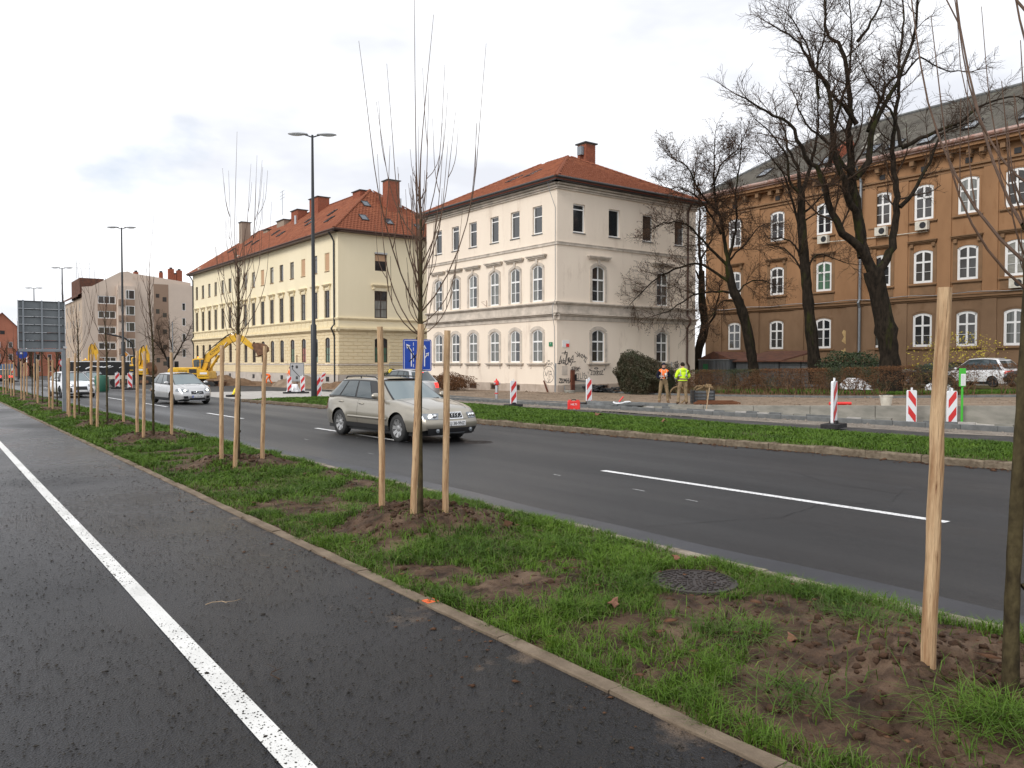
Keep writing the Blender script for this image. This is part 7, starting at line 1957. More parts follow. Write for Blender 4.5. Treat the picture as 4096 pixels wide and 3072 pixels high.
# ------------------------------------------------------------------ excavators
def excavator(loc, yaw, label, boom, stick, bucket_rot, textb=True, blade=True):
    """local x: towards the boom. boom: list of (x, z) points, stick likewise"""
    r = empty('excavator', loc, yaw, label, 'excavator', 'yellow excavators on the road works')
    # undercarriage
    for s in (1, -1):
        pr = [(-1.9,.2),(-1.65,.02),(1.65,.02),(1.9,.2),(1.95,.5),(1.7,.8),(-1.7,.8),(-1.95,.5)]
        t = MB().prism(pr, s*1.25-.25, s*1.25+.25, 'y').build('track', M['rubber'], r, bevel=.03)
        for k in range(6): MB().lathe([(.18, -.28), (.18, .28)], 12).build('roller', M['rust'], t, loc=(-1.4+.56*k, s*1.25, .3), rot=(math.pi/2, 0, 0))
    MB().box(-1.2, 1.2, -1.0, 1.0, .35, .85).build('frame', M['rust'], r)
    MB().cyl((0,0,.8), (0,0,1.02), .75, n=20).build('slew_ring', M['metal_dark'], r)
    # upper structure
    up = [(-2.15,1.05),(-2.25,1.3),(-2.25,1.95),(-2.05,2.15),(.2,2.15),(.55,1.95),(1.35,1.75),(1.45,1.05)]
    o = MB().prism(up, -1.3, 1.3, 'y').build('engine_body', M['yellow'], r, bevel=.07, seg=3)
    for s in (1, -1):
        y = s*1.305
        for (a, b_, c, d, nm, mt) in ((-1.45,-.65,1.25,1.85,'side_grille','car_black'), (-.45,.25,1.62,2.0,'upper_louvre','car_black'), (-.45,.25,1.18,1.5,'model_plate','black')):
            g = MB().box(a, b_, y-.01, y+.012*1, c, d).build(nm, M[mt], r)
        mb = MB()
        for k in range(6):
            for q in range(4): mb.box(-1.43+.13*k, -1.34+.13*k, y-.02, y+.02, 1.29+.14*q, 1.38+.14*q)
        o = mb.build('grille_slots', M['yellow'], r); o['kind'] = 'stuff'
        MB().box(.55, 1.2, y-.01, y+.012, 1.5, 1.68).build('white_sticker', M['sign_white'], r)
    text('lettering', 'KOMATSU', .2, 'black', r, (.88, -1.32, 1.30), (math.pi/2, 0, 0), ext=.002)
    text('lettering', '138US', .2, 'sign_white', r, (-.1, -1.325, 1.26), (math.pi/2, 0, 0), ext=.002)
    cw = MB().prism([(-2.3,1.0),(-2.45,1.2),(-2.45,1.9),(-2.25,2.1),(-1.7,2.1),(-1.7,1.0)], -1.32, 1.32, 'y').build('counterweight', M['yellow'], r, bevel=.12, seg=3)
    MB().prism([(-.10,-.1),(.10,-.1),(0,.12)], 0, .01, 'x').build('warning_triangle', M['sign_white'], r, loc=(-2.47, -.6, 1.55))
    # cab
    cp = [(-.55,2.1),(-.6,2.9),(-.3,3.02),(.75,3.0),(1.05,2.2),(1.1,1.7),(-.5,1.7)]
    c = MB().prism(cp, .15, 1.22, 'y').build('cab', M['yellow'], r, bevel=.05)
    for y in (.14, 1.23):
        MB().prism([(-.45,2.2),(-.48,2.82),(-.28,2.9),(.1,2.9),(.1,2.2)], y-.01, y+.01, 'y').build('cab_window', M['car_glass'], c)
        MB().prism([(.2,1.9),(.2,2.9),(.68,2.88),(.94,2.2),(1.0,1.9)], y-.01, y+.01, 'y').build('cab_window', M['car_glass'], c)
    MB().box(-.615, -.595, .25, 1.12, 2.2, 2.85).build('cab_window', M['car_glass'], c, rot=(0, 0, 0))
    mb = MB(); mb.cyl((-.2,.7,3.02), (-.2,.7,3.2), .07, .05, 10); mb.build('beacon', M['beacon'], r)
    mb = MB(); mb.tube([(1.3,-1.2,1.75),(1.3,-1.2,2.65),(.3,-1.2,2.65),(.3,-1.2,2.15)], .03, 6); mb.tube([(1.3,-.75,1.75),(1.3,-.75,2.65),(1.3,-1.2,2.65)], .03, 6); mb.build('guard_rail', M['metal_dark'], r)
    # arm
    def seg(pts, w, hh, nm, m_='yellow', y=-.15):
        P = [Vector((a, 0, b_)) for a, b_ in pts]; up_, lo = [], []
        for i, p in enumerate(P):
            d = (P[min(i+1, len(P)-1)]-P[max(i-1, 0)]).normalized(); n_ = Vector((-d.z, 0, d.x)); t = i/(len(P)-1)
            h_ = hh[i] if hasattr(hh, '__len__') else hh
            up_.append(p+n_*h_/2); lo.append(p-n_*h_/2)
        poly = [(q.x, q.z) for q in up_]+[(q.x, q.z) for q in reversed(lo)]
        return MB().prism(poly, y-w/2, y+w/2, 'y').build(nm, M[m_], r, bevel=.03)
    seg(boom, .34, [.5, .64, .74, .6, .42][:len(boom)], 'boom'); seg(stick, .28, [.5, .6, .42, .3][:len(stick)], 'stick')
    def ram(a, b_, y):
        mb = MB(); a = Vector((a[0], y, a[1])); b_ = Vector((b_[0], y, b_[1])); m_ = a.lerp(b_, .58); mb.cyl(a, m_, .075, n=8); o = mb.build('ram_cylinder', M['yellow'], r, smooth=True)
        mb = MB(); mb.cyl(m_, b_, .04, n=8); mb.build('ram_rod', M['chrome'], r, smooth=True)
    mid = boom[len(boom)//2]
    for y in (-.40, .10): ram((boom[0][0]+.35, boom[0][1]-.35), (mid[0]-.05, mid[1]-.15), y)
    ram((mid[0]+.1, mid[1]+.45), (stick[0][0]-.1, stick[0][1]+.25), -.15)
    ram((stick[0][0]+.25, stick[0][1]+.28), (stick[-1][0]-.25, stick[-1][1]+.2), -.15)
    mb = MB()
    for k in range(3): y = -.34-.03*k; mb.tube([(boom[0][0]-.2, y, boom[0][1]), (boom[0][0], y, boom[0][1]+.5+.08*k), (boom[1][0]-.15, y, boom[1][1]+.45), (mid[0]-.1, y, mid[1]+.38+.05*k), (stick[0][0], y, stick[0][1]+.3), (stick[1][0], y, stick[1][1]+.25)], .022, 5)
    mb.build('hoses', M['black'], r)
    if textb:
        d = Vector((mid[0]-boom[1][0], 0, mid[1]-boom[1][1])); an = math.atan2(d.z, d.x)
        o = text('lettering', 'KOMATSU', .34, 'black', r, ((mid[0]*.45+boom[1][0]*.55), -.325, (mid[1]*.45+boom[1][1]*.55)), (math.pi/2, -an, 0), ext=.003)
        o.rotation_euler = Matrix.Rotation(math.pi/2, 4, 'X').to_euler(); o.matrix_basis = Matrix.Translation(o.location) @ Matrix.Rotation(-an, 4, 'Y') @ Matrix.Rotation(math.pi/2, 4, 'X')
    # bucket: open scoop
    bp = [(0,.28),(.15,.38),(.55,.34),(.95,.12),(1.12,-.2),(1.05,-.52),(.6,-.72),(.25,-.74)]; mb = MB(); n = len(bp)
    Rm = Matrix.Rotation(bucket_rot, 3, 'Y')*1.0; Rm = Rm @ Matrix.Scale(1.12, 3)
    def bt(x, y, z): v = Rm @ Vector((x, y, z)); return (stick[-1][0]+v.x, v.y-.15, stick[-1][1]+v.z)
    mb.T = bt; w = .62
    vs = [(a, -w, b_) for a, b_ in bp]+[(a, w, b_) for a, b_ in bp]
    mb.add(vs, [(i, i+1, n+i+1, n+i) for i in range(n-1)]+[tuple(range(n)), tuple(range(2*n-1, n-1, -1))])
    o = mb.build('bucket', M['rust'], r, fixn=None) if False else mb.build('bucket', M['rust'], r)
    md = o.modifiers.new('s', 'SOLIDIFY'); md.thickness = .04
    mb = MB(bt)
    for k in range(5): mb.box(.12, .32, -w+.05+.28*k, -w+.15+.28*k, -.80, -.70)
    for k in range(5):
        t = MB(bt); t.box(.06, .30, -w+.05+.28*k, -w+.15+.28*k, -.79, -.71); t.build('tooth', M['rust'], o)
    if blade:
        MB().prism([(2.2,.05),(2.3,.1),(2.35,.75),(2.25,.8)], -1.3, 1.3, 'y').build('dozer_blade', M['rust'], r)
    return r
excavator((20.9, 80.5, gz(80)-.35), math.radians(-31), 'yellow excavator with raised lettered arm and open bucket, left of the cream house', [(.55,1.9),(1.0,3.15),(2.9,4.75),(3.9,5.1)], [(3.5,5.25),(4.2,4.95),(5.35,4.0)], -.25)
excavator((17.6, 126, gz(126)), math.radians(-20), 'second yellow excavator farther back with its arm raised, behind the white car', [(.55,1.9),(.65,3.4),(.75,4.6),(.95,5.1)], [(.95,5.1),(1.3,4.2),(1.5,3.0)], .5, textb=False)
excavator((18.3, 95.5, gz(95)), math.radians(-25), 'third yellow machine whose cab stands behind the pair of stakes near the silver hatchback', [(.55,1.9),(.62,2.8),(.7,3.6),(.85,4.0)], [(.85,4.0),(1.1,3.2),(1.2,2.2)], .8, textb=False)
# white and black trailer behind the works
t = empty('works_trailer', (12.9, 84, gz(84)), math.radians(-8), 'white trailer with a black tarpaulin side behind the two far striped boards', 'trailer')
MB().box(-2.6, 2.6, -1.0, 1.0, .75, 1.1).build('chassis', M['white_dirty'], t); MB().box(-2.5, 2.5, -1.02, 1.02, 1.12, 2.35).build('tarpaulin', M['black'], t, bevel=.05)
MB().box(-2.6, 2.6, -1.04, 1.04, 2.36, 2.45).build('roof_frame', M['white'], t)
mb = MB(); 
for k in range(5): mb.tube([(-2+k*.9, -1.035, 1.8), (-1.6+k*.9, -1.035, 1.95)], .03, 4)
mb.tube([(-1.2,-1.04,1.7),(-.6,-1.04,1.95),(.3,-1.04,1.85),(.9,-1.04,2.0)], .05, 4); mb.build('white_marking', M['white'], t)
for x in (-1.2, 1.2):
    for y in (-.95, .95): MB().lathe([(.36, -.1), (.36, .1)], 16).build('wheel', M['rubber'], t, loc=(x, y, .36), rot=(math.pi/2, 0, 0))
# bulky trench walls of spoil near the far machines
for k, (x, y, a, b_, h, l) in enumerate(((24.5, 84, 3.0, 4.5, .9, 'brown spoil heap under the tracks of the lettered excavator'), (28.0, 73, 2.2, 4.0, .95, 'sand heap beside the bending orange worker'), (28.2, 63, 2.0, 4.0, .6, 'low sand heap behind the white arrow sign'), (15.2, 66, 1.6, 3.5, .7, 'earth pile behind the two delineators at the far works'))):
    nx = 26; V = []; F = []
    for i in range(nx+1):
        for j in range(nx+1):
            u = i/nx*2-1; v = j/nx*2-1; q = max(0, 1-(u*u+v*v)); X = x+a*u; Y = y+b_*v
            V.append((a*u, b_*v, h*q**.8*(.7+.6*float(vnoise(X, Y, 1.2, 12)))+.10*float(vnoise(X, Y, 5, 13))*min(1, q*6)-.15))
    for i in range(nx):
        for j in range(nx): c0 = i*(nx+1)+j; F.append((c0, c0+nx+1, c0+nx+2, c0+1))
    o = link_mesh('spoil_heap', np_mesh('spoil_heap', V, F, M['earth'] if k != 1 else M['sand'], True)); o.location = (x, y, gz(y)+.02); tag(o, l, 'soil heap')
# ------------------------------------------------------------------ street furniture and signs
def street_lamp(x, y, H, label, z=None, single=False, s=1.0):
    z = gz(y) if z is None else z
    r = empty('street_lamp', (x, y, z), 0, label, 'street lamp', 'tall grey street lamps along the road')
    MB().lathe([(.16, 0), (.155, 3.9*s), (.10, 4.0*s), (.095, H*.6), (.06, H-.1), (.06, H)], 14).build('pole', M['metal_dark'], r, smooth=True)
    MB().box(.10, .18, -.09, .09, 2.2, 3.0).build('switch_box', M['metal_dark'], r)
    for k in ((1,) if single else (1, -1)):
        d = Vector((.66*k, -.40*k, 0))
        mb = MB(); mb.tube([(0,0,H-.12), (d.x*.35, d.y*.35, H-.03), (d.x*.5, d.y*.5, H)], .035, 6); mb.build('arm', M['metal_dark'], r)
        b = bmesh.new(); bmesh.ops.create_uvsphere(b, u_segments=14, v_segments=8, radius=1)
        for v in b.verts:
            q = v.co; v.co = Vector((q.x*.55, q.y*(.17+.03*q.x), (q.z*.10 if q.z > 0 else q.z*.06)))
        me = bpy.data.meshes.new('lamp_head'); b.to_mesh(me); b.free(); me.materials.append(M['lamp_top']); me.polygons.foreach_set('use_smooth', [True]*len(me.polygons))
        h = link_mesh('lamp_head', me, r); h.location = (d.x*.98, d.y*.98, H+.03); h.rotation_euler = (0, 0, math.atan2(d.y, d.x))
        b = bmesh.new(); bmesh.ops.create_uvsphere(b, u_segments=12, v_segments=6, radius=1)
        for v in b.verts: v.co = Vector((v.co.x*.36+.08, v.co.y*.13, v.co.z*.06-.035))
        me = bpy.data.meshes.new('diffuser'); b.to_mesh(me); b.free(); me.materials.append(M['lamp_glass']); me.polygons.foreach_set('use_smooth', [True]*len(me.polygons)); link_mesh('diffuser', me, h)
    return r
street_lamp(16.75, 41.3, 14.1, 'tall double headed street lamp on the median tip beside the striped boards', gz(41.3)+.08)
street_lamp(14.3, 80.5, 14.6, 'second double headed street lamp, rising left of the apartment block balconies')
street_lamp(13.3, 113, 14.2, 'third double headed street lamp, just right of the big grey sign')
street_lamp(12.8, 141, 14.0, 'fourth double headed street lamp, above the big grey sign')
street_lamp(11.9, 158, 9.8, 'thin single arm street lamp left of the big grey sign', single=True, s=.7)

# big direction sign seen from behind
sg = empty('road_sign_back', (4.22, 35.79, gz(35.8)), 0, 'big grey back of a direction sign on a bent steel post over the verge', 'road sign')
MB().box(-.07, .07, -.07, .07, 0, 2.42).build('post', M['metal_grey'], sg, bevel=.01)
MB().box(-1.50, .07, -.06, .06, 2.36, 2.48).build('cross_arm', M['metal_grey'], sg, bevel=.01)
for k in range(6):
    z0 = 2.50+k*.305
    MB().box(-1.50, .06, .05, .075, z0, z0+.298).build('panel', M['board_grey'], sg)
    MB().box(-1.50, .06, .02, .052, z0+.27, z0+.295).build('rib', M['metal_dark'], sg)
for x in (-1.34, -.72, -.14): MB().box(x-.03, x+.03, -.03, .03, 2.45, 4.34).build('upright', M['metal_grey'], sg)
for x in (-1.51, .065): MB().box(x-.012, x+.012, .0, .08, 2.48, 4.34).build('edge_frame', M['metal_light'], sg)
mb = MB(); mb.box(-.02, .10, -.12, .0, 2.5, 2.58); mb.build('clamp', M['metal_light'], sg)

def disc_sign(name, x, y, z, r, m, label, pole=2.4, ring=None, parts=True):
    t = empty(name, (x, y, gz(y)), math.radians(20), label, 'road sign')
    mb = MB(); mb.cyl((0, .03, 0), (0, .03, pole+r), .03, n=8); mb.build('post', M['metal_grey'], t)
    mb = MB(); n = 20; mb.prism([(r*math.cos(2*math.pi*k/n), pole+r*math.sin(2*math.pi*k/n)) for k in range(n)], -.02, 0, 'y'); mb.build('sign_plate', M[m], t)
    return t
t = disc_sign('round_sign', 4.5, 38.5, 0, .17, 'sign_red', 'small round red rimmed no turn sign right beside the grey sign post', 1.95)
mb = MB(); mb.prism([(.13*math.cos(2*math.pi*k/20), 1.95+.13*math.sin(2*math.pi*k/20)) for k in range(20)], -.026, -.021, 'y'); mb.build('white_face', M['sign_white'], t)
mb = MB(); mb.box(-.02, .02, -.032, -.028, 1.87, 2.0); mb.box(-.06, .02, -.032, -.028, 1.98, 2.01); mb.build('arrow_mark', M['black'], t)
t = disc_sign('round_sign', 13.0, 165, 0, .9, 'sign_blue', 'round blue sign with a white arrow far behind the grey sign', 4.5)
MB().box(-.35, .1, -.05, -.03, 4.4, 4.7).build('arrow_mark', M['sign_white'], t)

# blue lane sign with the left lane taped out
bs = empty('lane_sign', (25.25, 47.0, gz(47)+zp(47)), 0, 'square blue lane sign with white arrows, left arrow crossed out in black, on two posts', 'road sign')
zb = 1.08-bs.location.z; zt_ = 3.19-bs.location.z
def rrect(x0, x1, z0, z1, r, n=5):
    P = []
    for cx, cz, a in ((x1-r, z0+r, -90), (x1-r, z1-r, 0), (x0+r, z1-r, 90), (x0+r, z0+r, 180)):
        for k in range(n+1): t = math.radians(a+90*k/n); P.append((cx+r*math.cos(t), cz+r*math.sin(t)))
    return P
for x in (.30, 1.82): MB().lathe([(.05, 0), (.05, zt_+.02)], 10).build('post', M['metal_grey'], bs, loc=(x, .06, 0), smooth=True)
MB().prism(rrect(0, 2.15, zb, zt_, .12), -.0, .03, 'y').build('sign_plate', M['sign_blue'], bs)
def frame_poly(x0, x1, z0, z1, r, t, y0, y1, m, parent, name='border'):
    A = rrect(x0, x1, z0, z1, r); B = rrect(x0+t, x1-t, z0+t, z1-t, max(.01, r-t)); n = len(A); mb = MB()
    mb.add([(a, y0, b) for a, b in A]+[(a, y0, b) for a, b in B], [(i, (i+1) % n, n+(i+1) % n, n+i) for i in range(n)]); return mb.build(name, m, parent)
frame_poly(.06, 2.09, zb+.06, zt_-.06, .10, .03, -.004, 0, M['sign_white'], bs)
def arrow(pts, w, y, m, parent, head=.2, name='arrow', z0=0):
    mb = MB()
    for i in range(len(pts)-1):
        a, b = Vector(pts[i]), Vector(pts[i+1]); d = (b-a).normalized(); n_ = Vector((-d.y, d.x))*w/2
        if i == len(pts)-2: b = b-d*head*.7
        mb.add([((a-n_).x, y, (a-n_).y+z0), ((a+n_).x, y, (a+n_).y+z0), ((b+n_).x, y, (b+n_).y+z0), ((b-n_).x, y, (b-n_).y+z0)], [(0,1,2,3)])
    a, b = Vector(pts[-2]), Vector(pts[-1]); d = (b-a).normalized(); n_ = Vector((-d.y, d.x))*head*.6
    p = b-d*head; mb.add([(b.x, y, b.y+z0), ((p+n_).x, y, (p+n_).y+z0), ((p-n_).x, y, (p-n_).y+z0)], [(0,1,2)])
    return mb.build(name, m, parent)
arrow([(.60,.30),(.60,1.35),(.22,1.80)], .08, -.005, M['sign_white'], bs, .28, z0=zb)
arrow([(1.60,.30),(1.60,1.75)], .08, -.005, M['sign_white'], bs, .26, z0=zb)
arrow([(1.60,.85),(1.95,1.25)], .07, -.0055, M['sign_white'], bs, .24, z0=zb)
for z in (.25, .62, .98, 1.34, 1.68): MB().box(.74, .78, -.006, -.004, zb+z, zb+z+.22).build('dash', M['sign_white'], bs)
mb = MB()
for (a, b) in (((.30,1.66),(.98,.72)), ((.42,.62),(1.02,1.12))):
    a, b = Vector(a), Vector(b); d = (b-a).normalized(); n_ = Vector((-d.y, d.x))*.035; mb.add([((a-n_).x,-.008,(a-n_).y+zb),((a+n_).x,-.008,(a+n_).y+zb),((b+n_).x,-.008,(b+n_).y+zb),((b-n_).x,-.008,(b-n_).y+zb)], [(0,1,2,3)])
mb.build('black_tape', M['black'], bs)

# white detour sign
ws = empty('detour_sign', (23.7, 61.9, gz(62)), math.radians(-2), 'white sign with a bent black arrow and two small shields, behind two striped boards', 'road sign')
MB().box(-.03, .03, .02, .08, 0, 2.75).build('post', M['pallet'], ws)
MB().prism(rrect(-.58, .58, .62, 2.12, .07), 0, .02, 'y').build('sign_plate', M['sign_grey'], ws)
frame_poly(-.545, .545, .655, 2.085, .05, .02, -.003, 0, M['black'], ws)
arrow([(.20,.98),(-.38,1.60),(-.38,1.95)], .05, -.004, M['black'], ws, .17)
for x, z, f in ((-.03, 1.80, 1), (-.03, .90, -1)):
    sh = MB().prism([(x-.09, z-.10*f), (x, z-.15*f), (x+.09, z-.10*f), (x+.09, z+.10*f), (x-.09, z+.10*f)], -.005, -.003, 'y').build('shield', M['black'], ws)
    for k in range(3): MB().prism([(x-.07, z-.06+.05*k), (x-.05, z-.06+.05*k), (x+.07, z+.0+.05*k), (x+.05, z+.0+.05*k)], -.008, -.006, 'y').build('stripe', M['sign_grey'], sh)

# striped delineator boards
def delineator_meshes(flip):
    key = ('del', flip)
    if key in _wc: return _wc[key]
    w, z0, h = .25, .12, 1.0
    bd = MB(); P = rrect(-w/2-.025, w/2+.025, z0-.02, z0+h+.02, .045, 3); bd.prism(P, -.03, .03, 'y'); bd.box(-.02, .02, -.02, .02, z0+h, z0+h+.10)
    board = bd.mesh('delineator_board', M['white'])
    st = MB(); k = -1; hz = .25
    for y in (-.033, .033):
        for q in range(-1, 4):
            a = z0+q*.5+.0; poly = [(-w/2, a), (-w/2, a+hz), (w/2, a+hz+w*1.25), (w/2, a+w*1.25)]
            if (flip) : poly = [(-x, z) for x, z in poly]
            # clip to the face
            out = []
            def clip(poly, lim, up):
                r_ = []
                for i in range(len(poly)):
                    a_, b_ = poly[i], poly[(i+1) % len(poly)]; ina = (a_[1] <= lim) if up else (a_[1] >= lim); inb = (b_[1] <= lim) if up else (b_[1] >= lim)
                    if ina: r_.append(a_)
                    if ina != inb: t = (lim-a_[1])/(b_[1]-a_[1]); r_.append((a_[0]+(b_[0]-a_[0])*t, lim))
                return r_
            poly = clip(poly, z0+h, True)
            if poly: poly = clip(poly, z0, False)
            if len(poly) >= 3: st.add([(x, y, z) for x, z in poly], [tuple(range(len(poly)))])
    stripes = st.mesh('red_stripes', M['sign_red'])
    bs_ = MB(); bs_.prism([(-.40,-.16),(-.36,-.2),(.36,-.2),(.40,-.16),(.40,.16),(.36,.2),(-.36,.2),(-.40,.16)], 0, .10, 'z'); bs_.prism([(-.14,.10),(.14,.10),(.07,.18),(-.07,.18)], -.08, .08, 'y')
    foot = bs_.mesh('rubber_foot', M['rubber_grey'])
    _wc[key] = (board, stripes, foot); return _wc[key]
def delineator(x, y, z, yaw, label, flip=False, foot=True, tilt=0, lift=0, s=1.0, lamp=False):
    b, st, f = delineator_meshes(flip)
    r = empty('delineator', (x, y, z), yaw, label, 'road delineator', 'red and white striped boards on the road works')
    if tilt: r.rotation_euler = (0, tilt, yaw)
    r.scale = (s, s, s)
    o = link_mesh('board', b, r); o.location = (0, 0, lift); link_mesh('stripes', st, o)
    if foot: link_mesh('foot', f, r)
    if lamp:
        mb = MB(); n = 16; mb.prism([(.11*math.cos(2*math.pi*k/n), 1.38+.11*math.sin(2*math.pi*k/n)) for k in range(n)], -.05, .05, 'y'); mb.build('warning_lamp', M['lamp_yellow'], r)
    return r
YW = math.radians(-8)
delineator(20.95, 28.75, gz(28.7)-.07, YW, 'striped board on a dark foot beside the median, left of the red tool box')
delineator(24.75, 28.0, gz(27.6)-.08, YW, 'striped board standing among rubble right of the red tool box', lift=.05)
delineator(19.95, 12.5, gz(12.3)-.02, math.radians(14), 'dirty striped board with its foot on the asphalt, nearest the median at the right', s=1.12)
delineator(24.25, 12.6, gz(12.6)-.22, math.radians(-30), 'clean striped board behind the new kerb, stripes falling to the right', flip=True, foot=False, s=1.0)
delineator(24.45, 11.5, gz(11.5)-.22, math.radians(-30), 'clean striped board behind the new kerb, just right of the nearest stake', foot=False)
delineator(19.25, 51.7, gz(50.6), YW, 'striped board under the white arrow sign, left one of the pair')
delineator(20.05, 51.4, gz(50.3), YW, 'striped board under the white arrow sign, right one of the pair')
delineator(17.3, 41.9, gz(42)+.02, YW, 'leaning striped board just right of the street lamp pole', foot=False, tilt=math.radians(-4), s=1.02)
delineator(25.6, 62, gz(62)+.25, YW, 'tilted striped board half hidden behind the left stake group by the sand', foot=False, tilt=math.radians(22))
delineator(26.3, 52.2, gz(52), YW, 'striped board with a yellow lamp behind the silver rounded car', lamp=False)
delineator(13.0, 70.5, gz(70.5), YW, 'striped board at the far works, right one of the two by the trailer', flip=True, s=1.2)
delineator(12.8, 74.8, gz(74.8), YW, 'striped board at the far works, left one of the two by the trailer', s=1.2)
delineator(9.0, 128, gz(128), YW, 'farthest striped board beyond the stakes at the left', s=1.6)
t = empty('warning_lamp', (26.9, 52.0, gz(52)), 0, 'round yellow warning lamp on a post above the silver rounded car', 'lamp')
mb = MB(); mb.cyl((0,0,0), (0,0,1.25), .025, n=6); mb.build('post', M['metal_grey'], t)
mb = MB(); n = 16; mb.prism([(.15*math.cos(2*math.pi*k/n), 1.42+.17*math.sin(2*math.pi*k/n)) for k in range(n)], -.05, .05, 'y'); mb.build('lens', M['lamp_yellow'], t)
t = empty('fallen_lamp', (14.4, 47.8, gz(47.8)+.02), .4, 'yellow warning lamp lying on a black rubber foot at the road edge', 'lamp')
MB().box(-.42, .42, -.2, .2, 0, .12).build('foot', M['rubber_grey'], t, bevel=.03)
mb = MB(); mb.obox((.2, 0, .33), (.3, .16, .42), Matrix.Rotation(.6, 3, 'Y')); mb.build('lamp_body', M['lamp_yellow'], t, bevel=.05)
mb = MB(); mb.tube([(-.05,0,.12),(.1,0,.3)], .06, 8); mb.build('neck', M['lamp_yellow'], t)

# traffic lights at the far crossing
def signal(parent, x, y, z, s=1.0):
    h = MB().box(x-.16*s, x+.16*s, y-.12*s, y+.12*s, z, z+.95*s).build('signal_head', M['black'], parent, bevel=.03)
    for k in range(3): MB().lathe([(.10*s, 0), (.13*s, .12*s)], 10).build('visor', M['black'], h, loc=(x, y-.12*s, z+(.17+.3*k)*s), rot=(math.pi/2, 0, 0))
t = empty('traffic_light', (16.2, 92, gz(92)), 0, 'traffic light mast with an arm and a yellow diamond sign behind the paired stakes', 'traffic light')
mb = MB(); mb.tube([(1.2,0,0),(1.2,0,3.4),(1.0,0,4.4),(.2,0,5.0),(-1.6,0,5.4)], .09, 8); mb.build('mast', M['metal_dark'], t, smooth=True)
signal(t, .1, -.1, 1.9, 1.3); signal(t, .15, -.1, 3.4, 1.2)
MB().prism([(-.42, 0), (0, -.42), (.42, 0), (0, .42)], -.02, 0, 'y').build('diamond_sign', M['sign_white'], t, loc=(.3, -.2, 3.2))
MB().prism([(-.30, 0), (0, -.30), (.30, 0), (0, .30)], -.026, -.021, 'y').build('yellow_diamond', mat('sign_amber', (0.75,0.32,0.05), .5), t, loc=(.3, -.2, 3.2))
t = empty('traffic_light', (22.2, 96, gz(96)), 0, 'slim grey pole with two black signal heads in front of the apartment block', 'traffic light')
mb = MB(); mb.cyl((0,0,0), (0,0,7.0), .07, .05, 8); mb.build('pole', M['metal_grey'], t)
signal(t, -.45, -.1, 1.9, 1.2); signal(t, .35, -.1, 1.3, 1.3)

# hydrant
t = empty('fire_hydrant', (24.98, 35.85, gz(35.9)-.05), 0, 'slim steel hydrant with a red head in front of the pink house', 'hydrant')
MB().lathe([(.075, 0), (.075, .72), (.07, .74)], 14).build('standpipe', M['metal_light'], t, smooth=True)
MB().lathe([(.10, .28), (.10, .34)], 14).build('collar', M['red_plastic'], t)
MB().lathe([(.08, .74), (.13, .77), (.14, .92), (.10, 1.0), (.04, 1.03), (.035, 1.10), (.001, 1.11)], 14).build('head', M['red_plastic'], t, smooth=True)
for s in (1, -1): MB().lathe([(.055, 0), (.06, .09), (.04, .11)], 10).build('outlet_cap', M['metal_light'], t, loc=(s*.1, -.03, .85), rot=(math.pi/2*.3, s*math.pi/2, 0))
# red tool box
hx, hy = 21.7, 25.5
t = empty('tool_box', (hx, hy, gz(hy)-.10), math.radians(-38), 'red plastic tool case standing on the asphalt between the two striped boards', 'tool box')
MB().box(-.26, .26, -.11, .11, .0, .36).build('case', M['red_plastic'], t, bevel=.03, seg=2)
for x in (-.17, .17): MB().box(x-.07, x+.07, -.10, .10, .36, .40).build('lid_ridge', M['red_plastic'], t, bevel=.01)
mb = MB(); mb.tube([(-.09,0,.36),(-.07,0,.42),(.07,0,.42),(.09,0,.36)], .02, 6); mb.build('handle', M['black'], t)
mb = MB()
for x in (-.2, -.1, 0, .1, .2): mb.box(x-.012, x+.012, -.118, -.108, .03, .12)
mb.build('ribs', M['red_plastic'], t)['kind'] = 'stuff'
text('lettering', 'HILTI', .115, 'white', t, (0, -.114, .215), (math.pi/2, 0, 0), ext=.002, sx=1.0)
# bucket on the platform
t = empty('bucket', (25.5, 14.1, gz(14.1)+zp(14.1)), 0, 'dirty white plastic bucket standing on the edge of the new platform', 'bucket')
MB().lathe([(.15, 0), (.20, .30), (.215, .30), (.215, .33), (.19, .33), (.14, .03), (.001, .03)], 20).build('pail', M['white_dirty'], t, smooth=True)
mb = MB(); mb.tube([(-.3,0,.35),(0,.05,.345),(.2,0,.36)], .015, 5); mb.build('stick', M['metal_dark'], t)
MB().lathe([(.055, -.38), (.055, .38)], 12).build('red_tube', M['red_plastic'], None, loc=(25.75, 15.9, gz(15.9)+zp(15.9)+.06), rot=(math.pi/2, 0, .94))
tag(bpy.data.objects['red_tube'], 'short red plastic tube lying on the platform edge', 'tube')
# green stop post
t = empty('notice_post', (24.75, 11.35, gz(11.35)-.18), math.radians(-36), 'bright green post with a green box and a white notice', 'notice post')
MB().lathe([(.035, 0), (.03, 1.3)], 10).build('post', M['green_post'], t, smooth=True)
MB().box(-.085, .085, -.045, .045, 1.22, 1.76).build('box', M['green_post'], t, bevel=.01)
p = MB().box(-.07, .07, -.05, -.046, 1.25, 1.60).build('notice', M['paper'], t)
for k in range(9): MB().box(-.055, .05-.01*(k % 3), -.0515, -.0505, 1.28+.034*k, 1.286+.034*k).build('printed_line', M['metal_grey'], p)
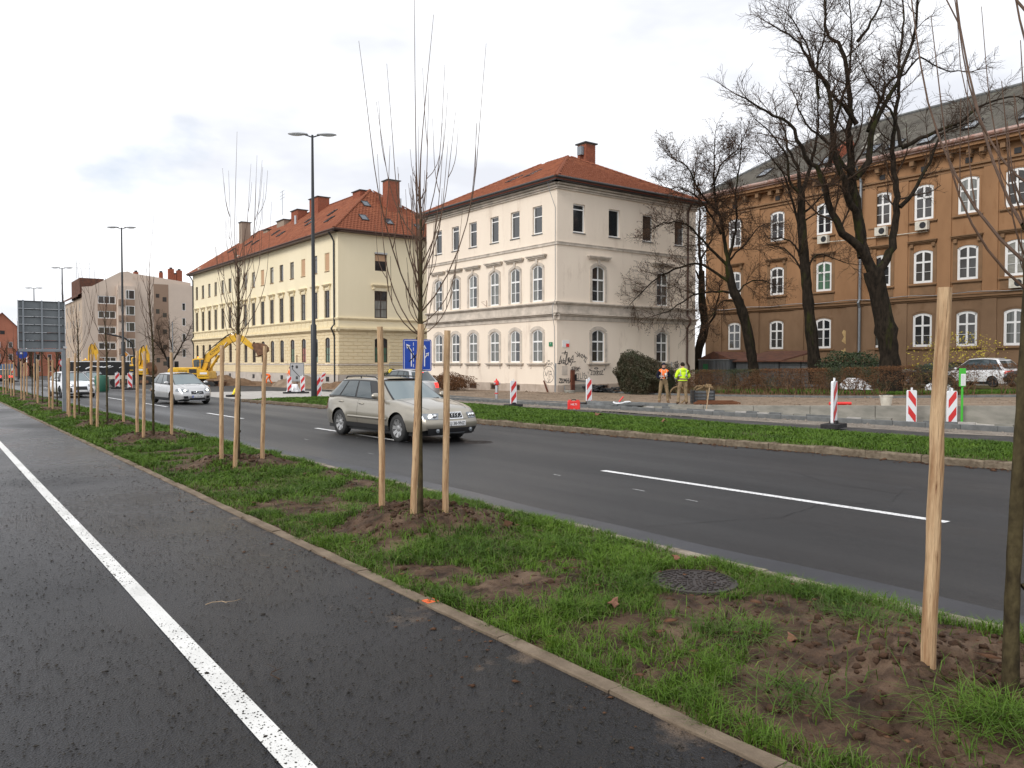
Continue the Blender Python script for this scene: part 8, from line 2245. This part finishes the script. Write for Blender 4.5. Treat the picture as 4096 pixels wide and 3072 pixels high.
# white bag by the detour sign
bush_n = MB()
def lump(name, loc, rad, seed, m, label, cat, n=14):
    b = bmesh.new(); bmesh.ops.create_icosphere(b, subdivisions=3, radius=1); r = random.Random(seed)
    for v in b.verts:
        q = mnoise.noise(v.co*1.6+Vector((seed, 0, 0)))*.35+mnoise.noise(v.co*4+Vector((0, seed, 0)))*.14
        v.co = v.co*(1+q); v.co = Vector((v.co.x*rad[0], v.co.y*rad[1], max(-.1, v.co.z)*rad[2]))
    me = bpy.data.meshes.new(name); b.to_mesh(me); b.free(); me.materials.append(M[m])
    o = link_mesh(name, me); o.location = loc; return tag(o, label, cat)
lump('rubble_bag', (20.4, 54.0, gz(54)+.03), (.42, .42, .62), 2, 'bag', 'slumped white bag between the two striped boards under the arrow sign', 'bag')
lump('rubble_bag', (43.6, 26.0, .15), (.55, .9, .6), 5, 'bag', 'heap of white sacks left of the biggest tree behind the hedge', 'bag')
lump('rubble_bag', (43.5, 21.2, .2), (.4, .7, .38), 7, 'bag', 'smaller white sack heap right of the biggest tree behind the hedge', 'bag')
# rubble and tools beside the second striped board
lump('rubble', (24.5, 27.1, gz(27)-.12), (.45, .5, .26), 9, 'conc_grey', 'grey lump of broken concrete at the foot of the board by the tool box', 'rubble')
mb = MB()
for k in range(9): mb.obox((random.uniform(-.9, 1.1), random.uniform(-2.2, .4), random.uniform(.02, .14)), (random.uniform(.3, 1.0), random.uniform(.08, .25), .06), Matrix.Rotation(random.uniform(0, 3), 3, 'Z'))
o = mb.build('broken_slabs', M['conc_grey'], None, loc=(24.7, 26.6, gz(26.6)-.05)); tag(o, 'scattered broken grey slab pieces around the board by the tool box', 'rubble', kind='stuff')
mb = MB(); mb.tube([(.5*math.cos(t)*(1 if t < 4 else .9), .25*math.sin(t), .12+.03*math.sin(3*t)) for t in np.linspace(0, 5.5, 20)], .03, 6); o = mb.build('white_hose', M['white'], None, loc=(24.6, 25.6, gz(25.6)-.02)); tag(o, 'coil of pale hose lying near the rubble left of the workers', 'hose')
mb = MB(); mb.tube([(0,0,.05),(.22,-.1,.33)], .035, 6); o = mb.build('sledge', M['red_plastic'], None, loc=(25.0, 26.3, gz(26.3))); tag(o, 'short red tool sticking out of the rubble', 'tool')
mb = MB(); mb.tube([(-.12,-.05,0),(.1,.06,.93)], .017, 6); o = mb.build('shovel', M['light_wood'], None, loc=(24.7, 20.9, gz(21)-.1)); o.rotation_euler = (0, 0, -.3); tag(o, 'wooden shovel shaft leaning right of the workers', 'shovel')
mb = MB(); mb.tube([(0,0,.02),(-.05,-1.2,.0),(.05,-2.6,-.02),(0,-4.0,.0)], .035, 7); o = mb.build('drain_pipe', M['white_dirty'], None, loc=(24.35, 11.2, gz(11)-.05)); tag(o, 'long pale pipe lying behind the new kerb from the green post', 'pipe')
# black crate with slings, old boards
t = empty('crate', (26.7, 22.9, gz(22.9)+zp(22.9)), math.radians(-34), 'dark grey crate with brown slings on top behind the yellow jacket worker', 'crate')
for k in range(4): MB().box(-.45, .45, -.3+0, .3, .05+.13*k, .15+.13*k).build('slat', M['shed_wall'], t, bevel=.01)
mb = MB(); mb.box(-.45, -.40, -.31, .31, 0, .58); mb.box(.40, .45, -.31, .31, 0, .58); mb.build('frame', M['metal_dark'], t)
mb = MB(); r = random.Random(4)
for k in range(7): mb.tube([(r.uniform(-.6,.5), r.uniform(-.3,.3), .60+.03*k), (r.uniform(-.3,.3), r.uniform(-.3,.3), .70+.02*k), (r.uniform(-.3,.7), r.uniform(-.3,.3), .58+.03*k)], .035, 5)
mb.tube([(.1,-.32,.6),(.12,-.35,.3),(.08,-.34,.05)], .03, 5); o = mb.build('sling', M['burlap'], t)
mb = MB(); mb.tube([(.36*math.cos(a), .03*math.sin(2*a), .36+.36*math.sin(a)) for a in np.linspace(-1.2, 3.6, 16)], .035, 6); o = mb.build('strap_hoop', M['burlap'], None, loc=(25.9, 23.55, gz(23.6)+.1)); o.rotation_euler = (0, 0, -.6); tag(o, 'brown bent strap between the two workers legs', 'strap')
t = empty('board_stack', (26.0, 21.6, gz(21.6)+zp(21.6)), math.radians(-36), 'low stack of old reddish brown boards right of the crate', 'board stack')
for k in range(5): MB().box(-.95+.1*k, .95-.12*(k % 3), -.25+.1*k, -.16+.1*k, .03+.035*(k % 3), .10+.035*(k % 3)).build('plank', M['pallet'], t)
for k in range(8): MB().box(-.85+.22*k, -.75+.22*k, -.25, .25, .0, .05).build('crosspiece', M['pallet'], t)
# metal fence frames
def fence(x0, y0, x1, y1, z, h, label):
    t = empty('site_fence', (x0, y0, z), 0, label, 'fence'); d = Vector((x1-x0, y1-y0, 0)); L_ = d.length
    mb = MB(); mb.tube([(0,0,0),(0,0,h),(d.x,d.y,h),(d.x,d.y,0)], .025, 6); mb.tube([(0,0,.15),(d.x,d.y,.15)], .02, 5); mb.build('frame', M['metal_grey'], t)
    mb = MB(); n = int(L_/.12)
    for k in range(1, n): mb.tube([(d.x*k/n, d.y*k/n, .15), (d.x*k/n, d.y*k/n, h)], .004, 3)
    for k in range(1, 5): mb.tube([(0,0,h*k/5),(d.x,d.y,h*k/5)], .004, 3)
    mb.build('wire_mesh', M['metal_grey'], t)['kind'] = 'stuff'; return t
fence(36.55, 35.3, 36.7, 33.9, gz(34)+zp(34), 2.0, 'grey wire fence frame behind the worker in the orange vest')
fence(31.2, 60.5, 33.0, 58.6, gz(60), 2.1, 'grey wire fence panel in front of the cream house side wall')

# sheds behind the hedge
t = empty('garage', (50.0, 40.2, gz(41)+.05), 0, 'grey tin garage with a low gable and a small green square sign', 'garage')
MB().box(0, 5, 0, 3.1, -.2, 1.75).build('body', M['shed_wall'], t)
for k in range(10): MB().box(-.03, -.001, .08+.30*k, .08+.30*k+.27, .0, 1.72).build('door_plank', M['shed_wall'], t)
MB().prism([(-.1, 1.75), (3.2, 1.75), (1.55, 2.25)], -.05, 5, 'x').build('roof', M['shed_rust'], t)
MB().box(-.06, -.035, 2.1, 2.6, .95, 1.45).build('green_sign', M['green_sign'], t)
mb = MB(); mb.tube([(-.05, 1.5, 0), (-.05, 1.5, 1.7)], .03, 5); mb.tube([(-.05,0,1.72),(-.05,3.1,1.72)], .04, 5); mb.build('frame', M['metal_grey'], t)
t.scale = (1, 1, 1.24)
t = empty('shed', (50.4, 36.0, gz(38)+.05), 0, 'grey shed with a rusty sloping roof next to the tin garage', 'shed')
MB().box(0, 4, 0, 3.9, -.2, 1.55).build('body', M['shed_wall'], t)
MB().prism([(-.2, 1.55), (4.2, 2.15), (4.2, 2.25), (-.2, 1.63)], -.2, 4.1, 'y').build('roof', M['shed_rust'], t)
t.scale = (1, 1, 1.25)
t = empty('lean_to', (50.2, 28.7, gz(32)+.15), 0, 'long low shed of grey horizontal planks behind the hedge', 'shed')
for r_ in range(7):
    for k in range(4): MB().box(0, .03+.01*(k % 2), .02+k*1.8, .02+(k+1)*1.8-.03, .02+.2*r_, .19+.2*r_).build('plank', M['shed_plank'], t)
for k in range(5): MB().box(-.05, .0, k*1.78, k*1.78+.07, 0, 1.42).build('post', M['metal_dark'], t)
MB().box(.05, 3, 0, 7.2, -.1, 1.4).build('inner_body', M['shed_wall'], t)
MB().box(-.25, 3.2, -.1, 7.3, 1.42, 1.49).build('roof', M['shed_rust'], t)
mb = MB()
for k in range(4): mb.tube([(-.04, .3+k*1.8, .1), (-.04, 1.4+k*1.8, 1.3)], .025, 4)
mb.build('brace', M['metal_dark'], t)['kind'] = 'stuff'
t.scale = (1, 1, 1.27)
# pile of dark rubble at the end of the house and slate pieces beside the bush
mb = MB(); r = random.Random(2)
for k in range(60): mb.obox((r.uniform(-.5,.5), r.uniform(-1.3,1.3), r.uniform(.0,.45)), (r.uniform(.15,.4), r.uniform(.2,.5), .06), Matrix.Rotation(r.uniform(-.3,.3), 3, 'X') @ Matrix.Rotation(r.uniform(0,3), 3, 'Z'))
o = mb.build('slate_pile', M['metal_dark'], None, loc=(36.1, 39.5, gz(40)-.02)); tag(o, 'dark heap of stacked slates between the house wall and the big bush', 'slate pile', kind='stuff')

# ------------------------------------------------------------------ people
def person(loc, yaw, label, J, regions, mats, head=None, extras=None, s=1.0, group=None):
    """J: joint name -> (x, y, z, r); local: facing +x. regions: edge list (a, b, material index)"""
    names = list(J); idx = {n: i for i, n in enumerate(names)}
    me = bpy.data.meshes.new('skel'); me.from_pydata([J[n][:3] for n in names], [(idx[a], idx[b]) for a, b, m in regions], [])
    o = bpy.data.objects.new('skel', me); COL.objects.link(o)
    md = o.modifiers.new('skin', 'SKIN'); md.use_smooth_shade = True
    for i, n in enumerate(names):
        q = me.skin_vertices[0].data[i]; rr_ = J[n][3]; q.radius = rr_ if isinstance(rr_, tuple) else (rr_, rr_); q.use_root = (n == 'pelvis')
    sb = o.modifiers.new('sub', 'SUBSURF'); sb.levels = 2; sb.render_levels = 2
    bm_ = bpy.data.meshes.new_from_object(o.evaluated_get(bpy.context.evaluated_depsgraph_get()))
    bpy.data.objects.remove(o)
    for m in mats: bm_.materials.append(M[m])
    segs = [(Vector(J[a][:3]), Vector(J[b][:3]), m) for a, b, m in regions]
    for f in bm_.polygons:
        c = f.center; best = 9; bi = 0
        for a, b, m in segs:
            ab = b-a; t = max(0, min(1, (c-a).dot(ab)/max(1e-9, ab.length_squared))); d = (c-(a+ab*t)).length
            if d < best: best = d; bi = m
        f.material_index = bi
    root = empty('person', loc, yaw, label, 'person', group); root.scale = (s, s, s)
    link_mesh('body', bm_, root)
    if extras: extras(root)
    return root
def face(root, hp, rz=.105, hat=None, hair=None, nod=0):
    """nose, ears, eyes and cap on the head centred at hp, facing +x"""
    hx_, hy_, hz_ = hp
    mb = MB(); mb.obox((hx_+.092, hy_, hz_-.01), (.03, .024, .04)); mb.build('nose', M['skin'], root, bevel=.008)
    for q in (1, -1):
        mb = MB(); mb.obox((hx_+.082, hy_+q*.033, hz_+.015), (.012, .022, .012)); mb.build('eye', M['hair'], root, bevel=.004)
        mb = MB(); mb.obox((hx_-.005, hy_+q*.083, hz_), (.03, .014, .055)); mb.build('ear', M['skin'], root, bevel=.005)
    mb = MB(); mb.obox((hx_+.083, hy_, hz_-.05), (.01, .045, .008)); mb.build('mouth', M['hair'], root)
    b = bmesh.new(); bmesh.ops.create_uvsphere(b, u_segments=14, v_segments=10, radius=1)
    for v in b.verts:
        v.co = Vector((v.co.x*.108, v.co.y*.098, v.co.z*.115)); 
        lim = .02+(.02 if v.co.x > 0 else -.07)
        if v.co.z < lim: v.co.z = lim
    for v in b.verts: v.co += Vector((hx_-.004, hy_, hz_+.012))
    me = bpy.data.meshes.new('cap'); b.to_mesh(me); b.free(); me.materials.append(M[hat or hair]); me.polygons.foreach_set('use_smooth', [True]*len(me.polygons))
    link_mesh('knit_cap' if hat else 'hair', me, root)
def hand(J, E, side, w, d, up=(0, 0, 1), m=3):
    """five bent fingers at wrist w, pointing along d"""
    w = Vector(w); d = Vector(d).normalized(); n = Vector(up); s_ = d.cross(n).normalized(); n = s_.cross(d).normalized()
    p = w+d*.07; J['palm'+side] = (*p, (.036, .02))
    E.append(('wrist'+side, 'palm'+side, m))
    for k, L_ in enumerate((.070, .080, .075, .060)):
        o = (k-1.5)*.020; a = p+d*.035+s_*o; b = a+d*L_*.5-n*.012; c = b+d*L_*.25-n*.035
        for q, v in enumerate((a, b, c)): J['f%s%d%d' % (side, k, q)] = (*v, .0095-.001*q)
        E += [('palm'+side, 'f%s%d0' % (side, k), m), ('f%s%d0' % (side, k), 'f%s%d1' % (side, k), m), ('f%s%d1' % (side, k), 'f%s%d2' % (side, k), m)]
    sg_ = 1 if side == 'L' else -1
    a = w+d*.03-s_*.035*sg_; b = a+d*.03-s_*.02*sg_-n*.01; J['t%s0' % side] = (*a, .013); J['t%s1' % side] = (*b, .010)
    E += [('palm'+side, 't%s0' % side, m), ('t%s0' % side, 't%s1' % side, m)]
def standing(arms, stance=.12, footturn=0, mats=None):
    J = {'pelvis': (0,0,.98,(.15,.115)), 'waist': (0,0,1.10,(.145,.105)), 'chest': (.0,0,1.30,(.175,.12)), 'upper': (-.01,0,1.43,(.15,.095)), 'neck': (.0,0,1.52,.058), 'head0': (.012,0,1.585,(.075,.085)), 'head1': (.012,0,1.675,(.082,.095)), 'head2': (.0,0,1.735,(.055,.07))}
    E = [('pelvis','waist',1), ('waist','chest',0), ('chest','upper',0), ('upper','neck',3), ('neck','head0',3), ('head0','head1',3), ('head1','head2',3)]
    for sd, q in (('L', 1), ('R', -1)):
        x = .03*q
        J.update({'hip'+sd: (0,.095*q,.93,.105), 'knee'+sd: (.035+x,(.10+stance*.4)*q,.50,.072), 'calf'+sd: (.01+x,(.10+stance*.55)*q,.34,.072), 'ank'+sd: (-.01+x,(.10+stance*.7)*q,.10,.062), 'heel'+sd: (-.03+x,(.10+stance*.7)*q,.05,.05), 'toe'+sd: (.15+x,(.11+stance*.8)*q,.045,.042)})
        E += [('pelvis','hip'+sd,1), ('hip'+sd,'knee'+sd,1), ('knee'+sd,'calf'+sd,1), ('calf'+sd,'ank'+sd,1), ('ank'+sd,'heel'+sd,4), ('ank'+sd,'toe'+sd,4)]
        el, wr, hd_ = arms[sd]
        J.update({'sho'+sd: (-.01,.185*q,1.42,.072), 'elb'+sd: (*el,.052), 'wrist'+sd: (*wr,.034)})
        E += [('upper','sho'+sd,0), ('sho'+sd,'elb'+sd,2), ('elb'+sd,'wrist'+sd,2)]
        hand(J, E, sd, wr, hd_)
    return J, E
# orange vest worker, facing the road, cup and phone in his hands
J, E = standing({'L': ((-.02,.27,1.17), (.22,.10,1.22), (.6,-.5,.1)), 'R': ((-.02,-.28,1.16), (.20,-.16,1.10), (.7,.3,.1))})
J['head1'] = (.04,0,1.67,(.082,.095)); J['head2'] = (.03,0,1.73,(.055,.07))
def exA(root):
    face(root, (.045, 0, 1.645), hat='navy')
    MB().lathe([(.03, 0), (.038, .10), (.001, .10)], 12).build('paper_cup', M['white'], root, loc=(.31, .03, 1.24))
    MB().box(-.035, .035, -.005, .075, -.006, .006).build('phone', M['black'], root, loc=(.30, -.13, 1.13), rot=(.3, .2, 0))
    for q in (1, -1):
        mb = MB(); mb.box(.07, .135, q*.11-.022, q*.11+.022, 1.12, 1.42); mb.tube([(.128, q*.11, 1.08), (.135, q*.11, 1.3), (.09, q*.105, 1.43), (0, q*.10, 1.49), (-.09, q*.11, 1.40), (-.12, q*.11, 1.1)], .016, 6); mb.v = mb.v[8:]; mb.f = [tuple(i-8 for i in f) for f in mb.f[6:]]; mb.m = mb.m[6:]
        mb.build('reflective_strap', M['reflex'], root)
    P = [(.135*math.cos(a), .188*math.sin(a), 1.20) for a in np.linspace(0, 2*math.pi, 20)]
    mb = MB()
    for i in range(19): a, b = P[i], P[i+1]; mb.add([(a[0]*1.05,a[1]*1.02,1.175),(b[0]*1.05,b[1]*1.02,1.175),(b[0]*1.06,b[1]*1.03,1.225),(a[0]*1.06,a[1]*1.03,1.225)], [(0,1,2,3)])
    mb.build('reflective_band', M['reflex'], root)
    for q in (1, -1): MB().box(-.06, .08, q*.165-.02, q*.165+.02, .72, .90).build('trouser_pocket', M['khaki'], root, bevel=.015)
    mb = MB(); mb.lathe([(.075, 1.47), (.085, 1.54), (.07, 1.56)], 12); mb.build('collar', M['navy'], root, smooth=True)
wz = gz(23.8)+zp(23.8)+.02
person((25.32, 23.85, wz), math.radians(-125), 'worker in an orange vest and navy cap holding a phone and a paper cup', J, E, ['hivis_orange','khaki','navy','skin','leather'], extras=exA, s=.985)
# yellow jacket worker seen from behind
J, E = standing({'L': ((-.03,.29,1.17), (.20,.22,1.08), (.8,-.4,.1)), 'R': ((-.03,-.29,1.17), (.20,-.22,1.08), (.8,.4,.1))}, stance=.10)
for k in ('chest', 'waist'): a = J[k]; J[k] = (a[0], a[1], a[2], (a[3][0]*1.12, a[3][1]*1.15))
for k in ('elbL', 'elbR', 'shoL', 'shoR'): a = J[k]; J[k] = (*a[:3], a[3]*1.2)
def exB(root):
    face(root, (.015, 0, 1.655), hair='hair')
    P = [(.155*math.cos(a), .213*math.sin(a)) for a in np.linspace(0, 2*math.pi, 22)]
    for z0, z1 in ((1.20, 1.25),):
        mb = MB()
        for i in range(21): a, b = P[i], P[i+1]; mb.add([(a[0],a[1],z0),(b[0],b[1],z0),(b[0],b[1],z1),(a[0],a[1],z1)], [(0,1,2,3)])
        mb.build('reflective_band', M['reflex'], root)
    for q in (1, -1):
        mb = MB(); mb.tube([(-.135, q*.12, 1.22), (-.145, q*.125, 1.34), (-.10, q*.125, 1.45), (0, q*.115, 1.505)], .018, 6); mb.build('reflective_strap', M['reflex'], root)
        mb = MB(); w0 = Vector(J['elbL' if q > 0 else 'elbR'][:3]); w1 = Vector(J['wristL' if q > 0 else 'wristR'][:3]); mb.tube([w0.lerp(w1, .35), w0.lerp(w1, .55)], .062, 10); mb.build('sleeve_band', M['reflex'], root)
    b = bmesh.new(); bmesh.ops.create_uvsphere(b, u_segments=12, v_segments=8, radius=1)
    for v in b.verts: v.co = Vector((v.co.x*.07-.115, v.co.y*.12, v.co.z*.085+1.47-.04*abs(v.co.y)))
    me = bpy.data.meshes.new('hood'); b.to_mesh(me); b.free(); me.materials.append(M['hivis_yellow']); me.polygons.foreach_set('use_smooth', [True]*len(me.polygons)); link_mesh('hood', me, root)
    mb = MB(); mb.tube([(.17*math.cos(a), .19*math.sin(a), 1.015) for a in np.linspace(0, 2*math.pi, 18)], .018, 6); mb.build('jacket_hem', M['hivis_yellow'], root)
    for q in (1, -1): MB().box(-.15, -.10, q*.12-.05, q*.12+.05, .74, .93).build('tool_pocket', M['khaki'], root, bevel=.02)
person((25.28, 22.75, gz(22.8)+zp(22.8)+.01), math.radians(58), 'worker with his back to us in a bright yellow hooded jacket', J, E, ['hivis_yellow','khaki','hivis_yellow','skin','leather'], extras=exB, s=.99)
# bending worker in orange on the sand heap
Jb = {'pelvis': (-.25,0,.86,(.15,.13)), 'waist': (-.12,0,.93,(.14,.12)), 'chest': (.10,0,.93,(.16,.13)), 'upper': (.24,0,.88,(.14,.10)), 'neck': (.33,0,.84,.058), 'head0': (.40,0,.80,(.08,.08)), 'head1': (.48,0,.76,(.09,.085)), 'head2': (.54,0,.74,(.055,.06))}
Eb = [('pelvis','waist',1), ('waist','chest',0), ('chest','upper',0), ('upper','neck',3), ('neck','head0',3), ('head0','head1',2), ('head1','head2',2)]
for sd, q in (('L', 1), ('R', -1)):
    f = .30 if q > 0 else -.20
    Jb.update({'hip'+sd: (-.25,.10*q,.82,.105), 'knee'+sd: (-.12+f*.5,.13*q,.45,.075), 'ank'+sd: (-.25+f,.14*q,.10,.06), 'toe'+sd: (-.08+f,.15*q,.05,.045), 'sho'+sd: (.22,.18*q,.86,.07), 'elb'+sd: (.34,.20*q,.58,.05), 'wrist'+sd: (.46,.12*q,.36,.034)})
    Eb += [('pelvis','hip'+sd,1), ('hip'+sd,'knee'+sd,1), ('knee'+sd,'ank'+sd,1), ('ank'+sd,'toe'+sd,4), ('upper','sho'+sd,0), ('sho'+sd,'elb'+sd,2), ('elb'+sd,'wrist'+sd,2)]
    hand(Jb, Eb, sd, Jb['wrist'+sd][:3], (.3, 0, -.9), (1, 0, 0))
person((27.0, 78.6, gz(78.6)+.12), math.radians(150), 'worker in orange bending down over the sand in front of the cream house', Jb, Eb, ['hivis_orange','hivis_orange','navy','skin','leather'])
J, E = standing({'L': ((.05,.25,1.18), (.28,.16,1.15), (.8,-.2,.1)), 'R': ((.0,-.26,1.16), (.22,-.2,1.10), (.8,.2,.1))})
person((26.3, 70.4, gz(70.4)+.05), math.radians(200), 'worker in orange half hidden by the white arrow sign', J, E, ['hivis_orange','hivis_orange','hivis_orange','skin','leather'], extras=lambda r_: face(r_, (.02, 0, 1.655), hair='hair'))
t = empty('green_bin', (10.3, 66.5, gz(66.5)), .3, 'dark green tank partly hidden behind the white car', 'tank')
MB().lathe([(.45, 0), (.5, .1), (.5, 1.0), (.4, 1.2), (.001, 1.25)], 18).build('body', mat('tank_green', (0.02,0.11,0.07), .5), t, smooth=True)
MB().lathe([(.15, 1.22), (.15, 1.32)], 12).build('lid', M['black'], t)
